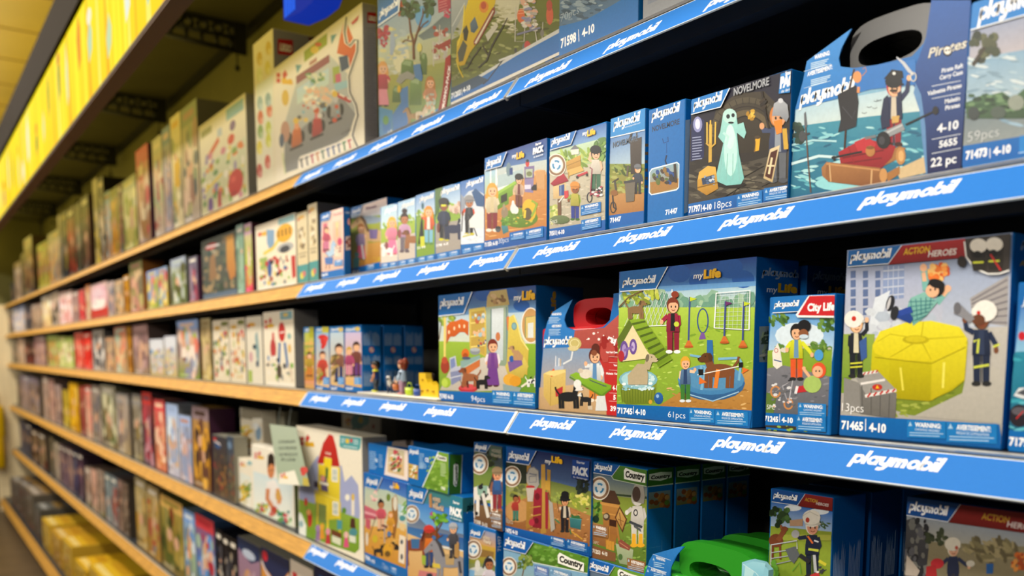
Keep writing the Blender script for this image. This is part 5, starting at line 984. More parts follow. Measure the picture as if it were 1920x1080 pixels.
def p1(A, x0, x1, y0, y1):
    A.poly([(1480, 0), (1715, -40), (1715, 620), (1478, 640)], '3c70b4', 'b8c4d8'); A.poly([(1480, 200), (1560, 100), (1630, 80), (1715, 130), (1715, 620), (1478, 640)], 'c4ccd8', 'e4e8ee'); A.poly([(1590, 110), (1630, 70), (1715, 150), (1715, 260), (1640, 250)], '2c5484'); A.poly([(1480, 130), (1530, 180), (1520, 320), (1480, 330)], '8c94a4')
    A.fig(1565, 545, 420, '2c2c34', '17171c', hair='6c6c70', hat='8c8c90', armL=(-.2, .5), armR=(.1, .4), sleeve='d8502c', shoes='c8b820', skin='b87850', vest='44444c'); A.line([(1500, 300), (1490, 510)], 10, '17171c'); A.line([(1560, 330), (1645, 555)], 10, '17171c'); A.dog(1670, 470, 250, 'e4e2de', '282428', 1, True); A.speck(1490, 530, 1700, 610, ['f2f4f8', 'd0d8e4'], 26, 18, 3, .4); A.line([(1500, 560), (1620, 530)], 12, 'c8c030')
B = small((1480, -8), (1716, -55), (1716, 700), (1478, 760), 'small blue figure box showing a skier with a seated rescue dog', p1); B.done()
def p2(A, x0, x1, y0, y1):
    meadow(A, x0, x1, 90, 780, '4484c4', '8cac3c', 'a09890'); A.poly([(1218, 70), (1300, 55), (1260, 300), (1218, 380)], '4c6c38'); A.speck(1360, 220, 1475, 300, ['c8a898', 'b89484', 'd8c0b0'], 16, 16, 3, 2); A.fig(1310, 600, 450, '28344c', '20242c', hair='1c1c20', hat='22262e', armL=(-.12, .42), armR=(.12, .42), shoes='d0c828', skin='8a5438', vest='303c58'); A.line([(1285, 245), (1335, 245)], 20, 'd8d838'); A.dog(1415, 590, 220, '2c3450', 'e4e2de', 1); A.ell(1255, 470, 16, 50, '6c3c34'); A.text(1228, 665, '71740', 26, wd=62, bold=.03); A.text(1305, 650, '4-10', 26, wd=48, bold=.03)
B = small((1220, 72), (1478, 15), (1476, 762), (1226, 812), 'small blue figure box showing a figure in dark cap with black and white dog', p2); B.done()
def p3(A, x0, x1, y0, y1):
    meadow(A, x0, x1, 160, 800, '3c7cc0', '7c9c34'); A.fig(1155, 640, 420, 'd8643c', '7cb4cc', hair='e08c28', long=True, armL=(-.2, .7), armR=(.1, .42), shoes='5c8848', vest='e8e0d8'); A.poly([(1050, 640), (1075, 420), (1090, 350), (1110, 620)], '1c2420'); A.ell(1095, 250, 12, 34, '2c5868'); A.poly([(1070, 560), (1115, 555), (1118, 660), (1075, 665)], 'c8cc30'); A.text(1038, 690, '71', 24, wd=30, bold=.03); A.text(1085, 680, '4-8', 24, wd=38, bold=.03)
B = small((1020, 145), (1216, 90), (1222, 812), (1034, 848), 'small blue figure box showing an orange haired figure with a dark hound', p3); B.done()
def p4(A, x0, x1, y0, y1):
    meadow(A, x0, x1, 220, 830, '8cb8dc', 'a4bc40', 'c8bcb0'); A.fig(910, 720, 430, 'c89cc0', '6c6470', hair='2c1c1c', armL=(-.12, .4), armR=(.14, .42), skin='b87850', shoes='5c4c58'); A.dog(990, 680, 190, '9c6840', '7c4c2c', -1); A.ell(860, 530, 18, 46, '8c4440'); A.ell(912, 300, 28, 26, '2c1c20')
B = small((842, 210), (1018, 165), (1030, 850), (840, 882), 'small blue figure box showing a figure with a bun walking a brown dog', p4); B.done()
def p5(A, x0, x1, y0, y1):
    meadow(A, x0, x1, 290, 850, 'a0c4dc', 'a8bc40', 'd8ccc0'); A.fig(785, 740, 410, 'e888a4', 'e078a0', hair='e8b030', long=True, armL=(-.16, .42), armR=(.1, .44), skirt=True, shoes='c04858'); A.dog(735, 760, 130, 'f0ece8', flip=-1); A.ell(730, 650, 16, 40, '8c4c4c')
B = small((672, 262), (840, 215), (838, 884), (664, 910), 'small blue figure box showing a figure in a long pink dress', p5); B.done()
B = Box('toy_box', 'toy box with pink title showing a princess leading a beige horse', (372, 268), (738, 160), (735, 845), (366, 940), .060, .045, v=VS, bz=Z2)
A = B.A
A.poly([(372, 265), (740, 158), (735, 420), (368, 440)], '88a8c8', 'd0d8dc'); A.poly([(368, 380), (735, 330), (720, 860), (366, 900)], '94ac48', 'b08848'); A.poly([(480, 640), (735, 600), (700, 860), (440, 880)], 'c89850', 'b07830'); A.poly([(480, 245), (740, 160), (738, 330), (450, 360)], 'ecd0c4', 'b8c0cc'); A.ell(560, 390, 120, 40, '8c9cac')
A.horse(600, 750, 400, 'c8a478', '6c5440', -1, '7c6c98'); A.fig(470, 790, 390, 'b8a0c8', 'd8607c', hair='a06838', armL=(-.08, .4), armR=(.14, .6), skirt=True); A.line([(480, 640), (500, 790)], 20, 'e8e4e4'); A.poly([(390, 780), (450, 770), (448, 880), (392, 890)], '5ca8a8'); A.blob(420, 740, 26, 40, ['5c9c98', '78b0a8'], 8, .4, 3); A.speck(580, 770, 660, 830, ['c8b030', 'b89c28'], 12, 9, 2, .6)
A.poly([(366, 885), (520, 850), (665, 815), (664, 905), (366, 940)], '0f62b0'); A._place(glyphs('71499', .04), 372, 932, 26, 40, 'ffffff', 0, .73, False, 412, 924); A._place(glyphs('4-10', .03), 420, 924, 24, 40, 'ffffff', 0, .73, False, 452, 915)
w_ = B.part('warning_label'); w_.notice(525, 846, 610, 902, '1a70bc', 'WARNING:', 'CHOKING', -14)
t = B.part('range_title'); t._place(glyphs('Princess', .02), 518, 292, 30, 100, '7c4870', .2, .73, False, 622, 262)
badge(B, [(372, 268), (486, 238), (462, 322), (370, 346)], 378, 328, 24, 84)
B.done()
B = Box('toy_box', 'pale pink toy box with a white pram, blue side facing the horse box', (72, 325), (302, 262), (286, 975), (56, 985), .006, .018, v=VS, bz=Z2, side='0d5a9c')
A = B.A
A.poly([(72, 325), (302, 262), (290, 900), (58, 920)], 'ecc8b8', 'e4bca4'); A.poly([(85, 430), (130, 420), (125, 720), (80, 720)], 'c86478', 'b85068'); A.poly([(185, 410), (270, 390), (265, 700), (190, 700)], 'e4b8a0', 'd8a890'); A.line([(225, 430), (228, 560)], 12, 'd8b060'); A.ell(228, 440, 16, 34, 'd8c890'); A.fig(120, 700, 260, 'c04864', 'c87898', hair='7c4438', face=False)
A.poly([(110, 720), (150, 770), (195, 740), (220, 640), (190, 590), (165, 640), (160, 700)], '9cbcd8', 'b8d0e4'); A.line([(105, 720), (150, 775), (200, 740), (215, 640)], 7, '3c5c90'); A.poly([(100, 770), (190, 770), (185, 840), (110, 840)], '5078b8'); A.line([(120, 840), (115, 890)], 8, '7c5448'); A.line([(150, 840), (150, 890)], 8, '7c5448'); A.ell(255, 610, 24, 40, 'c84068'); A.rect(200, 660, 265, 760, 'ecd8c4'); A.speck(205, 670, 262, 750, ['7c4438', 'c87868'], 8, 8, 2, 1)
A.poly([(60, 925), (286, 880), (286, 975), (56, 985)], '1c6cb8'); A.logo(66, 962, 18, 66)
w_ = B.part('warning_label'); w_.notice(198, 800, 280, 860, '3c84c8', 'WARNING:', 'CHOKING', -10)
t = B.part('range_title'); t._place(glyphs('Princess', .0), 188, 352, 28, 84, '9c5470', .2, .73, False, 270, 330)
badge(B, [(72, 325), (165, 303), (148, 388), (70, 410)], 78, 378, 20, 62)
S = B.side(); S.poly([(312, 560), (372, 552), (372, 690), (312, 700)], 'c8b0a8'); S.blob(342, 620, 22, 50, ['8c3c38', '5c2828', 'c87868'], 8, .4, 2); S.logo(310, 322, 16, 60, 'b8c8d8'); S.ell(350, 410, 18, 34, 'd89890')
B.done()
# ================================================================== fourth shelf, blue bays
Z4 = ZS[4]
V7 = (420, 740, 3.177); V8 = (860, 780, 3.3103); VL = (1400, 840, 3.6923); V6 = (670, 780, 3.6); V9 = (870, 900, 5.4857); VG = (1200, 980, 7.3846)
def brick_mark(A, x, y, k):
    """red squares and the red and yellow building-brick emblem of the cream boxes"""
    A.rect(x, y, x+.8*k, y+.9*k, 'c8302c'); A.rect(x, y+1.1*k, x+.8*k, y+2.0*k, 'c8302c')
    A.poly([(x+1.2*k, y+1.1*k), (x+1.9*k, y+1.0*k), (x+2.0*k, y-.2*k), (x+1.7*k, y-.7*k), (x+1.5*k, y-.1*k)], 'c8302c'); A.ell(x+1.7*k, y+.3*k, .5*k, .5*k, 'c8302c')
    A.poly([(x+1.0*k, y+1.3*k), (x+3.2*k, y+1.5*k), (x+3.3*k, y+2.4*k), (x+1.1*k, y+2.2*k)], 'e0ac20'); A.ell(x+1.6*k, y+1.4*k, .5*k, .4*k, 'e0ac20'); A.ell(x+2.7*k, y+1.6*k, .5*k, .4*k, 'e0ac20')
# ---- 2-storey house set
B = Box('toy_box', 'cream building block box showing a red roofed yellow dollhouse', (440, 185), (830, 255), (822, 980), (438, 830), .012, .07, body='ece4d0', side='9c9a94', v=V7, bz=Z4)
A = B.A
A.poly([(446, 560), (520, 420), (560, 360), (620, 480), (700, 420), (720, 520), (760, 480), (800, 540), (810, 700), (806, 760), (450, 700)], '9ca4cc', 'a4acd0'); A.poly([(446, 620), (540, 650), (700, 700), (808, 740), (806, 920), (780, 945), (446, 832)], '8cac3c', '6c9424')
A.poly([(440, 830), (446, 700), (462, 710), (490, 780), (488, 850)], 'e8ece4'); A.ell(460, 770, 12, 20, '8cb0b8')
A.poly([(590, 290), (625, 235), (650, 245), (665, 300), (672, 330), (690, 430), (640, 425), (640, 380), (600, 370), (595, 412), (556, 408)], 'c82c24', 'b02018'); A.poly([(598, 372), (642, 382), (640, 430), (594, 420)], 'e8d020')
A.text(604, 352, 'HOUSE', 12, 'f0e8d8', wd=32, bold=.03)
A.poly([(562, 410), (620, 425), (618, 640), (560, 600)], 'e0c828', 'c8b020'); A.poly([(620, 425), (692, 435), (690, 720), (618, 720)], 'e8d438', 'd4bc28'); A.poly([(540, 578), (690, 640), (690, 740), (550, 750)], 'e4cc30'); A.poly([(545, 640), (610, 660), (608, 770), (548, 745)], '7c8c48')
for x, y in ((660, 480), (665, 680)): A.poly([(x-18, y-45), (x+18, y-40), (x+18, y+42), (x-18, y+36)], 'f4f0e0'); A.poly([(x-12, y-36), (x+12, y-33), (x+12, y+34), (x-12, y+28)], 'a8b8b0'); A.line([(x, y-40), (x, y+38)], 4, 'f4f0e0'); A.line([(x-14, y), (x+14, y+2)], 4, 'f4f0e0')
A.poly([(536, 515), (560, 520), (560, 555), (536, 548)], '3c3450'); A.poly([(575, 480), (612, 490), (622, 580), (580, 570)], '5c5078'); A.poly([(570, 515), (622, 528), (622, 545), (570, 532)], 'e0dcd0'); A.ell(590, 500, 14, 18, 'd89088'); A.poly([(606, 430), (622, 440), (618, 500), (604, 500)], '3c6c38'); A.line([(540, 570), (690, 632)], 8, 'f0dc60')
A.line([(620, 640), (618, 830)], 12, 'e8d440'); A.line([(560, 600), (556, 790)], 8, 'd8c030'); A.line([(692, 640), (690, 840)], 8, 'e0c838')
for x, y, c, c2 in ((560, 820, '8c6c9c', '9c7cac'), (585, 810, 'd8942c', 'e0a838'), (620, 840, 'b8303c', 'e090a0'), (728, 860, 'd85080', 'e8b8b0')): A.poly([(x-16, y+50), (x-9, y-10), (x+9, y-10), (x+16, y+50)], c); A.ell(x, y-25, 14, 20, c2)
A.ell(510, 740, 16, 50, 'b83028'); A.ell(488, 640, 10, 26, 'c83c34'); A.line([(490, 660), (500, 780)], 5, '5c8430'); A.ell(505, 700, 14, 18, 'e0a060')
A.line([(768, 600), (768, 720)], 18, 'e8e0d0'); A.ell(768, 610, 9, 22, 'dcb848'); A.poly([(755, 735), (780, 738), (784, 800), (750, 792)], '4c2c20'); A.ell(770, 820, 24, 24, '4c8c94'); A.poly([(745, 835), (785, 845), (785, 885), (748, 876)], 'dce0cc'); A.poly([(640, 800), (700, 825), (700, 858), (640, 835)], '6c3c20'); A.poly([(644, 836), (698, 858), (696, 900), (644, 876)], 'd8dcc0'); A.poly([(675, 745), (704, 750), (702, 805), (674, 800)], '4c98a0'); A.ell(715, 690, 14, 18, '5c8c30'); A.ell(735, 612, 14, 20, 'f0ecdc')
A.poly([(690, 240), (818, 258), (812, 320), (800, 332), (700, 318), (688, 305)], '4c9ca0'); A.poly([(725, 262), (745, 265), (745, 290), (725, 288)], 'e8c030'); A.poly([(752, 262), (765, 264), (765, 285), (752, 283)], 'd83830'); A.lines(698, 262, 720, 282, 3, 'd8e8e8', 4, 2, 3); A.lines(772, 270, 806, 292, 3, 'd8e8e8', 4, 3, 4); A.line([(710, 305), (795, 318)], 5, 'd8e8e8')
brick_mark(A, 456, 252, 25)
B.done()
# ---- cream box with a child playing, and its neighbours
B = Box('toy_box', 'cream building block box showing a dark haired child at play', (168, 300), (420, 355), (415, 838), (172, 705), .030, .05, body='ece6d6', side='5c6c30', v=V7, bz=Z4)
A = B.A
A.poly([(175, 455), (410, 530), (408, 760), (178, 690)], 'cfe0e4', 'f0eee0'); A.poly([(180, 640), (408, 740), (408, 800), (180, 700)], 'e0e8d4')
A.poly([(255, 520), (300, 505), (330, 560), (335, 640), (320, 700), (260, 660), (248, 600)], 'f0ece8', 'dcd8d4'); A.ell(280, 440, 22, 60, 'd08858'); A.poly([(258, 440), (262, 360), (285, 345), (300, 370), (303, 430), (285, 410), (270, 420)], '2c2018'); A.ell(290, 450, 4, 5, '201410'); A.ell(272, 452, 4, 5, '201410'); A.line([(275, 475), (288, 476)], 4, 'a04838')
A.line([(262, 560), (258, 620), (300, 690)], 24, 'cc8458'); A.line([(318, 560), (335, 620), (325, 650)], 22, 'd89060'); A.ell(322, 600, 16, 34, 'd0a050'); A.ell(298, 690, 20, 26, 'b84838'); A.ell(285, 712, 18, 14, 'c86858')
A.speck(190, 650, 260, 700, ['5c8c3c', 'c83830', '7cb048', 'e0c030', '9c4c50'], 26, 8, 3, .9); A.speck(320, 690, 400, 780, ['4c8c98', '5c9c3c', 'c8404c', '2c7c70', '7cb048'], 26, 9, 5, 1); A.ell(355, 770, 16, 20, '2c7078'); A.line([(340, 700), (345, 750)], 8, '5c9c3c')
brick_mark(A, 182, 345, 17)
S = B.side(); B.done()
bxr = B.x0
B = Box('toy_box', 'narrow cream block box beside the child box, yellow and green pieces on it', (86, 370), (166, 402), (164, 690), (84, 640), .034, .105, body='e8e0cc', v=V7, bz=Z4, x1=bxr-.002)
A = B.A; A.poly([(95, 460), (160, 490), (160, 680), (95, 640)], 'd8e0d8', 'f0ead8'); A.blob(125, 580, 26, 80, ['c8a030', '5c8c3c', 'e0c040', '7c9c40', 'd8d0b0'], 24, .3, 3); A.rect(140, 385, 166, 420, '8cb4b8'); brick_mark(A, 96, 405, 10)
B.done(); zt = B.z1; xb0, xb1 = B.x0, B.x1
B = Box('toy_box', 'upright cream and yellow block box standing on the narrow cream one', (102, 78), (232, 95), (230, 380), (100, 368), .083, .05, body='dcd4c0', v=V7, bz=zt+.0005)
A = B.A; A.poly([(102, 78), (232, 92), (230, 160), (101, 140)], '8c8470'); A.blob(132, 250, 28, 90, ['c8a838', 'e0c860', '7c9c40', 'e8e0c8', 'c89030'], 26, .3, 8); A.ell(205, 230, 18, 44, '7c9cb8'); A.ell(190, 180, 16, 30, 'e8ecec'); A.rect(170, 140, 226, 170, 'e8e4d4')
B.done()
# the grey side box behind the card and the leaflet itself
B = Box('toy_box', 'plain grey box behind the hanging grey green leaflet', (225, 85), (362, 98), (360, 420), (225, 400), .14, .05, body='8c8a78', v=V7, bz=Z4); B.A.lines(240, 115, 345, 165, 7, '7c7a68', 4, 2); B.done()
f7 = lambda x, y, Y: at(420+x/3.177, 740+y/3.177, Y)
q = [f7(272, 175, -.006), f7(430, 195, -.006), f7(508, 545, -.045), f7(325, 530, -.045)]
O = q[3]; U = (q[2]-q[3]).normalized(); Vv = (q[0]-q[3]); Vv = (Vv-U*Vv.dot(U)).normalized()
c_ = Art(O, U, Vv, .00006).view(*V7)
c_.poly([(272, 175), (430, 195), (508, 545), (325, 530)], 'a4b09c', '98a890')
for x0, x1, y, k in ((322, 420, 290, 0), (322, 430, 328, 1), (325, 435, 365, 2), (340, 425, 395, 3)): c_._place(glyphs(['VOTRE MAGASIN', 'VOUS PROPOSE', 'CES PRODUITS', 'EN LIGNE'][k], .02), x0, y, 18, 1, '3c443c', 0, .73, False, x1, y+8)
c_.poly([(325, 530), (330, 470), (420, 450), (450, 540)], 'e4e0d0'); brick_mark(c_, 338, 470, 13); c_.blob(470, 450, 22, 30, ['b83430', 'c84840'], 8, .5, 3); c_.poly([(470, 490), (500, 500), (508, 545), (470, 540)], 'b8a848')
mb = MB(); nn = c_.N*-.0012; mb.add(q+[p+nn for p in q], [(3, 2, 1, 0), (4, 5, 6, 7), (0, 1, 5, 4), (1, 2, 6, 5), (2, 3, 7, 6), (3, 0, 4, 7)], 'a4b09c'); c_.mesh(mb)
for t_ in (.3, .7):
    h_ = q[0].lerp(q[1], t_)+Vector((0, .0006, -.006)); mb.tube([h_, (h_.x, h_.y+.012, ZS[3]-.0525)], .0006, 'b0b8b0', 5)
base = (q[0]+q[2])/2; tag(mb.build('leaflet', INK, None, loc=base, shift=base), 'grey green leaflet card tilting out over the cream child box', 'leaflet')
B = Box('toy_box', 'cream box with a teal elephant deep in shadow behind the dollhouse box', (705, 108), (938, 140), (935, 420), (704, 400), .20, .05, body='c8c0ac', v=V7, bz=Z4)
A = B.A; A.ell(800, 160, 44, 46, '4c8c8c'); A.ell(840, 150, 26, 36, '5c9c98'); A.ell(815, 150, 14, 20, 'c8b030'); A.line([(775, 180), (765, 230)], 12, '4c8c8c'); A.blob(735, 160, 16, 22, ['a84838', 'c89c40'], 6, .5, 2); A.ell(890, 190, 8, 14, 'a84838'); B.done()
# ---- beauty salon
B = Box('toy_box', 'blue toy box showing a pink beauty salon with pets', (50, 378), (342, 462), (330, 1075), (42, 915), .012, .085, v=V6, bz=Z4)
A = B.A
A.poly([(50, 378), (342, 460), (340, 640), (46, 560)], '1c50a8', '6ca0d8'); A.poly([(50, 480), (200, 500), (338, 560), (335, 830), (44, 760)], 'b0c4b4', 'd8c8a0'); A.poly([(46, 740), (332, 760), (328, 1030), (42, 915)], 'dca850', 'c88c34')
A.poly([(48, 600), (70, 610), (130, 640), (130, 700), (48, 690)], 'c86878', 'b04c60'); A.poly([(50, 640), (130, 665), (130, 680), (50, 658)], 'e0a0a8'); A.poly([(55, 690), (90, 700), (88, 770), (55, 750)], 'c05868'); A.speck(90, 490, 130, 570, ['e0a0a0', 'd08890', 'f0c8c0'], 14, 8, 3, 1); A.ell(210, 550, 14, 26, '6c8434')
A.poly([(232, 560), (260, 530), (272, 560), (275, 700), (255, 820), (240, 820)], 'a87840', '8c5c2c'); A.ell(256, 590, 14, 50, 'd8d4c4'); A.poly([(275, 590), (335, 620), (332, 740), (275, 700)], 'a8c8dc', 'c8dcc8'); A.line([(305, 600), (303, 720)], 5, 'f0f0ec'); A.line([(275, 650), (332, 680)], 5, 'f0f0ec'); A.blob(320, 620, 14, 50, ['5c9c3c', '7cb04c'], 8, .4, 2)
A.poly([(215, 650), (240, 660), (250, 720), (235, 790), (210, 760)], 'd8942c', 'b87420'); A.fig(225, 800, 170, 'd89c38', 'd89838', hair='c88428', long=True, face=False); A.fig(160, 775, 225, 'd05868', 'e0b090', hair='1c181c', armL=(-.12, .42), armR=(.16, .4), skin='b87850'); A.ell(157, 570, 9, 14, '1c181c')
A.poly([(165, 730), (205, 742), (200, 760), (165, 745)], '6c3c34'); A.line([(185, 750), (185, 860)], 7, '9c9ca4'); A.line([(125, 680), (80, 820)], 5, '5c4c44'); A.ell(300, 700, 26, 26, 'd8ccb8'); A.ell(305, 690, 22, 20, '4c9098'); A.poly([(285, 720), (325, 730), (320, 780), (290, 770)], 'e0c48c'); A.ell(215, 800, 14, 24, '5078a8')
A.dog(145, 945, 75, '2c2824', flip=1); A.ell(65, 830, 9, 46, 'd8d0c0'); A.ell(205, 905, 30, 46, 'd8a030'); A.ell(205, 930, 20, 20, '6c5024'); A.dog(262, 905, 60, '2c2420', flip=-1, sit=True); A.ell(120, 830, 18, 26, 'c8b030'); A.poly([(285, 800), (325, 815), (318, 1000), (278, 985)], 'e8dcc8'); A.ell(300, 850, 9, 16, '3c4c5c'); A.ell(300, 950, 8, 20, '4c4c54'); A.speck(150, 810, 270, 880, ['c88c34', 'e8c070', '7c5c30'], 16, 8, 6, .5)
A.poly([(42, 912), (140, 965), (330, 1060), (330, 1090), (40, 950)], '0f66b4'); A._place(glyphs('71746', .04), 50, 962, 26, 36, 'ffffff', 0, .73, False, 86, 980); A._place(glyphs('4-10', .03), 94, 986, 24, 26, 'ffffff', 0, .73, False, 118, 998); A._place(glyphs('72pcs', -.01), 170, 1022, 34, 38, 'c8d8e8', 0, .73, False, 208, 1040)
A.notice(225, 1010, 270, 1050, '1a70bc', 'WARNING:', 'CHOKING', 22)
t = B.part('range_title'); mylife(t, 220, 486, 32, 62, 8)
badge(B, [(56, 380), (168, 412), (132, 500), (52, 478)], 60, 448, 26, 74)
S = B.side(); B.done(); zs_, xs1 = B.z1, B.x1
B = Box('toy_box', 'blue toy box lying flat on the salon box, party picture on its edge', (76, 190), (345, 225), (342, 438), (74, 372), .020, .12, v=V6, bz=zs_+.0005)
A = B.A
A.lines(80, 240, 135, 350, 9, '9cc0e0', 5, 3, 8); A.lines(145, 262, 175, 340, 7, '9cc0e0', 4, 4, 6); A.text(118, 306, 'CE', 20, 'd8e8f4', wd=20, bold=.04); A.poly([(205, 205), (345, 228), (342, 438), (182, 396)], 'ecdcd0'); A.poly([(206, 215), (318, 236), (316, 408), (206, 378)], 'c8c0a0', 'd8b888'); A.blob(262, 310, 50, 80, ['7c3034', 'c84858', 'd8d4c0', '5c7c3c', 'e0b060', '8c5c40', 'f0e8e0'], 46, .17, 5)
T = B.top(); T._place(WM, 82, 150, 18, 74, '9cb0c8', 0, 1., False, 156, 160); T.poly([(262, 115), (375, 130), (378, 215), (232, 200)], 'b8a8a0'); T.ell(345, 175, 18, 30, '4c4440'); B.done()
# ---- horse starter pack
B = Box('toy_box', 'blue and green toy box showing horses on a beach with two riders', (343, 465), (722, 548), (712, 1230), (332, 1085), .008, .09, v=V6, bz=Z4)
A = B.A
A.poly([(343, 465), (722, 548), (720, 740), (338, 640)], '3c7c74', '3c80b8'); A.poly([(340, 570), (720, 640), (718, 860), (334, 800)], '2c78c8', '8cc0e4'); A.poly([(345, 700), (420, 690), (470, 740), (560, 760), (720, 800), (718, 840), (338, 760)], '5c6c8c', '7c8ca0'); A.poly([(338, 745), (720, 825), (716, 900), (334, 850)], '2c5ca0', '5088b8'); A.poly([(334, 790), (480, 850), (716, 910), (712, 1235), (328, 1090)], 'e0bc84', 'd0a060')
A.line([(430, 800), (560, 880), (715, 910)], 8, 'd8e8f0')
A.horse(395, 1010, 275, '8c4828', '5c2418', 1, '3c6c9c'); A.fig(485, 1025, 300, 'e0782c', '2c4474', hair='7c3c20', hat='d03c34', armL=(-.14, .5), armR=(.1, .42), skin='7c4828', sleeve='7c4828')
A.line([(540, 980), (538, 740), (510, 690)], 11, '6c4420'); A.line([(538, 780), (575, 720)], 8, '6c4420'); A.line([(540, 830), (580, 800)], 6, '6c4420'); A.blob(550, 690, 66, 44, ['5c9c2c', '78b43c', '4c8420', '8cc44c'], 34, .24, 4); A.poly([(490, 660), (510, 640), (512, 680)], 'b04888')
A.horse(630, 1130, 300, '8c8c94', '44444c', -1, 'b89c6c'); A.fig(650, 960, 250, '4c4c54', '3c3c44', hair='c88434', hat='b0b4bc', armL=(-.2, .5), armR=(.12, .42), sleeve='54545c'); A.poly([(660, 870), (690, 850), (688, 960), (660, 950)], 'b08850'); A.line([(585, 890), (640, 900)], 9, 'dcd4c0'); A.line([(690, 980), (700, 1060)], 18, '44444c')
A.poly([(436, 938), (464, 944), (462, 1008), (438, 1000)], '9cb43c'); A.poly([(510, 990), (560, 1000), (565, 1030), (510, 1020)], 'd8c048'); A.poly([(420, 1040), (540, 1060), (520, 1110), (410, 1090)], 'c87878'); A.ell(490, 1075, 22, 14, '2c3040')
recycle(A, 368, 662, 62)
t = B.part('range_title'); t.poly([(484, 530), (500, 522), (505, 620), (486, 616)], 'b8844c'); 
for tx, x, y, x2, y2, h in (('HORSES', 510, 570, 560, 582, 26), ('OF', 520, 600, 545, 606, 20), ('Waterfall', 508, 622, 582, 648, 34)): t._place(glyphs(tx, .06), x, y, h, 1, '8c5a34', 0, .73, False, x2, y2); t._place(glyphs(tx, .01), x, y, h, 1, 'ecdcc0', 0, .73, False, x2, y2)
t = B.part('pack_flash'); t.poly([(630, 540), (722, 558), (718, 720), (622, 700)], '2c7c94'); t._place(glyphs('PACK', .07), 624, 662, 52, 82, 'ffffff', .05, .73, False, 706, 672); t._place(glyphs('Starter', .03), 646, 588, 18, 44, 'ffffff', 0, .73, False, 690, 598); t._place(glyphs('de demarrage', .01), 628, 690, 14, 74, 'e8eef4', 0, .73, False, 702, 700)
badge(B, [(345, 466), (476, 497), (440, 588), (342, 566)], 350, 534, 30, 90)
S = B.side(); S._place(WM, 738, 640, 34, 120, 'c8d4e0', 0, 1., False, 858, 660)
S.sh.insert(0, ([(0, B.h-.03), (B.dep, B.h-.03), (B.dep, B.h), (0, B.h)], [(0, 1, 2, 3)], [lin('2c6c70')]*4, (0, 1, 0, 1), 0)) ; B.done(); zh = B.z1
B = Box('toy_box', 'blue and green country toy box lying flat on the horse box', (347, 198), (622, 255), (612, 528), (342, 455), .004, .10, v=V6, bz=zh+.0005)
A = B.A
A.poly([(544, 240), (622, 256), (612, 528), (442, 480)], '7ca438', '64902c'); A.speck(470, 270, 610, 510, ['8cb448', '5c8428', '98bc58'], 40, 12, 4, .7); A.line([(548, 240), (440, 480)], 6, 'eef4ee'); A._place(WM, 350, 248, 20, 62, 'ffffff', 0, 1., False, 412, 260)
A.poly([(412, 240), (486, 258), (482, 362), (412, 345)], '1a6cb4'); A.lines(418, 255, 452, 350, 8, 'a8cbe8', 4, 2, 5); A.lines(418, 320, 476, 345, 3, 'a8cbe8', 4, 3, 9); A.text(458, 306, 'CE', 26, 'e8f0f8', wd=24, bold=.05); A.poly([(342, 318), (410, 335), (408, 430), (341, 412)], 'c8a850'); A.blob(376, 372, 30, 46, ['5c8c34', 'c84838', 'e0c060', '8c5c34', 'e8e4d4', 'd8982c'], 30, .22, 3)
country(A, 542, 286, 20, 58, 12); A.lines(562, 320, 600, 400, 8, 'c8dcb0', 4, 5, 6); A._place(glyphs('71251', .04), 566, 494, 18, 30, 'ffffff', 0, .73, False, 596, 502)
S = B.side(); S.poly([(624, 258), (706, 262), (700, 528), (612, 528)], '3c7424', '34681c'); S.line([(708, 262), (698, 528)], 4, 'e8ece4'); S.poly([(650, 330), (668, 318), (682, 335), (676, 465), (662, 478), (648, 462)], 'e8ece0'); S._place(glyphs('Country', .05), 676, 470, 22, 140, '1c2414', 0, .73, True)
B.done()
# ---- stacked pair: horse girl over the 71497 box
B = Box('toy_box', 'narrow toy box showing a figure with a black and white horse, upper of two', (95, 160), (272, 190), (272, 718), (92, 665), .020, .06, v=V8)
A = B.A
A.poly([(95, 160), (274, 190), (272, 400), (94, 370)], '343c58', '4c5c50'); A.poly([(94, 290), (272, 320), (272, 560), (93, 520)], '5c7838', '8c9c48'); A.poly([(92, 540), (272, 580), (272, 720), (92, 665)], '7c6040', '6c4c34'); A.blob(180, 260, 80, 60, ['2c3424', '3c4c2c', '54683c'], 24, .25, 4)
A.horse(150, 630, 300, 'e8e4dc', '3c3c40', 1, '8cb0a0'); A.speck(120, 420, 190, 560, ['28282c'], 12, 12, 3, 1); A.line([(120, 490), (118, 620)], 20, 'e8e4dc'); A.line([(150, 480), (185, 630)], 20, 'e0dcd4'); A.ell(112, 605, 10, 12, '28282c')
A.fig(240, 590, 285, '3c5c94', '8c3038', hair='b84c2c', hat='a08868', armL=(-.16, .38), armR=(.14, .38), sleeve='8c5c48', skin='e0a078', shoes='a86848'); A.poly([(222, 400), (258, 400), (256, 460), (224, 460)], '34609c'); recycle(A, 130, 298, 66)
A._place(glyphs('71358', .03), 95, 662, 22, 42, 'f0ece4', 0, .73, False, 136, 676); A._place(glyphs('5-12', .03), 146, 680, 22, 32, 'f0ece4', 0, .73, False, 178, 690)
w_ = B.part('warning_label'); w_.notice(192, 590, 270, 640, '8a6a50', 'WARNING:', 'CHOKING', 14); w_.notice(202, 640, 270, 690, '806048', 'AVERTISSE', 'RISQUE', 14)
t = B.part('range_title'); t.poly([(188, 210), (200, 182), (274, 196), (272, 262), (190, 245)], '485c50'); t._place(glyphs('HORSES', .02), 206, 222, 20, 60, 'a8a090', 0, .73, False, 262, 232); t._place(glyphs('Waterfall', .02), 200, 250, 24, 66, 'a8a090', 0, .73, False, 264, 262)
badge(B, [(96, 162), (198, 180), (168, 228), (95, 216)], 100, 200, 20, 72, '17528c')
B.done(); za = B.z0
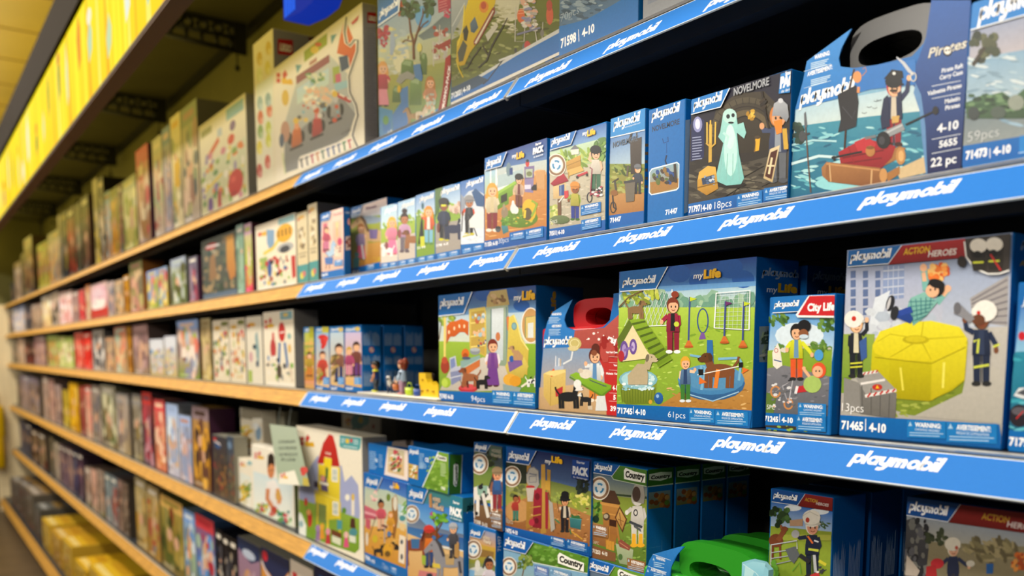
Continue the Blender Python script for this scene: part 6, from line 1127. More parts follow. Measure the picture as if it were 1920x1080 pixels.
B = Box('toy_box', 'narrow toy box with 71497 printed up its blue side, lower of two', (60, 478), (330, 552), (322, 1400), (40, 1330), .018, .075, v=V9, bz=Z4, z1=za-.0005)
A = B.A
A.poly([(62, 480), (330, 552), (325, 700), (58, 660)], '8c98b8', 'd8a040'); A.poly([(58, 640), (326, 700), (320, 900), (50, 860)], 'c8a040', '7c8c34'); A.poly([(130, 700), (310, 740), (305, 800), (130, 790)], '8c6c38'); A.poly([(50, 860), (320, 860), (318, 1300), (45, 1300)], '7c8c4c', 'a08c68'); A.horse(150, 1100, 320, 'c8ccc8', '3c4444', 1); A.ell(140, 880, 26, 60, 'd8d8d0'); A.fig(260, 1230, 460, 'd8d0dc', '6c5c8c', hair='2c2024', armL=(-.14, .5), skin='a86c48'); A.poly([(55, 920), (110, 930), (105, 1040), (50, 1030)], '7cb0d8')
recycle(A, 98, 715, 100)
t = B.part('range_title'); t._place(glyphs('HORSES', .02), 196, 600, 30, 70, 'dcd0b8', 0, .73, False, 266, 618); t._place(glyphs('Waterfall', .02), 200, 640, 36, 76, 'e8e0cc', 0, .73, False, 276, 660)
badge(B, [(62, 480), (212, 520), (172, 604), (58, 575)], 66, 545, 30, 98)
S = B.side(); S._place(glyphs('71497', .02), 378, 730, 40, 130, 'c0ccd8', 0, .73, True)
B.done()
# ---- playground starter pack over a country box
B = Box('toy_box', 'wide blue toy box showing a basketball climbing frame, partly shaded', (300, 186), (832, 270), (812, 870), (284, 722), .026, .06, v=V8)
A = B.A
A.poly([(300, 186), (832, 268), (828, 480), (294, 400)], '101c50', '5470a0'); A.poly([(296, 370), (560, 400), (828, 470), (822, 620), (290, 560)], '6c7c40', 'a8a848'); A.poly([(294, 285), (440, 310), (430, 420), (294, 420)], '2c3428'); A.blob(360, 470, 70, 50, ['7c8450', '989c60', '60683c'], 30, .2, 3); A.blob(750, 520, 90, 50, ['a8b040', 'c8c850', '889838', 'd8d070'], 40, .18, 5); A.blob(770, 420, 46, 70, ['1c2420', '28342c'], 16, .3, 6); A.blob(610, 500, 60, 34, ['7c8c48', '98a850'], 20, .2, 8)
A.poly([(288, 560), (440, 500), (680, 560), (820, 620), (814, 810), (286, 690)], 'b07c48', '8c5830'); A.speck(295, 560, 810, 790, ['c89860', '9c6c3c', '7c5028', 'd8a870'], 120, 9, 4, .4); A.ell(370, 590, 80, 70, 'c09058')
A.poly([(425, 300), (448, 296), (450, 690), (420, 700)], 'b88c40', '9c7430'); A.poly([(514, 300), (538, 300), (545, 725), (510, 735)], 'c89c48', 'a88038'); A.poly([(550, 330), (572, 335), (570, 700), (552, 700)], 'b08840')
A.poly([(470, 440), (520, 450), (516, 700), (460, 690)], 'a02838', '801c2c'); A.poly([(538, 470), (560, 475), (556, 700), (540, 700)], '982434'); A.ell(490, 500, 16, 22, '6c1824'); A.ell(455, 660, 18, 22, 'b03044'); A.ell(485, 650, 14, 18, '601420'); A.line([(440, 570), (510, 560)], 7, 'b88c40'); A.line([(440, 625), (512, 610)], 7, 'b88c40')
A.poly([(422, 360), (440, 320), (470, 314), (500, 340), (504, 420), (480, 460), (440, 440), (424, 410)], 'b8b4ac', 'a09c94'); A.line([(425, 360), (442, 322), (470, 318), (498, 342), (502, 420)], 4, '3c5078'); A.text(440, 360, 'playmobil', 9, '3c5078', wd=46, bold=.03); A.line([(440, 375), (484, 372), (484, 410), (440, 412), (440, 375)], 3, '3c5078'); A.ell(447, 440, 28, 10, 'b02c30'); A.poly([(422, 446), (472, 446), (462, 530), (430, 530)], 'c8beb4')
for k in range(4): A.line([(428+k*11, 450), (434+k*9, 528)], 2, 'a09488')
A.poly([(540, 400), (570, 405), (568, 460), (540, 458)], 'c89c40'); A.line([(555, 480), (590, 720)], 6, '5c4830'); A.line([(560, 470), (605, 700)], 4, '5c4830'); A.poly([(560, 520), (585, 540), (600, 700), (575, 720)], 'a8a49c')
A.fig(355, 650, 175, 'b03c34', '3c7868', hair='2c1c18', armL=(-.14, .42), armR=(.16, .85), skin='a8603c', shoes='28583c')
A.fig(660, 722, 245, '26262c', '1c1c22', hair='1a1a1e', hat='17171b', armL=(-.2, .58), armR=(.1, .36), vest='c8bca8', sleeve='d0c4b0', skin='d09468'); A.ell(662, 485, 24, 20, '17171b'); A.ell(662, 520, 36, 8, '1c1c20'); A.line([(612, 530), (625, 600)], 5, '5c4830')
A.poly([(690, 630), (765, 640), (758, 705), (694, 690)], '3c7c80', '2c6468'); A.line([(690, 630), (765, 642)], 6, '5c9c98'); A.poly([(700, 605), (720, 620), (750, 615), (760, 640), (700, 632)], '34683c'); A.line([(700, 715), (770, 765)], 8, 'c89838'); A.line([(600, 640), (630, 665)], 9, '3c7c54'); A.line([(690, 700), (700, 735)], 7, '2c7048'); recycle(A, 333, 375, 66)
A.poly([(286, 678), (560, 742), (816, 812), (812, 870), (284, 722)], '0d5cac', '0a4c98'); A._place(glyphs('71475', .04), 284, 716, 26, 42, 'ffffff', 0, .73, False, 326, 726); A.line([(330, 700), (329, 732)], 2, 'ffffff'); A._place(glyphs('4-10', .04), 335, 728, 24, 32, 'ffffff', 0, .73, False, 367, 736); A._place(glyphs('8pcs', -.01), 296, 660, 34, 42, 'c8c8b8', 0, .73, False, 338, 668)
w_ = B.part('warning_label'); w_.notice(570, 742, 662, 800, '1a62a8', 'WARNING:', 'CHOKING HAZARD', 20); w_.notice(670, 762, 800, 822, '1a62a8', 'AVERTISSEMENT:', 'RISQUE DE SUFFOCATION', 28)
t = B.part('range_title'); mylife(t, 536, 290, 34, 108, 14)
t = B.part('pack_flash'); t.poly([(706, 270), (812, 282), (808, 400), (700, 385)], '16408c'); t._place(glyphs('PACK', .07), 706, 356, 46, 98, 'd8dce4', .05, .73, False, 804, 356); t._place(glyphs('Starter', .03), 732, 292, 16, 52, 'c8ccd8', 0, .73, False, 784, 298); t._place(glyphs('de demarrage', .01), 710, 382, 12, 88, 'c8ccd8', 0, .73, False, 798, 388)
badge(B, [(300, 188), (482, 216), (436, 304), (297, 284)], 308, 258, 30, 128, '14509c')
B.done(); za = B.z0
B = Box('toy_box', 'country toy box with a green title band under the basketball box', (412, 560), (1284, 792), (1270, 1500), (400, 1400), .024, .08, v=V9, bz=Z4, z1=za-.0005)
A = B.A
A.poly([(700, 640), (1284, 792), (1270, 960), (700, 850), (600, 780)], '5c8c2c', '4c7c24'); A.speck(720, 680, 1260, 900, ['6c9c3c', '4c7420', '80ac50'], 60, 22, 4, .6); A.poly([(410, 700), (620, 770), (710, 850), (1270, 960), (1260, 1400), (405, 1400)], '7cacd0', 'a8b470'); A.line([(640, 770), (715, 848), (1270, 960)], 7, 'e8ece4')
A.line([(600, 990), (620, 900), (640, 860)], 12, '6c5030'); A.blob(635, 830, 80, 90, ['5c7830', '7c9440', '485c28', '8ca04c'], 50, .2, 4); A.blob(560, 880, 40, 40, ['5c7830', '485c28'], 14, .3, 6); recycle(A, 465, 890, 100)
w_ = B.part('warning_label'); w_.notice(722, 870, 870, 980, '5c7cb8', 'WARNING:', 'CHOKING', 30); w_.notice(880, 905, 1100, 1000, '6c98c0', 'AVERTISSEMENT:', 'RISQUE', 40)
t = B.part('range_title'); country(t, 980, 836, 64, 240, 76)
badge(B, [(412, 562), (712, 640), (632, 762), (406, 704)], 420, 652, 50, 204, '145cac')
B.done()
# ---- bee keeper box, four deep, over another country box
B = Box('toy_box', 'country toy box showing a bee keeper in a white hood beside a wooden hive', (838, 276), (1172, 338), (1165, 975), (828, 882), .030, .056, v=V8)
A = B.A
A.poly([(836, 350), (1170, 430), (1168, 560), (834, 500)], '506880', 'a8b090'); A.poly([(834, 480), (1168, 520), (1166, 980), (828, 885)], '8c9c3c', '4c7028'); A.poly([(832, 660), (960, 690), (940, 820), (830, 790)], '9c7040', '8c5c34'); A.speck(960, 620, 1160, 900, ['5c8034', '7c9c40', '4c6c24', '8cac50'], 60, 12, 4, .4); A.poly([(835, 480), (1168, 515), (1168, 500), (835, 470)], '3c4c34')
A.poly([(888, 520), (918, 458), (970, 465), (1005, 545), (985, 560), (890, 540)], '5c4030', '48301f'); A.poly([(890, 540), (990, 558), (985, 760), (900, 720)], 'b07c3c', '946030'); A.poly([(880, 532), (1000, 552), (998, 572), (880, 550)], 'c89048'); A.line([(890, 600), (990, 618)], 8, 'c89048'); A.ell(918, 625, 22, 24, '4c3c2c'); A.ell(915, 622, 14, 14, 'a89c84'); A.poly([(935, 640), (980, 648), (978, 690), (936, 680)], '3c2014'); A.poly([(905, 720), (980, 740), (975, 800), (960, 800), (925, 780), (910, 800)], '9c6830'); A.line([(935, 690), (930, 800)], 10, 'b8803c'); A.line([(985, 690), (1000, 800)], 12, 'a87438')
A.poly([(970, 630), (1000, 560), (1046, 640), (1018, 725)], '5c3420'); A.poly([(978, 632), (1001, 575), (1038, 642), (1016, 708)], 'c89c58', 'a87c40'); A.line([(1000, 600), (1010, 680)], 5, '7c5028'); A.line([(990, 640), (1026, 655)], 4, '7c5028')
A.blob(858, 580, 24, 50, ['4c7c2c', '64983c', '34581c'], 14, .3, 3); A.ell(852, 640, 20, 24, '1c3424'); A.poly([(830, 660), (900, 680), (896, 700), (830, 690)], 'b08448')
A.fig(1110, 812, 380, 'd8d4cc', 'd0ccc4', hair='b8b4ac', armL=(-.22, .56), armR=(.1, .42), sleeve='c8c4bc', shoes='e8a828', face=False, skin='dcd8d0'); A.poly([(1080, 470), (1092, 430), (1120, 418), (1148, 430), (1158, 500), (1150, 545), (1085, 530)], 'a8a49c', '98948c'); A.ell(1105, 485, 26, 48, '4c3c34'); A.ell(1100, 600, 14, 22, '28282c'); A.ell(1100, 600, 8, 14, 'd0ccc4'); A.line([(1060, 655), (1140, 690)], 16, '3c4048'); A.poly([(1085, 670), (1130, 700), (1135, 720), (1090, 690)], '54585c')
for x in (1088, 1130): A.poly([(x-10, 730), (x+12, 732), (x+14, 800), (x-14, 798)], 'e8ac2c'); A.ell(x, 802, 22, 14, 'e8ac2c')
for k in range(3): A.poly([(916+k*17, 770+k*5), (932+k*17, 772+k*4), (932+k*17, 828+k*5), (916+k*17, 824+k*5)], 'c89038')
A.poly([(975, 790), (1085, 830), (1078, 900), (1070, 930), (1000, 915), (990, 880)], 'a8b490', '8c9c78'); A.poly([(990, 780), (1010, 765), (1070, 810), (1060, 835), (1000, 812)], '8c4c3c'); A.line([(1000, 785), (1055, 822)], 4, 'c88c6c'); A.ell(1005, 875, 14, 20, '4c6c3c')
recycle(A, 875, 448, 74)
w_ = B.part('warning_label'); w_.notice(832, 668, 928, 740, '94683e', 'WARNING:', 'CHOKING HAZARD', 18); w_ = B.part('warning_label'); w_.notice(1046, 880, 1166, 950, '94683e', 'AVERTISSEMENT:', 'RISQUE DE SUFFOCATION', 28)
A.poly([(828, 800), (975, 850), (975, 905), (828, 880)], '7c5434'); A._place(glyphs('71253', .03), 832, 846, 24, 50, 'f0ece0', 0, .73, False, 880, 858); A._place(glyphs('4-10', .03), 890, 860, 24, 34, 'f0ece0', 0, .73, False, 924, 868); A._place(glyphs('26PC', -.01), 834, 790, 20, 38, 'c8d0b8', 0, .73, False, 870, 800)
t = B.part('range_title'); t.poly([(1000, 304), (1174, 338), (1172, 436), (960, 392), (948, 372)], '4c7c2c', '406c24'); t.line([(948, 372), (962, 394), (1172, 438)], 4, 'c8d8c0'); country(t, 1034, 378, 40, 118, 18)
badge(B, [(838, 277), (1000, 305), (952, 372), (836, 352)], 842, 326, 24, 108, '15549c')
def bee_side(S, dim=0):
    S.unit(); S.poly([(0, 1), (1, 1), (1, .84), (0, .84)], '3a7028'); S.poly([(0, .842), (1, .842), (1, .832), (0, .832)], 'd0dcc8')
    S.poly([(.06, .90), (.5, .88), (.94, .90), (.94, .955), (.5, .965), (.06, .955)], 'e8ece0'); S._place(glyphs('Country', .05), .12, .905, .035, .76, '1c1c14', .1, .73)
    S.poly([(.05, .62), (.9, .62), (.9, .78), (.05, .78)], '7c90a0', '78743c'); rr_ = random.Random(5)
    for k in range(16): S.ell(.15+.65*rr_.random(), .63+.12*rr_.random(), .10, .025, rr_.choice(['a86c34', '7c4424', '5c7c34', 'b88850', '8c4c2c']), n=8)
    S.poly([(.1, .24), (.55, .24), (.55, .245), (.1, .245)], '3c7cbc'); S.line([(.6, .2), (.6, .3)], .012, '5c94c8')
bee_side(B.side()); B.done(); za = B.z0; bx0, bx1, bz0, bz1 = B.x0, B.x1, B.z0, B.z1
for k in range(3):
    y = .030+.0615*(k+1)
    mb = MB(); mb.bbox(bx0, bx1, y, y+.056, bz0, bz1, PB, .0012, 1); mb.sm = [False]*len(mb.f); S = Art((bx1, y, bz0), (0, 1, 0), (0, 0, 1)).size(.056, bz1-bz0); bee_side(S); S.mesh(mb)
    base = Vector(((bx0+bx1)/2, y+.028, bz0)); tag(mb.build('toy_box', INK, None, loc=base, shift=base), 'country toy box in shadow, %s behind the bee keeper box' % ['directly', 'second', 'deepest of the three'][k], 'toy box', 'bee keeper boxes one behind another')
B = Box('toy_box', 'blue and green country toy box under the bee keeper box', (1286, 808), (1852, 980), (1840, 1500), (1275, 1450), .028, .26, v=V9, bz=Z4, z1=za-.0005, x1=bx1+.001)
A = B.A
A.poly([(1550, 890), (1900, 985), (1900, 1150), (1450, 1020)], '6c9c34', '5c8c2c'); A.poly([(1284, 920), (1480, 980), (1900, 1150), (1880, 1500), (1275, 1450)], '5c708c', '8c9c68'); country(A, 1596, 985, 50, 220, 60)
badge(B, [(1286, 808), (1548, 886), (1488, 980), (1282, 925)], 1292, 892, 42, 190, '1560b0')
B.done()
# ---- green carry case with a pale clear tag
def draw_green(A):
    A.poly([(180, 436), (560, 330), (600, 330), (470, 500), (400, 738), (60, 738), (130, 520)], '2f80cc', '2470bc')
    for y, t in ((520, 'WARNING:'), (680, 'AVERTISSEMENT:')): A._place(glyphs(t, .03), 222 if y == 520 else 150, y-15, 42, 130, 'f0f4f8', 0, .73, False, 350 if y == 520 else 362, y+22); A.lines(190, y+25, 340, y+78, 3, 'a8cbe8', 12, y, 30); A.poly([(175 if y == 520 else 95, y), (205 if y == 520 else 125, y+5), (190 if y == 520 else 110, y-40)], 'a8cbe8')
    A.line([(178, 436), (428, 522)], 6, 'cfe4f4'); A.line([(115, 605), (370, 690)], 6, 'cfe4f4')
gc = carry_case('green handled carry case with blue printed sleeve under the bee keeper row', VG, [(-20, 1650), (60, 738), (130, 520), (180, 436), (560, 330), (620, 330), (520, 440), (430, 620), (420, 760), (480, 860), (900, 1000), (1250, 1080), (1400, 1000), (1520, 1020), (1540, 1700)], ((985, 640, 560, 310), (900, 720, 300, 140)), .010, .07, Z4, '2c9424', PB, draw_green)
g2 = gc.copy(); COL.objects.link(g2); g2.location.y += .088; g2['label'] = 'second green handled carry case, in shadow behind the front green one'
for ch in list(gc.children):
    c2 = ch.copy(); COL.objects.link(c2); c2.parent = g2
g2['group'] = gc['group'] = 'green handled carry cases'
p0, p1 = at(1200+1410/7.385, 980+640/7.385, -.004), at(1200+1780/7.385, 980+640/7.385, -.004)
mb = MB(); zt = at(1420, 1053, -.004).z; w2 = p1.x-p0.x
mb.prism([(p0.x, zt-.14), (p1.x, zt-.14), (p1.x, zt-.008), (p1.x-.25*w2, zt), (p0.x+.3*w2, zt), (p0.x, zt-.006)], -.004, .006, 'y', '8cc8dc')
A = Art((p0.x, -.004, zt-.14), (1, 0, 0), (0, 0, 1)).view(*VG); A.poly([(1425, 580), (1560, 540), (1740, 560), (1700, 740), (1420, 740)], 'a0d8e8', '80c4dc'); A.poly([(1460, 590), (1580, 680), (1560, 740), (1440, 740)], 'b8e4ec'); A.line([(1430, 575), (1600, 690), (1640, 738)], 10, 'c8ecf4'); A.mesh(mb)
tag(mb.build('plastic_tag', PLASTIC), 'pale blue clear plastic tag in front of the green carry case', 'tag')
# ---- fire rescue boxes at the shaded end
B = Box('toy_box', 'narrow toy box showing a firefighter rescuing a calf, red title corner', (175, 280), (600, 345), (560, 1400), (120, 1330), .030, .070, v=VL, bz=Z4)
A = B.A
A.poly([(172, 375), (595, 440), (588, 600), (165, 560)], '2c68b8', 'b8d0e8'); A.poly([(166, 540), (588, 580), (570, 1100), (140, 1040)], '8c9c34', '6c8c28'); A.ell(320, 415, 60, 22, 'e0e8f0'); A.ell(500, 440, 70, 22, 'e0e8f0'); A.blob(230, 470, 80, 80, ['2c4424', '3c5c30', '4c7038', '1c3018'], 40, .22, 4); A.poly([(300, 500), (390, 490), (390, 540), (300, 540)], 'b89478'); A.blob(520, 530, 80, 24, ['3c5430', '4c6838', '2c4024'], 20, .2, 5); A.poly([(168, 600), (588, 600), (585, 640), (166, 640)], 'a8ac48', '8c9c34')
A.ell(205, 640, 50, 46, '6c3820'); A.line([(220, 640), (262, 570)], 34, '7c4428'); A.ell(262, 560, 26, 18, '7c4428'); A.ell(240, 545, 8, 14, '8c5434'); A.line([(185, 660), (180, 770)], 14, '6c3820'); A.line([(232, 660), (236, 770)], 14, '6c3820')
for y in (650, 705, 745): A.line([(170, y+20), (350, y-8)], 7, 'a0a4a8')
A.line([(170, 810), (172, 670), (350, 640), (352, 700)], 8, 'b0b4b8'); A.line([(165, 812), (350, 770)], 7, '8c9094')
A.fig(455, 900, 450, '20283c', '1c2434', hair='e8e0d4', hat='e4e0d6', armL=(-.3, .66), armR=(.1, .42), skin='d8987c', sleeve='20283c'); A.ell(452, 480, 62, 52, 'e4e0d6'); A.ell(425, 498, 14, 18, 'b84434'); A.line([(390, 470), (440, 440), (500, 470)], 4, 'b8b4a8'); A.ell(340, 595, 28, 28, 'a0a0a4'); A.line([(425, 610), (460, 660)], 12, 'd86c34'); A.line([(470, 640), (500, 650)], 10, 'd8dce0'); A.line([(430, 700), (500, 710)], 16, 'b8c040'); A.poly([(270, 700), (340, 680), (370, 740), (330, 800), (300, 770)], '585c60'); A.line([(370, 740), (440, 790)], 30, '28282c'); A.line([(470, 740), (480, 860)], 20, 'b0b4b8'); A.line([(500, 780), (550, 810)], 20, 'c8c038'); A.speck(180, 780, 220, 880, ['7cb048', '5c9434'], 14, 14, 3, 1.4); A.poly([(440, 880), (500, 855), (510, 890), (450, 900)], 'b83838'); A.speck(490, 820, 560, 870, ['d8d8d4', '3c3c40'], 10, 10, 3, .7); A.line([(320, 850), (370, 790), (380, 870)], 7, '5c9434')
a = badge(B, [(176, 281), (406, 316), (350, 398), (173, 372)], 184, 340, 26, 164, '134c94')
t = B.part('range_title'); t.poly([(408, 314), (602, 344), (594, 438), (356, 402)], '8c2420', '701814'); t._place(glyphs('ACTION', .02), 402, 366, 24, 1, 'c8a030', .1, .73, False, 490, 378); t._place(glyphs('HEROES', .02), 480, 392, 20, 1, 'd8ccc8', .15, .73, False, 566, 402)
def warn_side(S, seed):
    S.unit(); r_ = random.Random(seed)
    for (v0, mx) in ((.66, .18), (.49, .10), (.26, .16)):
        for half in (0, 1):
            for q in range(8): u = .08+half*.46+q*.045; S.poly([(u, v0), (u+.026, v0), (u+.026, v0+mx*r_.uniform(.45, 1)), (u, v0+mx*r_.uniform(.45, 1))], 'a4bcd8')
    S.ell(.5, .615, .15, .032, 'd07058', n=18); S.ell(.5, .615, .115, .025, 'c8c0b8', n=18); S.line([(.4, .60), (.6, .63)], .012, 'b04838')
warn_side(B.side(), 3); B.done(); b0, b1, c0, c1 = B.x0, B.x1, B.z0, B.z1
for k, y in enumerate((.112, .186)):
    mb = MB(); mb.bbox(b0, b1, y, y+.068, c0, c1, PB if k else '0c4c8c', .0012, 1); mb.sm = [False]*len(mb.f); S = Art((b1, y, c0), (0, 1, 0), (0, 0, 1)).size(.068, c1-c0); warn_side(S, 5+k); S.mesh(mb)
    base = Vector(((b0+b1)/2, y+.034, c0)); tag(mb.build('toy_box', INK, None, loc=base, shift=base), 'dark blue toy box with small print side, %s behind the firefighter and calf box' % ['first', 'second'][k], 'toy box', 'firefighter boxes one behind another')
B = Box('toy_box', 'dim wide toy box with red title and firefighter on rocks, bay end', (1112, 335), (2300, 500), (2260, 1400), (1070, 1300), .034, .09, v=VL, bz=Z4)
A = B.A
A.poly([(1108, 470), (2290, 600), (2280, 800), (1095, 700)], '8c98a8', 'b0a890'); A.poly([(1098, 640), (2280, 700), (2260, 1400), (1075, 1300)], '8c8468', '6c604c'); A.poly([(1104, 500), (1160, 480), (1230, 560), (1260, 700), (1240, 900), (1090, 900)], '48484c', '34343a'); A.speck(1100, 500, 1250, 880, ['5c5c62', '2c2c30', '70706c'], 40, 18, 3, 1.6); A.blob(1320, 620, 90, 60, ['3c4430', '545c40', '2c3424'], 26, .25, 4); A.blob(1700, 700, 240, 90, ['7c7454', '948a64', '645c44', 'a09470'], 60, .16, 5)
A.fig(1430, 1010, 390, '2c3450', '282c40', hair='d8d0c0', hat='d4cec0', armL=(-.3, .5), armR=(.36, .48), skin='d0a084', sleeve='2c3450'); A.ell(1428, 665, 56, 48, 'd4cec0'); A.ell(1455, 690, 12, 14, 'b05040'); A.ell(1320, 800, 46, 36, 'b83038'); A.poly([(1245, 820), (1310, 810), (1320, 900), (1240, 900)], 'a82c30'); A.poly([(1110, 740), (1200, 850), (1180, 890), (1100, 880)], 'b0a498'); A.ell(1550, 800, 30, 22, 'c8c4b8'); A.poly([(1660, 800), (1710, 800), (1705, 870), (1660, 870)], '2c5c9c'); A.blob(1890, 790, 60, 70, ['c86830', 'd89048', 'a84c28'], 20, .26, 6)
t = B.part('range_title'); t.poly([(1480, 392), (2300, 500), (2290, 640), (1400, 515)], '8c2420', '6c1814'); t._place(glyphs('ACTION', .02), 1625, 492, 46, 1, 'c89c30', .1, .73, False, 1815, 518); t._place(glyphs('HEROES', .02), 1800, 545, 42, 1, 'd8ccc8', .15, .73, False, 2020, 572)
badge(B, [(1113, 336), (1480, 390), (1392, 512), (1106, 465)], 1122, 428, 44, 268, '134c94')
B.done()
# ================================================================== top shelf, blue bays
Z1 = ZS[1]
V0 = (480, 0, 3.0); V1 = (690, 0, 3.8568); VD = (380, 0, 5.647)
B = Box('toy_box', 'large blue toy box on the top shelf, sea picture, numbered 71598', (24, -700), (410, -800), (408, 105), (22, 280), .0045, .10, v=VC, bz=Z1)
A = B.A
A.poly([(22, -700), (410, -800), (405, 20), (24, 130)], '7c90a8', '50708c'); A.speck(30, -100, 260, 120, ['7c94a8', '4c6478', '98acb8', '3c5468'], 110, 18, 3, .4); A.poly([(22, 128), (150, 96), (270, 30), (420, -60), (420, 105), (22, 280)], '1670b8', '1264ac'); A._place(glyphs('70pcs', -.012), 30, 108, 40, 1, 'b8c8d4', 0, .73, False, 118, 82); A._place(glyphs('71598', .04), 30, 232, 44, 1, 'ffffff', 0, .73, False, 104, 200); A.line([(116, 142), (118, 200)], 3, 'ffffff'); A._place(glyphs('4-10', .04), 132, 180, 40, 1, 'ffffff', 0, .73, False, 192, 156)
B.done()
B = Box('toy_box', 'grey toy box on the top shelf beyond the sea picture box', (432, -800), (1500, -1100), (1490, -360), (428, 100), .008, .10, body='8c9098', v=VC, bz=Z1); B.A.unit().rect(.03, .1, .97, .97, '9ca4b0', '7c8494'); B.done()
B = Box('toy_box', 'toy box with a yellow rescue helicopter and stretcher, numbered 71203', (600, -500), (1392, -800), (1385, 400), (598, 770), .010, .10, v=V1, bz=Z1, x1=at(1048.5, 90, .0045).x-.001)
A = B.A
A.poly([(600, -500), (1395, -800), (1395, 100), (602, 300)], 'b4b8b0', 'a8a898'); A.poly([(602, 290), (800, 180), (1000, 60), (1395, -60), (1390, 260), (600, 640)], '6c7428', '5c6420'); A.speck(610, 120, 1380, 560, ['7c8434', '545c1c', '90984c', '9ca060', '484c18'], 150, 24, 4, .35); A.poly([(900, 0), (1100, 0), (1080, 140), (960, 150)], 'c8c4a8'); A.speck(900, 20, 1200, 240, ['b8b490', '989468', 'd0ccb0'], 60, 22, 7, .3)
A.poly([(600, 20), (720, -100), (720, 40), (610, 260)], 'a8b0b4', '8c9498'); A.line([(610, 190), (700, 20)], 5, 'd0d4d4')
A.poly([(640, 440), (645, 300), (700, 220), (690, 120), (740, -40), (950, -160), (920, 30), (850, 160), (800, 300), (740, 380), (700, 470), (665, 478)], 'd8bc1c', 'c4a010'); A.poly([(650, 380), (690, 290), (720, 330), (690, 440), (660, 450)], '4c5044'); A.poly([(740, 170), (775, 120), (800, 200), (770, 240), (745, 230)], '5c748c', '3c5468'); A.poly([(765, 300), (900, 60), (918, 50), (920, 90), (800, 310), (770, 330)], '8c4030'); A.poly([(772, 310), (905, 75), (912, 80), (785, 318)], 'e0d4c0'); A.ell(840, 50, 34, 44, 'd88830'); A.ell(838, 40, 20, 28, 'b84c34'); A.poly([(690, 220), (715, 180), (730, 230), (715, 300), (695, 290)], '282c2c'); A.line([(700, 40), (690, 200), (650, 330)], 8, 'e8d040')
A.line([(640, 430), (660, 500), (690, 560)], 10, 'd0b418'); A.line([(690, 500), (720, 490), (760, 420), (820, 340)], 9, '28241c'); A.line([(800, 490), (860, 440), (900, 330), (985, 180)], 12, '28241c'); A.line([(830, 330), (870, 400)], 10, '3c3428'); A.line([(780, 400), (800, 360)], 8, '3c3428'); A.poly([(850, 250), (930, 165), (945, 190), (870, 300)], 'c4c0b0'); A.line([(985, 180), (1010, 130)], 6, '3c3428')
A.line([(1070, 50), (1065, 300), (1130, 300), (1140, 130)], 7, 'c4c0b4'); A.ell(1108, 115, 28, 50, 'd86838'); A.line([(1085, 80), (1130, 75)], 4, 'f0b090'); A.line([(1085, 100), (1132, 95)], 4, 'f0b090'); A.speck(1120, 0, 1220, 220, ['d8d4c8', 'b0a8a0', '8c8cac', 'd8a890'], 50, 18, 3, .6); A.line([(1200, 140), (1230, 340)], 7, 'c4c0b4'); A.line([(1265, 160), (1260, 280)], 6, 'b8b4a8'); A.ell(1224, 345, 12, 20, '3c3c3c'); A.ell(1068, 365, 10, 18, '3c3c3c'); A.line([(1080, 250), (1250, 200)], 14, '7c7c98'); A.ell(1315, 110, 26, 70, 'cc5c3c'); A.ell(1312, 40, 22, 40, 'b04838'); A.ell(1150, 360, 34, 56, '5c6868', rot=-10); A.ell(1156, 335, 24, 40, 'b83c34', rot=-10); A.ell(1260, 240, 14, 26, '7c7870')
A.poly([(598, 640), (780, 560), (1070, 385), (1390, 205), (1385, 240), (1080, 405), (800, 575), (598, 660)], 'c8c8c4'); A.poly([(598, 652), (800, 570), (1080, 402), (1390, 235), (1386, 375), (598, 745)], '1268b0', '0f5ca4'); A.poly([(598, 640), (700, 595), (800, 545), (880, 580), (770, 640), (598, 700)], '22405c'); A.line([(835, 610), (870, 580), (900, 540), (975, 440)], 8, '1c2c40'); A.line([(950, 440), (1050, 400)], 14, 'd0d0cc')
A.poly([(598, 745), (1386, 375), (1385, 398), (598, 770)], 'd0ccc4'); A._place(glyphs('71203', .04), 606, 715, 38, 1, 'f0f4f8', 0, .73, False, 674, 678); A.line([(681, 640), (683, 690)], 3, 'f0f4f8'); A._place(glyphs('4-10', .04), 690, 672, 36, 1, 'f0f4f8', 0, .73, False, 742, 646); A._place(glyphs('48PC', -.01), 606, 588, 34, 1, 'b8b890', 0, .73, False, 664, 560)
B.done()
B = Box('toy_box', 'tall toy box showing a fairy garden with a waterfall and red promotion flash', (80, -20), (600, -420), (598, 778), (70, 1000), .012, .085, v=V1, bz=Z1)
A = B.A
A.poly([(75, -20), (600, -420), (600, 300), (74, 420)], '6c90b8', 'b8c0b8'); A.poly([(74, 330), (300, 240), (600, 180), (598, 560), (72, 640)], 'b8c4b8', 'b0ac60'); A.poly([(72, 600), (200, 520), (598, 440), (598, 780), (70, 1000)], 'a8a44c', '6c8c5c'); A.poly([(360, 260), (460, 190), (540, 120), (600, 100), (600, 240), (400, 290)], '5c6c78', '7c8c8c'); A.ell(240, 420, 60, 110, 'd8d4b0'); A.speck(90, 200, 330, 560, ['c8ccc0', 'a8b8c0', 'd0c890', 'b8b890'], 60, 22, 4, .5); A.ell(400, 120, 60, 80, '5c9cd0'); A.poly([(160, 260), (185, 230), (200, 320), (180, 400), (160, 400)], '9cacc4')
A.poly([(220, 60), (240, 0), (260, 20), (250, 110), (220, 120)], 'a84c3c'); A.blob(300, 60, 80, 80, ['28483c', '38604c', '1c342c', '4c7058'], 34, .24, 3); A.blob(440, 40, 50, 90, ['28483c', '38604c', '1c342c', '406450'], 30, .24, 5); A.line([(333, 430), (330, 300), (310, 230), (300, 130)], [18, 16, 13, 10], '6c3c2c'); A.line([(332, 330), (360, 230), (400, 110), (400, 60)], [14, 12, 9, 7], '6c3c2c'); A.line([(345, 260), (400, 180), (440, 150)], 8, '6c3c2c'); A.line([(320, 300), (270, 290), (250, 310)], 8, '6c3c2c'); A.line([(290, 290), (295, 260)], 6, '6c3c2c')
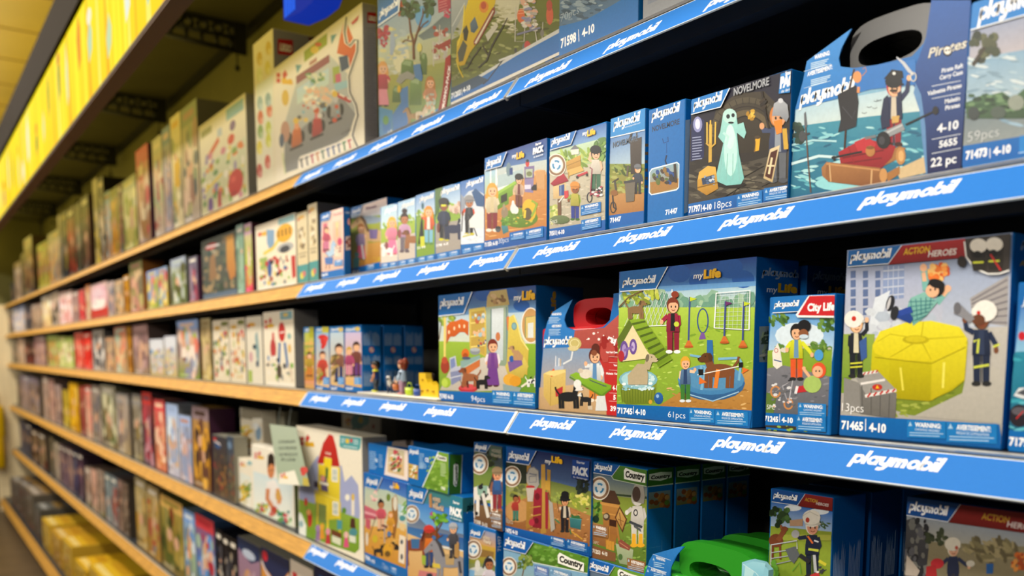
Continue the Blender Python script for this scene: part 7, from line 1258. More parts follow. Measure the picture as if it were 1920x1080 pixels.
A.poly([(505, 0), (600, -40), (600, 60), (510, 95)], 'b03458', 'a02c50'); A.lines(515, 20, 590, 80, 4, 'd8909c', 4, 4, -24); A.blob(118, 240, 50, 60, ['a82850', 'c04068', '8c1c40'], 26, .26, 4); A.blob(570, 100, 26, 30, ['a82850', 'c04068'], 8, .4, 2); A.speck(95, 290, 140, 340, ['a82850', 'c04068'], 8, 9, 6, 1)
# waterfall rocks
for x0, x1, y0, y1, c in ((240, 335, 430, 540, '6c8c50'), (300, 390, 560, 760, '7c9c5c'), (190, 270, 760, 900, '6c8c4c'), (380, 430, 380, 540, '648448'), (175, 240, 620, 740, '64844c'), (200, 260, 900, 970, '5c8044')): A.poly([(x0, y1), (x0+4, y0+30), (x0+.3*(x1-x0), y0), (x1-10, y0+8), (x1, y0+50), (x1-4, y1)], c, mixc(c, '000000', .25)); A.poly([(x0+8, y0+34), (x0+.34*(x1-x0), y0+8), (x1-16, y0+14), (x1-24, y0+50)], mixc(c, 'ffffff', .25))
A.poly([(330, 470), (380, 460), (400, 560), (390, 590), (340, 560)], '4c7cb0'); A.poly([(230, 650), (290, 620), (295, 900), (180, 960), (178, 830), (240, 740)], '4c80b8', '3c70b0'); A.poly([(205, 590), (230, 540), (290, 515), (345, 545), (330, 580), (280, 570), (240, 610)], '94948c'); A.poly([(350, 830), (500, 790), (560, 740), (570, 790), (480, 840), (380, 880)], '3c80b8'); A.poly([(72, 770), (180, 800), (175, 970), (70, 1000)], '4c90b8', '3c74a4')
A.ell(228, 645, 14, 26, 'd8b028'); A.ell(375, 345, 18, 34, 'd8cc70'); A.line([(378, 370), (380, 440)], 6, '6c8450')
A.fig(108, 770, 350, 'b83c54', 'd88898', hair='d89c58', long=True, skirt=True, armL=(-.1, .4), armR=(.14, .52), skin='e0b090'); A.fig(450, 850, 320, 'c88c68', 'b8c0a8', hair='b87838', long=True, skirt=True, armL=(-.16, .46), armR=(.12, .4)); A.speck(410, 680, 490, 830, ['d8c8b0', 'a8b8b0', 'c89878', '9ca890'], 34, 9, 3, 1.2)
A.horse(330, 905, 130, 'a08058', '6c5434', -1); A.horse(378, 870, 100, 'c8b8a0', '8c7450', 1); A.speck(480, 190, 590, 420, ['d0ccc4', '9c4038', 'b8b4ac', 'a84c44', 'e0dcd4'], 46, 14, 5, 1); A.line([(470, 300), (475, 480)], 7, 'c4c0b8'); A.line([(520, 180), (515, 400)], 6, 'c8c4bc'); A.poly([(500, 330), (598, 280), (598, 320), (510, 360)], '9c3834'); A.line([(480, 440), (590, 400)], 5, 'b8b0a0')
A.poly([(105, 890), (160, 880), (165, 950), (110, 960)], '2c68a8'); A.ell(130, 870, 22, 34, '5c8c48'); A._place(glyphs('4-8', .04), 140, 985, 34, 1, 'e8ecf0', 0, .73, False, 175, 965)
t = B.part('promotion_flash'); t.poly([(600, 390), (600, 560), (560, 800), (500, 828), (540, 640), (560, 420)], 'a82820', '841c18'); 
pt = t.P(548, 800); q_ = t.P(600, 470); an = math.atan2(q_[1]-pt[1], q_[0]-pt[0]); vs_, fs_, W_ = glyphs('PROMO-PACK', .05); sc = math.hypot(q_[0]-pt[0], q_[1]-pt[1])/W_; t.raw([(pt[0]+(a_*math.cos(an)-b_*math.sin(an))*sc, pt[1]+(a_*math.sin(an)+b_*math.cos(an))*sc) for a_, b_ in vs_], fs_, [lin('f4ece8')]*len(vs_))
badge(B, [(78, -40), (235, -140), (222, 82), (74, 185)], 80, 130, 36, 134)
B.done()
# ---- race car block box
def brand_square(S, x0, y0, x1, y1, fr=0):
    S.poly([(x0, y0), (x1, y0+fr), (x1, y1+fr), (x0, y1)], 'b01c20'); S._place(glyphs('LEGO', .06), x0+.12*(x1-x0), y1-.28*(y1-y0), .44*(y1-y0), 1, 'f0ece4', .1, .73, False, x1-.1*(x1-x0), y1-.28*(y1-y0)+fr)
B = Box('toy_box', 'cream building block box with race cars and a black winding track line', (108, 352), (605, 38), (602, 828), (105, 1035), .012, .036, body='e6dcc4', side='aaa4a8', v=V0, bz=Z1)
A = B.A
A.poly([(225, 470), (415, 310), (520, 420), (560, 620), (500, 760), (160, 980), (160, 700)], 'c0c4b8', 'a8a8a0'); A.poly([(160, 800), (480, 540), (560, 640), (520, 760), (230, 950), (160, 975)], '8c8c88', '7c7c78'); A.poly([(225, 430), (412, 305), (415, 350), (228, 475)], '8c4858'); A.poly([(230, 500), (410, 380), (410, 470), (232, 590)], 'b8d0d4', 'c8d8c0'); A.blob(330, 440, 70, 40, ['94b048', '5c8c60', 'd8d8b8', '98b8c0'], 20, .25, 4); A.speck(280, 490, 460, 580, ['e8d8a8', 'f0ead0', 'd8c0a0', 'e8b890'], 40, 14, 5, .8)
A.poly([(270, 290), (400, 185), (400, 250), (272, 350)], '90a030'); A.ell(330, 280, 24, 22, 'd8b848'); A.ell(350, 250, 20, 12, 'c84c38'); A.poly([(300, 350), (342, 320), (342, 345), (300, 372)], 'b07868'); A.poly([(222, 365), (258, 365), (232, 415)], '5c9498'); A.poly([(420, 200), (455, 190), (425, 250)], '5c9498')
A.poly([(455, 300), (470, 220), (500, 100), (560, 250), (565, 290), (530, 380), (520, 320)], 'd86c34', 'c84c2c'); A.poly([(465, 320), (515, 310), (525, 380), (480, 405)], '2c4468'); A.poly([(430, 380), (470, 370), (470, 470), (435, 470)], '9cac48'); A.poly([(445, 420), (475, 410), (480, 465), (450, 475)], 'c85c78'); A.poly([(440, 470), (520, 450), (520, 490), (450, 510)], '98c0c4')
A.line([(510, 95), (500, 180), (510, 240), (530, 258), (555, 225), (575, 225), (572, 290), (545, 370), (525, 430), (530, 520), (565, 590), (575, 650), (560, 700), (545, 760), (560, 800), (580, 840)], 22, 'ece4d0'); A.line([(510, 95), (500, 180), (510, 240), (530, 258), (555, 225), (575, 225), (572, 290), (545, 370), (525, 430), (530, 520), (565, 590), (575, 650), (560, 700), (545, 760), (560, 800), (580, 840)], 9, '24242a')
A.poly([(535, 130), (580, 85), (572, 115), (545, 140)], 'c84854'); A.poly([(450, 515), (540, 560), (530, 580), (445, 540)], 'b83830'); A.line([(470, 530), (500, 545)], 9, 'ece4d0'); A.line([(515, 550), (535, 562)], 8, 'ece4d0')
def car(x, y, c, k=1.):
    A.ell(x-34*k, y+20*k, 14*k, 36*k, '2a2826'); A.ell(x+36*k, y+6*k, 14*k, 34*k, '2a2826'); A.poly([(x-26*k, y+70*k), (x-20*k, y-20*k), (x+5*k, y-60*k), (x+26*k, y-40*k), (x+34*k, y+40*k), (x+5*k, y+66*k)], c, mixc(c, '000000', .2)); A.ell(x+4*k, y-52*k, 14*k, 22*k, mixc(c, 'ffffff', .3)); A.poly([(x-36*k, y+78*k), (x+40*k, y+46*k), (x+40*k, y+60*k), (x-34*k, y+92*k)], '34302c'); A.ell(x, y-80*k, 16*k, 18*k, 'e0b83c')
car(225, 760, 'd87028'); car(340, 700, 'c03430'); car(445, 610, 'a8a49c'); A.ell(165, 740, 26, 60, 'b88870'); A.ell(145, 790, 14, 40, '44546c'); A.speck(240, 580, 480, 680, ['c8502c', 'd8d0c0', '5c5c58', 'e0c060', '7cb0c0'], 26, 12, 9, 1)
A.poly([(240, 900), (250, 880), (540, 770), (548, 790), (540, 830), (250, 955), (238, 940)], 'f0e8d8')
for k, c in enumerate(['2c2c2c', '5c5c5c', 'b84050', 'c88048', '3c6c54', '3c5c98', '34548c', '5c6c8c', '3c7c44', 'c03c3c']):
    x, y = 258+k*30, 915-k*12; A.line([(x-6, y-16), (x, y), (x+4, y+28)], 9, c); A.line([(x-12, y-14), (x+10, y-22)], 9, c)
A.ell(165, 550, 20, 46, 'd8b040'); A.line([(150, 860), (165, 980)], 8, 'c8cc90'); A._place(glyphs('LES VOITURES', .0), 482, 760, 12, 1, '4c4c48', .3, .73, False, 536, 720)
brick_mark(A, 115, 410, 28)
S = B.side(); brand_square(S, 626, 68, 680, 128, 4); r_ = random.Random(2)
for k in range(44): S.line([(622, 160+k*14), (622+r_.uniform(40, 62), 160+k*14)], 4, '8c868c')
B.done(); xf = B.x0
B = Box('toy_box', 'tall cream block box with yellow and red pieces, grey side with red square', (-4, 240), (98, 152), (96, 1045), (-6, 1088), .014, .15, body='e2d8bc', side='8c8a94', v=V0, bz=Z1, x1=xf-.003)
A = B.A; A.poly([(2, 480), (95, 420), (95, 1000), (0, 1050)], 'd8dcc8', 'e4dcc0')
for (x, y, c) in ((20, 330, 'c8a838'), (70, 270, 'd0b040'), (20, 420, 'd8d8a0'), (65, 380, 'd8c858'), (25, 660, 'c85c38'), (75, 620, 'd06038'), (25, 740, '7c9c50'), (70, 720, 'b8c040'), (20, 830, 'd8c838'), (70, 790, 'c8c838'), (20, 960, 'b84838'), (65, 910, 'c85038'), (68, 560, '7c9c98'), (22, 580, '8ca8a0')): A.ell(x, y, 16, 40, c); A.ell(x+6, y+20, 10, 20, mixc(c, 'ffffff', .35))
S = B.side(); brand_square(S, 122, 218, 208, 305, 8); S.blob(320, 225, 26, 22, ['3c1418', '5c1c20', '2c1014'], 8, .4, 3)
B.done()
# blue hanging sign high over the race car box
p0, p1 = at(531, 0, -.02), at(592, 0, -.02); zb = at(575, 13, -.02).z
mb = MB(); mb.prism([(p0.x, zb+.09), (p0.x, zb+.016), (p0.x+.55*(p1.x-p0.x), zb), (p1.x-.02, zb), (p1.x, zb+.014), (p1.x, zb+.09)], -.02, .05, 'y', '0c2c98')
for k in range(5): mb.box(p0.x+.01+k*.016, p0.x+.018+k*.016, -.0215, -.02, zb+.018, zb+.085, '2468f4')
for x in (p0.x+.02, p1.x-.02): mb.tube([(x, .015, zb+.089), (x, .015, 2.969)], .003, '202020', 6)
tag(mb.build('hanging_sign', GLOW), 'bright blue sign hanging under the canopy above the race car box', 'sign')
# ================================================================== wooden strip bays: blurred boxed games, books and block sets
FAR = {1: 'top', 2: 'second', 3: 'third', 4: 'fourth', 5: 'fifth'}
cnt = {}
def left(lv, p0, p1, yt, desc, top, mid, bot, acc, Y=.02, dep=.10, side=None, paint=None, band=.16, name='game_box', cat='boxed game', seed=None, gap=.0012, z0=None, where=None, nb=26):
    x0 = at(p0, 600, Y).x+gap; x1 = at(p1, 600, Y).x-gap; zb = ZS[lv] if z0 is None else z0; z1 = at((p0+p1)/2, yt, Y).z
    if lv > 1: z1 = min(z1, ZS[lv-1]-.058)
    h_ = z1-zb; cnt[lv] = cnt.get(lv, 0)+1
    order = words_[cnt[lv]-1] if cnt[lv] <= 20 else {21: 'twenty-first', 22: 'twenty-second', 23: 'twenty-third', 24: 'twenty-fourth', 25: 'twenty-fifth', 26: 'twenty-sixth', 27: 'twenty-seventh', 28: 'twenty-eighth', 29: 'twenty-ninth', 30: 'thirtieth'}[cnt[lv]]
    n_ = max(1, round((x1-x0)/.31)) if x1-x0 > .44 and paint is None else 1
    lab = where or ('%s, %s from the far end, %s shelf' % (desc, order, FAR[lv]) if n_ == 1 else '%s, one of several alike, %s lot from the far end, %s shelf' % (desc, order, FAR[lv]))
    if len(lab.replace(',', '').split()) > 16: lab = lab.replace(' one of several alike,', '')
    grp = 'boxes along the %s wooden shelf' % FAR[lv] if n_ == 1 else '%s lot along the %s shelf' % (desc, FAR[lv])
    W0 = x0; step = (x1-x0+gap*2)/n_
    for k_ in range(n_):
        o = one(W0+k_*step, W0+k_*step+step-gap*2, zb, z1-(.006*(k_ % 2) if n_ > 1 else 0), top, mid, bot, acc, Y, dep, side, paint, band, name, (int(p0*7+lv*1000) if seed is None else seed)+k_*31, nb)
        tag(o, lab, cat, grp)
def ctr(c, k=1.28):
    v = [int(c[i:i+2], 16) for i in (0, 2, 4)]; m = sum(v)/3
    return '%02x%02x%02x' % tuple(int(max(6, min(250, 128+(m-128)*k+(q-m)*1.35))) for q in v)
def one(x0, x1, zb, z1, top, mid, bot, acc, Y, dep, side, paint, band, name, seed, nb):
    w_, h_ = x1-x0, z1-zb; A = Art((x0, Y, zb), (1, 0, 0), (0, 0, 1)).size(w_, h_).unit(); r_ = random.Random(seed); top, mid, bot = ctr(top), ctr(mid), ctr(bot); acc = [ctr(a_) for a_ in acc]
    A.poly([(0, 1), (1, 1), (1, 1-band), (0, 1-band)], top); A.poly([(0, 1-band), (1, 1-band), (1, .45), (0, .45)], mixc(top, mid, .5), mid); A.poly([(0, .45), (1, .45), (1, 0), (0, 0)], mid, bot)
    if paint: paint(A, r_)
    else:
        for k in range(5):
            u = r_.uniform(0, .9); c = mixc(mid, r_.choice(['ffffff', '101010', 'f4ecd8', '201818']), r_.uniform(.2, .5)); v = r_.uniform(.0, .4); A.poly([(u, v+r_.uniform(.25, .55)), (u+r_.uniform(.06, .2), v+.5), (u+.1, v), (u, v)], c)
        asp = h_/w_
        for k in range(nb):
            u, v = r_.uniform(.1, .9), r_.uniform(.06, .94-band); s_ = r_.uniform(.05, .17); A.ell(u, v, s_, min(.14, s_/asp*r_.uniform(.6, 1.8)), r_.choice(acc), n=9, rot=0)
        for k in range(2):
            u = r_.uniform(.3, .7); v = r_.uniform(.12, .4); c = r_.choice(acc); A.poly([(u-.14, v), (u+.14, v), (u+.1, v+.2), (u-.1, v+.2)], c); A.ell(u, v+.25, .11, min(.09, .11/asp), 'd8a888', n=12)
        A.line([(.15, 1-band*.5), (.8, 1-band*.5)], band*.34, r_.choice(acc+['e8e0d0']))
        A.poly([(.06, .03), (.5, .03), (.5, .07), (.06, .07)], mixc(bot, 'ffffff', .4))
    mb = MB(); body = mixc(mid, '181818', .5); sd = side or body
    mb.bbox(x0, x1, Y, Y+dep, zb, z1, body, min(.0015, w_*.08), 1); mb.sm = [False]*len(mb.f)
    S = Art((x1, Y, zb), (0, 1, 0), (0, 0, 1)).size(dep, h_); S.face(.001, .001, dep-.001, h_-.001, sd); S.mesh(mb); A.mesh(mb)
    base = Vector(((x0+x1)/2, Y+dep/2, zb)); o = mb.build(name, INK, None, loc=base, shift=base)
    return o
W_, CR, DK = 'e4dcc8', 'd8c8a8', '2a2622'
mixacc = ['a8503c', 'c89a50', '5c7c8c', '7c8c4c', 'd8c8b0', '6c5c6c']
# --- top shelf
L1 = [
 (24, 31, 528, 'dim slate box', '5c5c60', '54525a', '3c3c48', ['6c6470', '4c4c54', '8c8478']),
 (32, 45, 486, 'pale mauve and cream box', 'b4a49c', 'c4b4a4', 'd4b8a0', ['c8b8a8', '9c8c94', 'e0d0c0', 'a89080']),
 (46, 53, 470, 'dull olive box', '8c846c', '7c7050', '6c6458', ['9c8c60', '5c5444', '8c8478']),
 (53, 68, 437, 'box with pale top and brown foot', 'b0b0a0', '8c7448', '5c5c64', ['a87c50', '9c6c4c', '6c6c70', 'b8a478', '4c5460']),
 (77, 97, 448, 'box with a green top and orange picture', 'a8b860', 'b08454', 'c4c460', ['c07c4c', 'b89068', 'a8b858', 'd8c878', '8c7c50']),
 (98, 118, 427, 'pale blue topped box with orange foot', 'b0b4a8', 'c8a468', 'dcac64', ['d09848', 'b0a090', 'c8c0a0', 'e0b870', '9c9ca0']),
 (118, 123, 394, 'thin grey upright box', '9c948c', '8c847c', '6c6860', ['a8a098', '7c746c']),
 (124, 135, 388, 'dark navy box', '34302c', '262e3a', '20242c', ['3c3c44', '1c2028', '9c8c50']),
 (136, 149, 380, 'black box with a long red figure', '3c1c1c', 'a84438', '4c3028', ['b04c40', '8c3830', '2c2824', '5c4c38']),
 (150, 162, 372, 'dark olive box with a pale round mark', '3c3c34', '54524a', '34342c', ['6c6858', '8c8878', '2c2c28', '5c5448']),
 (163, 177, 358, 'black and russet box with a pale round mark', '201c1a', '6c443c', '3c2c24', ['7c5048', '2c2420', '8c6458', '4c5440']),
 (186, 195, 324, 'slim putty box with a yellow foot', 'a8a088', '807a5c', 'c8b040', ['b0a890', '6c6850', 'd0b840']),
 (196, 206, 322, 'black and white slim box', '4c4a44', '2a2826', '8c6c50', ['a8a49c', '1c1c1c', 'c8b8a0']),
 (207, 217, 350, 'slim box with a sky blue top', '7c98ac', 'a0a0a0', 'b08c70', ['8cb0c0', 'c8b8a8', 'a8784c']),
 (217, 232, 344, 'orange and olive box', '8c9068', 'b0883c', 'c08840', ['c89038', 'a07c38', 'c8a850', '8c8c48']),
 (232, 240, 336, 'thin plum and olive box', '6c5058', '70683c', '5c6070', ['8c4858', '7c7840']),
 (241, 266, 324, 'pale green and cream wide box', 'a8ac90', 'c0b884', 'b0a860', ['d0c898', '9ca068', 'c8c4a8', '8c9450', 'b8b070']),
 (268, 291, 264, 'tall box with a crimson top', 'b83058', 'c4b49c', '8c6c60', ['b84060', 'd8c8b0', 'b88848', '9c7460', 'a07c58']),
 (299, 317, 246, 'tall cream and blush box', 'b8b4a0', 'c4b49c', 'b8a8a0', ['d0c4b0', 'a8b090', 'c8a898', '8ca0a8', 'a85c58']),
 (318, 333, 226, 'tall slate blue topped box', '6c84a4', 'b0a0a4', '8c8494', ['c0a8a8', '8c94ac', 'a89890', 'd0b8b0', '7c7490']),
 (334, 353, 202, 'tall cream box with yellow emblem', 'ccc094', 'd4c8a4', 'c8bc9c', ['c8a43c', 'e0d8b8', 'b0b078', 'd8ccb0', '8c9480']),
 (354, 384, 182, 'tall grey green and blush box', '7c8468', 'bcac90', 'a89c94', ['c8b4a0', '8c9478', 'd0b8a8', '9c7c70', '5c6468', 'b0b088']),
]
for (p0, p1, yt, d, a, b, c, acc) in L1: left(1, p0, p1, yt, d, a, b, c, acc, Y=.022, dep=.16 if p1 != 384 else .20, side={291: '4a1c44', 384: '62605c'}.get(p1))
def duplo_big(A, r_):
    A.rect(0, 0, 1, 1, 'ded4b8', 'd8ccb0'); A.poly([(.02, .55), (.98, .60), (.98, .05), (.02, .05)], 'ccd0b4', 'c8c498')
    A.poly([(.05, .93), (.3, .93), (.3, .86), (.05, .86)], '8c8c58'); A.poly([(.62, .97), (.96, .97), (.96, .86), (.62, .86)], '7cacb4'); A.ell(.74, .78, .06, .05, '6c4c7c'); A.rect(.42, .84, .52, .76, 'a8b4bc')
    A.line([(.2, .62), (.45, .74)], .06, 'c84c30'); A.ell(.7, .66, .07, .05, 'c8382c'); A.line([(.68, .6), (.62, .45)], .05, 'd8c040')
    for k in range(60): A.ell(r_.uniform(.05, .95), r_.uniform(.06, .62), r_.uniform(.02, .06), r_.uniform(.015, .05), r_.choice(['c8a838', '7c9c40', 'd87838', 'e8dcc0', '8c7cac', 'b84838', 'd8c860', '5c8c54', 'e8e0d0', 'c87890']), n=9)
    A.line([(.1, .28), (.5, .38)], .03, 'e0c040'); A.ell(.76, .22, .15, .13, 'c02824'); A.ell(.72, .26, .05, .03, 'd85048'); A.ell(.72, .12, .07, .03, 'a81c1c'); A.poly([(.15, .06), (.28, .06), (.26, .2), (.17, .18)], '6c4c8c'); A.poly([(.38, .05), (.46, .05), (.45, .22), (.39, .2)], 'b03038')
def duplo_left(lv, p0, p1, yt, d, paint, side='8c8c8c', Y=.022, dep=.12): left(lv, p0, p1, yt, d, W_, W_, W_, [W_], Y, dep, side, paint, name='toy_box', cat='toy box')
duplo_left(1, 386, 474, 196, 'wide cream block box with a big red piece', duplo_big)
# --- second shelf
L2 = [
 (16, 24, 575, 'dark brown box', '4c3c34', '5c4838', '4c3c30', ['6c5444', '3c2c28']),
 (25, 47, 572, 'white box with a blue cap', '7c94c0', 'c8bcb0', 'c8b098', ['a0b0d0', 'e0d8d0', 'd0b8a0', '8c9cc0']),
 (48, 58, 570, 'dark slate blue box', '4c4c50', '4a4854', '5c4c4c', ['3c3c44', '6c6470', '5c5c60']),
 (60, 79, 568, 'taupe box', 'a08c84', '907c68', '847060', ['a89480', '7c6858', 'b09c88']),
 (80, 97, 551, 'cream and straw box', 'd8d0c0', 'd4c098', 'c49c70', ['e0d0a0', 'e8e0d0', 'c8a878']),
 (98, 112, 545, 'blush box with a dark figure', 'd0c0ac', 'c8b0a0', 'a89c8c', ['48443c', '5c5850', 'd8c0b0', 'b8a890']),
 (113, 137, 545, 'pale pink and white box', 'd8bcb0', 'dcc4c0', 'd0a898', ['e0d0d0', 'd09c98', 'e8dcd8', 'c88c84']),
 (138, 149, 546, 'mauve box', 'a48c84', '9c8480', '948078', ['b09890', '8c706c']),
 (150, 162, 542, 'rose red box', 'a87870', 'bc4450', 'c06058', ['c83440', 'a84c4c', 'd07870']),
 (163, 171, 533, 'slim tan box with an orange corner', 'c07c4c', 'c0ac90', 'c49c84', ['c8b49c', 'b0784c']),
]
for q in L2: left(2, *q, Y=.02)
def bubble(A, r_):
    A.rect(0, 1, 1, 0, 'd8b8b0', 'd0645c'); A.ell(.5, .62, .48, .36, 'e4b8c0'); A.ell(.45, .42, .42, .18, 'f0e8e0'); A.ell(.5, .7, .3, .14, 'e0c4cc'); A.poly([(0, .27), (1, .27), (1, 0), (0, 0)], 'c83428', 'c04c40')
    for k in range(8): A.ell(r_.uniform(.1, .9), r_.uniform(.45, .85), .06, .05, r_.choice(['d89cb0', 'e8d0d0', 'd0a0a8']), n=8)
left(2, 172, 204, 530, 'pink white box with a bright red foot', W_, W_, W_, [W_], .02, .1, None, bubble)
for q in [
 (205, 217, 527, 'box with a grey blue figure', 'b0a4a0', 'a49c98', 'ac9c88', ['5c6478', '7c7c88', 'c8b8a8', 'b89c94']),
 (218, 234, 524, 'stone coloured box', 'a89884', 'a8967c', 'a07c58', ['b8a890', '8c7c68', 'c0a078']),
 (235, 245, 515, 'narrow mustard box', 'a88040', 'b0842c', 'a07424', ['b88c38', '94681c']),
 (247, 271, 487, 'box with olive top and rosy foot', '8c8c60', '9c8c68', 'b07464', ['a8a070', '8c8458', 'b08878', 'c0a888', '7c7460'])]:
    left(2, *q, Y=.02, side='96602c' if q[0] == 247 else None)
for q in [
 (279, 299, 506, 'blue topped comic coloured box', '8c9cc0', 'a8a48c', 'b8ac50', ['b8a850', '9c8c98', 'c87c70', 'd8c878', '7c94b4', '8c9c58']),
 (300, 317, 500, 'blue and yellow comic coloured box', '8ca0b8', 'b8a468', 'b0a850', ['c8a840', 'a87c60', 'd8cc90', 'b84c58', '7c98b0']),
 (324, 352, 482, 'box with pale blue top and mossy foot', '98a0ac', '8c9080', '646c40', ['a8b0a8', '747c54', '8c8c60', 'c8c8b8', '5c5c38']),
 (358, 374, 480, 'dusky plum box', '74707c', '6c6070', '8c4c58', ['8c7c8c', '584c5c', 'a8848c', '9c4858']),
]: left(2, *q, Y=.02, dep=.12, side='3a1c34' if q[0] == 358 else None)
def jungle(A, r_):
    A.rect(0, 1, 1, 0, '54584c', '4c5048')
    for k in range(60): A.ell(r_.uniform(.03, .97), r_.uniform(.04, .95), r_.uniform(.03, .08), r_.uniform(.02, .07), r_.choice(['5c6450', '8c7c5c', '3c4838', 'a08864', '344c44', '7c6c58', '9c947c']), n=9)
    A.ell(.3, .87, .18, .05, 'b83838'); A.line([(.15, .88), (.55, .86)], .03, 'd8d4d0'); A.poly([(.75, .95), (.95, .95), (.97, .3), (.82, .25), (.74, .5)], 'c08c3c', 'b0743c'); A.poly([(.25, .7), (.4, .75), (.45, .35), (.2, .3)], '8c6c4c'); A.rect(0, .1, 1, 0, '54687c', '6c7480')
left(2, 383, 447, 440, 'wide dark adventure box with a jungle picture', W_, W_, W_, [W_], .02, .12, None, jungle)
left(2, 448, 462, 419, 'teal green slim box', '84988c', '78907c', '7c9484', ['8ca494', '6c8474', '98ac98'], Y=.02, nb=10)
left(2, 463, 477, 417, 'slim box striped pink and lime', 'b89ca8', 'a8b060', 'c02858', ['b0b868', 'c8b0b0', 'c84870'], Y=.02, nb=10, side='4c1c34')
def digger(A, r_):
    A.rect(0, 1, 1, 0, 'e8dcc4', 'e4d8bc'); A.rect(.6, .99, .98, .9, '8cb4b4'); A.ell(.12, .86, .06, .03, 'c84030'); A.ell(.25, .85, .1, .035, 'd8a830'); A.poly([(.3, .9), (.5, .86), (.48, .62), (.38, .55), (.3, .7)], '7c9cb8'); A.line([(.2, .55), (.45, .6), (.6, .7)], .05, 'e0c040')
    A.ell(.74, .77, .2, .13, 'e0a41c'); 
    for k in range(4): A.line([(.6+k*.09, .83), (.6+k*.09, .73)], .03, '54401c')
    A.ell(.75, .56, .2, .07, 'a8a8a4'); A.ell(.74, .54, .12, .05, '3c3c40'); A.poly([(.08, .5), (.3, .5), (.28, .3), (.1, .32)], '94ac5c'); A.ell(.35, .32, .06, .14, '3c5c94')
    for k in range(44): A.ell(r_.uniform(.08, .95), r_.uniform(.05, .45), r_.uniform(.02, .06), r_.uniform(.015, .05), r_.choice(['b83c34', '7cb048', '2c2c30', 'e0c060', '3c6c9c', 'e8e0d0', 'a85c48', '8c8c88']), n=9)
    A.poly([(.88, .42), (.98, .42), (.98, .12), (.9, .1)], 'b83830'); A.rect(.05, .05, .95, .0, 'ece4d4')
duplo_left(2, 484, 559, 410, 'cream block box with yellow digger', digger)
def pets(A, r_):
    A.rect(0, 1, 1, 0, 'd0c098', 'd8c8a0'); A.ell(.45, .93, .3, .025, 'd0a040'); A.ell(.2, .91, .1, .02, 'b85038')
    for k in range(16): A.ell(.5+r_.uniform(-.25, .25), .65+r_.uniform(-.16, .16), .1, .035, r_.choice(['8c7450', 'b09868', '6c5840', 'e0d4b8']), n=9)
    A.rect(.1, .44, .9, .42, 'a89878'); A.rect(.2, .4, .8, .37, 'a89878'); A.rect(0, .27, 1, 0, '4c9494', '54948c'); A.ell(.4, .12, .18, .05, 'd8cc50'); A.ell(.6, .14, .16, .04, 'c87070')
duplo_left(2, 560.5, 581, 396, 'cream and teal block box with small animals', pets)
duplo_left(2, 582, 599.5, 380, 'cream and teal block box, grey side', pets, '5c5a5c', dep=.14)
# --- third shelf
L3 = [
 (18, 29, 638, 'dark olive grey box', '5c5448', '6c6254', '6c5c40', ['7c7060', '54483c']),
 (30, 43, 634, 'blush cream box', 'b89c8c', 'bca48c', 'a88858', ['c8b0a0', 'a88c70']),
 (44, 61, 636, 'dark maroon box', '3c302c', '4c2c24', '6c1c10', ['5c3c30', '7c2418', '34242c']),
 (62, 82, 630, 'rosy mauve box', 'a48884', '9c7c78', 'a88474', ['b09490', '846468', 'bc9c88']),
 (86, 107, 629, 'box with green cap and orange picture', 'a4ac6c', 'b89858', 'b0a85c', ['c88c58', 'a8b474', 'd0b070', 'a86c50', '8c9c60']),
 (108, 135, 631, 'wide lime and cream box', 'a8b470', 'ccc094', 'b8bc6c', ['dcd0a8', 'a8b868', 'c8c888', 'e0d8b8']),
 (138, 153, 624, 'salmon edged red box', 'c88070', 'c85848', 'b85c50', ['d06858', 'c84438', 'd89080']),
 (154, 169, 624, 'plain bright red box', 'd0483c', 'cc4438', 'd0544c', ['d8584c', 'c03c34']),
 (171, 193, 618, 'black and white picture box', '948c80', '9c9894', 'b0a090', ['5c5c60', 'c8c4bc', '3c3c40', 'a8a4a0', 'e0d8d0']),
 (195, 212, 632, 'tan and grey box', 'a08c7c', 'ac9478', 'b08c64', ['c0a888', '8c7c70', 'c89c70', '7c7068']),
 (213, 235, 611, 'tan box with salmon corner', 'c0907c', 'c8a880', 'b8a888', ['d07c68', 'd0b490', 'b09878', '9cb0a0', 'c88868']),
 (236.5, 245, 612, 'narrow ochre box', 'a07830', 'a07020', 'a87828', ['b08430', '8c5c18']),
 (248, 276, 608, 'tall dusty mauve box', 'a08480', '9c8480', '94806c', ['b09490', '846c6c', 'a88c7c', 'b89c88']),
]
for q in L3: left(3, *q, Y=.02)
def cloud(A, r_):
    A.rect(0, 1, 1, 0, 'ccd0dc', 'c8b070'); A.ell(.5, .82, .45, .16, 'dcdfe6'); A.blob(.5, .5, .4, .25, ['d8d098', 'e0d8c0', 'c8c878', 'd8d4d0'], 20, .25, 3) if False else None
    for k in range(30): A.ell(r_.uniform(.1, .9), r_.uniform(.08, .7), r_.uniform(.05, .12), r_.uniform(.03, .07), r_.choice(['d8cc88', 'e0dcc8', 'c8c070', '5c8cb8', 'd8a8a0', 'c8ccd8']), n=9)
left(3, 278, 305, 636, 'cloud white and straw box', W_, W_, W_, [W_], .02, .1, None, cloud)
left(3, 306, 329, 630, 'pale blue and straw box', W_, W_, W_, [W_], .02, .1, None, cloud)
for q in [
 (331, 371, 600, 'wide box with blue top and green foot', '90a4c8', 'b49c94', '7c8c38', ['d0b8a8', '8c8c9c', 'c87c6c', 'a8b0b8', '7c5c5c', 'd8ccc0', 'a0a858']),
 (376, 394, 597, 'straw and khaki box', 'a49878', 'a4906c', 'a8945c', ['b8a884', '8c7c5c', 'c0b080'])]: left(3, *q, Y=.02, dep=.12, side='3c1c24' if q[0] == 331 else '5c5838')
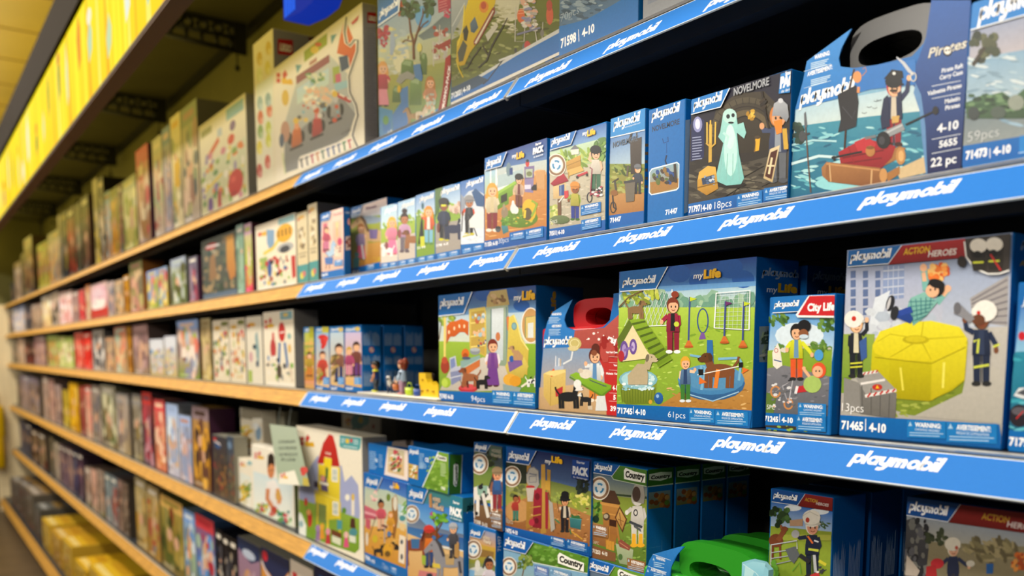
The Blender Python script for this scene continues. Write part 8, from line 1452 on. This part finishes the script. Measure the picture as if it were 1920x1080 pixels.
def veg(A, r_):
    A.rect(0, 1, 1, 0, 'e4d8c0', 'dcd0b4'); A.ell(.3, .87, .2, .035, 'd8ac50'); A.rect(.55, .97, .95, .9, '747838')
    for k in range(50): A.ell(r_.uniform(.08, .92), r_.uniform(.08, .78), r_.uniform(.03, .08), r_.uniform(.02, .07), r_.choice(['d88038', '6c8c38', 'c8a030', 'b84840', '3c6c34', 'e8dcc8', '6c7488', 'a8b850', 'e0b848']), n=9)
    A.line(arc(.8, .72, .12, 0, 180, 6, .08), .05, 'c03c44')
duplo_left(3, 398, 428, 600, 'cream block box with vegetables', veg); duplo_left(3, 429, 459, 597, 'cream block box with a red hook', veg)
def teal(A, r_):
    A.rect(0, 1, 1, 0, 'e0d8c4', 'dcd4c0'); A.ell(.35, .88, .25, .03, 'd8a030'); A.ell(.15, .86, .08, .03, 'c03830'); A.poly([(.55, .72), (.7, .78), (.8, .5), (.75, .25), (.6, .4)], '88a4a4'); A.ell(.5, .55, .12, .04, '3c5058'); A.ell(.25, .4, .12, .08, 'c89ca0'); A.ell(.65, .3, .1, .05, '4c5c6c'); A.rect(.05, .2, .3, .02, 'a0b454')
duplo_left(3, 461, 491, 593, 'cream block box with a teal bird shape', teal)
def light(A, r_):
    A.rect(0, 1, 1, 0, 'ece2cc', 'e4dac2'); A.rect(.58, .985, .96, .88, '80acb4'); A.ell(.75, .94, .08, .025, 'e0c060'); A.ell(.1, .87, .05, .028, 'c83830'); A.ell(.1, .8, .05, .028, 'c83830'); A.ell(.25, .88, .05, .04, 'c04030'); A.ell(.25, .81, .13, .03, 'd8a830'); A.ell(.62, .72, .11, .13, 'c0302c'); A.line([(.55, .71), (.7, .72)], .02, 'e8d8d0')
    A.line([(.54, .58), (.5, .3)], .07, '3c6ca4'); A.line([(.7, .58), (.78, .25)], .07, '3c6ca4'); A.poly([(.3, .72), (.36, .72), (.4, .42), (.28, .4)], 'c83c3c'); A.ell(.32, .5, .1, .14, 'b84040'); A.ell(.85, .66, .06, .04, '8cb0a8'); A.ell(.85, .5, .05, .06, 'd8b060')
    for k in range(30): A.ell(r_.uniform(.12, .92), r_.uniform(.07, .4), r_.uniform(.02, .07), r_.uniform(.015, .05), r_.choice(['7cb048', '3c3c40', 'c03838', 'e8e4dc', '4c7cac', '8c8c88', '94b048', 'd8c8b0']), n=9)
    A.ell(.5, .2, .08, .1, '54483c'); A.rect(.1, .05, .95, .01, 'ece4d4')
duplo_left(3, 493, 551, 583, 'cream block box with a red and blue lighthouse', light, '8c8880', dep=.075)
# --- fourth shelf
L4 = [
 (24, 30, 704, 'dark slim box', '4c443c', '5c5048', '5c4c3c', ['6c5c50', '3c342c']),
 (31, 47, 702, 'mauve blue box', '847c8c', '8c7c7c', '7c6858', ['a08c8c', '746874', '9c8474']),
 (48, 65, 706, 'brown and mauve box', '807884', '94806c', '8c7460', ['a08c80', '705c54', '8c8490']),
 (73, 83, 706, 'blush slim box', 'b09c90', 'a08878', '9c8068', ['b8a498', '8c7468']),
 (84, 94, 710, 'rose beige slim box', 'a88c84', 'ac8c7c', 'a08470', ['bc9c90', '907068']),
 (95, 107, 720, 'grey mauve leaning slim box', '948480', '947c74', '8c7468', ['a8948c', '7c6864']),
 (109, 121, 730, 'straw yellow box', 'b09c48', 'b49c40', 'a89458', ['c0ac50', '9c8838']),
 (122, 139, 717, 'deep yellow box', 'cca42c', 'c89c24', 'c89c30', ['d8b038', 'b88c1c']),
 (141, 151, 722, 'brick red slim box', '9c5448', '94544c', '8c5c50', ['a86458', '844440']),
 (152, 163, 722, 'cream box with a salmon cap', 'd08078', 'c4a088', 'b89880', ['d8b8a0', 'c08478', 'd89488']),
 (164, 181, 722, 'grey brown box', '988c84', '908478', '847868', ['a89c90', '6c6c70', '94847c']),
 (182, 209, 722, 'grey and moss green box', '9c9888', '98987c', '7c6c50', ['b0ac8c', '6c7450', 'c8c4a8', '5c5444', '8c7c5c']),
 (210, 234, 736, 'stone and mauve box', '94908c', '908478', '9c8c6c', ['a89c90', '807470', 'b0a088']),
 (240, 257, 738, 'grey olive box', '908c88', '807868', '7c7048', ['a09888', '6c6454', '98885c']),
 (259, 277, 735, 'red topped plum box', 'b84c48', '745058', '5c3844', ['8c6068', 'a8545c', 'b89098', '4c3040']),
 (281, 301, 748, 'coral edged cream box', 'c85c60', 'c89078', 'c07048', ['d8a088', 'b84c50', 'e0c0a8', 'c88c50']),
 (304, 326, 756, 'ice blue and white box', 'a8b8d4', 'bcc4d0', 'b0acb8', ['d0d8e4', '98a8c4', 'c8b8b8', 'c8a880']),
 (327, 350, 778, 'lilac and ice blue box', 'a0b0d0', 'acacb8', 'b0a0a4', ['c8c8d4', '949cb4', 'c0a8a8', 'b08c80']),
 (353, 384, 762, 'tall box, dusky top over an ochre frame', '8c7c80', 'b88c3c', '7c5c38', ['c89c48', '6c5044', 'a07c40', '54443c', 'd0a858']),
]
for q in L4: left(4, *q, Y=.02, side='3c1c34' if q[0] in (281, 353) else None)
def puzzle(A, r_):
    A.rect(0, 1, 1, 0, '3c3a40', '54402c'); A.ell(.4, .84, .22, .06, '34507c'); A.line([(.15, .9), (.6, .86)], .03, 'd8ccc8'); A.ell(.2, .93, .12, .03, 'b82c30')
    for k in range(50): A.ell(r_.uniform(.04, .96), r_.uniform(.04, .74), r_.uniform(.03, .08), r_.uniform(.02, .06), r_.choice(['6c4430', '8c5c34', '54402c', '9c7440', '3c3028', 'a03c34', '5c5844']), n=9)
def puzzle2(A, r_):
    A.rect(0, 1, 1, 0, '3c4c60', '5c4c34'); A.ell(.4, .86, .3, .06, '6c84a0')
    for k in range(50): A.ell(r_.uniform(.04, .96), r_.uniform(.04, .74), r_.uniform(.03, .08), r_.uniform(.02, .06), r_.choice(['6c5c40', '8c7c54', '3c5040', '9c5c38', '2c3428', '8c3c30', '5c7450']), n=9)
left(4, 389, 416, 815, 'dark picture box with a red corner mark', W_, W_, W_, [W_], .02, .1, '24303c', puzzle)
left(4, 417, 430, 816, 'dark blue green picture box', W_, W_, W_, [W_], .02, .05, None, puzzle2)
left(4, 400, 432, 778, 'navy box', '1c2438', '1c3850', '1c3044', ['1c3048', '24445c'], Y=.14, dep=.1, nb=12, where='navy box in deep shadow behind the two dark picture boxes')
# --- fifth shelf
L5 = [
 (25, 45, 785, 'navy blue box', '1c3858', '1c3450', '2c4058', ['24486c', '1c2c44', '4c5468']),
 (46, 58, 800, 'umber box', '6c5c54', '705c50', '5c4440', ['84705f', '544440']),
 (59, 72, 806, 'umber and cream box', '5c504c', '746454', '5c4c44', ['94846c', '544840', '6c3c34']),
 (79, 87, 812, 'thin putty spine', '5c584c', '6c6454', '544c44', ['7c7464']), (88, 96, 822, 'thin cream spine', '9c9484', '948878', '7c6c60', ['b0a494']), (97, 104, 826, 'thin mauve spine', '6c5c5c', '7c686c', '645460', ['8c787c']),
 (105, 112, 830, 'thin dusky spine', '5c5054', '705c64', '5c4c5c', ['84707c']), (113, 121, 834, 'thin rose grey spine', '7c6868', '806c6c', '6c5c64', ['98807c']), (122, 130, 838, 'thin indigo spine', '3c3c50', '48445c', '3c3a4c', ['585470']), (131, 141, 842, 'thin plum spine', '4c3c48', '544050', '4c4450', ['6c5464']),
 (144, 154, 868, 'cream and lilac box', 'a8988c', 'a08c7c', '7c7454', ['b8a89c', '8c7c74']), (155, 166, 872, 'blush box', 'c09c8c', 'ac8c7c', '847c54', ['c8a898', '94786c']), (167, 179, 874, 'tan and moss box', 'a09084', '988474', '7c7450', ['b09c90', '7c6c60']),
 (181, 191, 880, 'teal grey box', '7c8888', '7c8488', '8c746c', ['94a0a0', '6c7478']), (192, 204, 886, 'slate and rose box', '748084', '80787c', '7c645c', ['8c9494', '905c54']),
 (205, 214, 892, 'brown box', '84706a', '7c685c', '6c5848', ['947c70', '5c4c44']), (215, 224, 898, 'umber slim box', '7c6c60', '6c6054', '5c5044', ['8c7c6c', '544840']),
 (238, 259, 890, 'khaki and straw box', 'a09474', '98885c', '9c7c38', ['b0a078', '847450', 'a88840']), (260, 282, 905, 'ochre and grey box', 'a0906c', '9c8454', 'a08040', ['b09860', 'a05c48', '848078', '8c743c']),
 (285, 327, 928, 'wide moss green box with a sandy top', 'c4a468', '70703c', '7c6c3c', ['5c6434', '8c7c44', '48502c', '9c8c50', '7c4c34', 'a89c64']),
 (328, 350, 950, 'sky blue and white box', '7c9cc8', '98acb8', '7c8454', ['c8d0d8', '6c90c0', 'd8b060', '94a890', 'd09870']),
 (351, 386, 962, 'cobalt box with a red corner', 'b84c54', '5c7cac', '74885c', ['6c94c4', 'c8c8c0', 'a83c48', 'd0a890', '7c9c80', '9cb0a0']),
 (389, 401, 985, 'black and blue upright box', '20242c', '1c2434', '24344c', ['a8a49c', '2c3c58'], ), (402, 414, 995, 'black and steel blue upright box', '1c2028', '1c2430', '243048', ['8c847c', '34445c']), (415, 429, 1002, 'black upright box with pale spots', '1c1c24', '202430', '20304c', ['9c9484', '2c3c54']),
]
for q in L5: left(5, *q, Y=.02, dep=.12, name='book' if 'spine' in q[3] else 'game_box', cat='book' if 'spine' in q[3] else 'boxed game', nb=8 if 'spine' in q[3] or 'black' in q[3] else 26)
def dress(A, r_):
    A.rect(0, 1, 1, 0, '9c7c98', '8c6c74'); A.poly([(0, 1), (1, 1), (1, .86), (.6, .78), (.2, .84), (0, .88)], '1c3058'); A.ell(.5, .86, .3, .05, 'b8c4d8'); A.ell(.45, .5, .26, .2, 'b48c74'); A.ell(.45, .62, .12, .08, 'c8946c'); A.ell(.45, .45, .1, .07, 'c89840')
    for k in range(20): A.ell(r_.uniform(.1, .9), r_.uniform(.05, .7), .06, .04, r_.choice(['a8849c', '7c5c7c', 'b898a8', '9c7470']), n=8)
left(5, 431, 473, 1008, 'lilac box with a navy arched top', W_, W_, W_, [W_], .02, .1, None, dress)
def sunset(A, r_):
    A.rect(0, 1, 1, 0, 'd08838', 'e09c48'); A.poly([(0, 1), (1, 1), (1, .9), (.75, .78), (.45, .74), (.15, .8), (0, .88)], '1c2850'); A.line([(0, .85), (.2, .76), (.5, .70), (.8, .76), (1, .86)], .03, 'd8d8e0'); A.ell(.15, .92, .1, .05, 'd02838'); A.poly([(.2, .1), (.4, .1), (.32, .5), (.26, .5)], 'b84838'); A.poly([(.6, .1), (.8, .1), (.72, .42)], '7c5c8c')
left(5, 475, 529, 1030, 'orange sunset box with a navy arched top', W_, W_, W_, [W_], .02, .1, None, sunset)
def whitebox(A, r_):
    A.rect(0, 1, 1, 0, 'e0d4c4', 'dcd0bc'); A.rect(.08, .9, .3, .82, 'c03034'); A.rect(.08, .76, .3, .68, 'c03034'); A.ell(.6, .6, .25, .16, 'c86858'); A.ell(.55, .4, .2, .1, '7ca0b0')
left(5, 531, 575, 1052, 'cream block box with red marks', W_, W_, W_, [W_], .02, .1, None, whitebox)
left(5, 577, 640, 1070, 'dark blue box', '1c2c4c', '24447c', '1c3c70', ['2c5484', '3c6490'], Y=.02, nb=12)
# --- bottom shelf: yellow cartons with their lids showing, and grey boxes further on
def base_box(p0, p1, yt, label, c, top, Y=-.10, dep=.30, name='game_box', cat='boxed game'):
    x0, x1 = at(p0, 950, Y).x+.002, at(p1, 950, Y).x-.002; z1 = at((p0+p1)/2, yt, Y).z; zb = .1405
    mb = MB(); mb.bbox(x0, x1, Y, Y+dep, zb, z1, c, .003, 1); mb.sm = [False]*len(mb.f)
    A = Art((x0, Y, zb), (1, 0, 0), (0, 0, 1)).size(x1-x0, z1-zb).unit(); r_ = random.Random(int(p0)); A.rect(.02, .98, .98, .02, mixc(c, 'ffffff', .1), mixc(c, '604020', .3))
    for k in range(14): A.ell(r_.uniform(.1, .9), r_.uniform(.1, .9), .1, .06, r_.choice([mixc(c, 'ffffff', .3), mixc(c, '802020', .5), mixc(c, '000000', .3)]), n=9)
    A.mesh(mb); T = Art((x0, Y, z1), (1, 0, 0), (0, 1, 0)).size(x1-x0, dep).unit(); T.rect(.02, .98, .98, .02, top); T.rect(.06, .55, .94, .35, mixc(top, 'a87010', .5)); T.rect(.06, .2, .94, .08, mixc(top, 'ffffff', .4)); T.mesh(mb)
    base = Vector(((x0+x1)/2, Y+dep/2, zb)); tag(mb.build(name, INK, None, loc=base, shift=base), label, cat, 'cartons on the bottom shelf')
for p0, p1, yt, l, c, t in [
 (22, 34, 905, 'grey brown carton closest to the far end of the bottom shelf', '5c544c', '6c645c'), (35, 46, 912, 'dim umber carton, second from the far end of the bottom shelf', '544a42', '645a50'), (47, 62, 922, 'grey carton with a pale lid, third from the far end of the bottom shelf', '5c5448', '8c7c68'),
 (77, 90, 976, 'yellow carton furthest along the bottom shelf of the yellow row', 'c8a02c', 'd8b030'), (93, 109, 998, 'yellow carton, second of the yellow row from its far end', 'b88c2c', 'd0a030'), (113, 129, 1012, 'yellow carton, third of the yellow row from its far end', 'c09c30', 'dcb028'), (134, 154, 1052, 'yellow carton with a white lid band, fourth of the yellow row', 'c09820', 'e0b020'), (160, 186, 1066, 'yellow carton closest to the camera in the yellow row', 'b89020', 'dcb428')]:
    base_box(p0, p1, yt, l, c, t)
base_box(64, 74, 950, 'dark grey carton beside the yellow row', '4c4a44', '5c5c58', dep=.34)
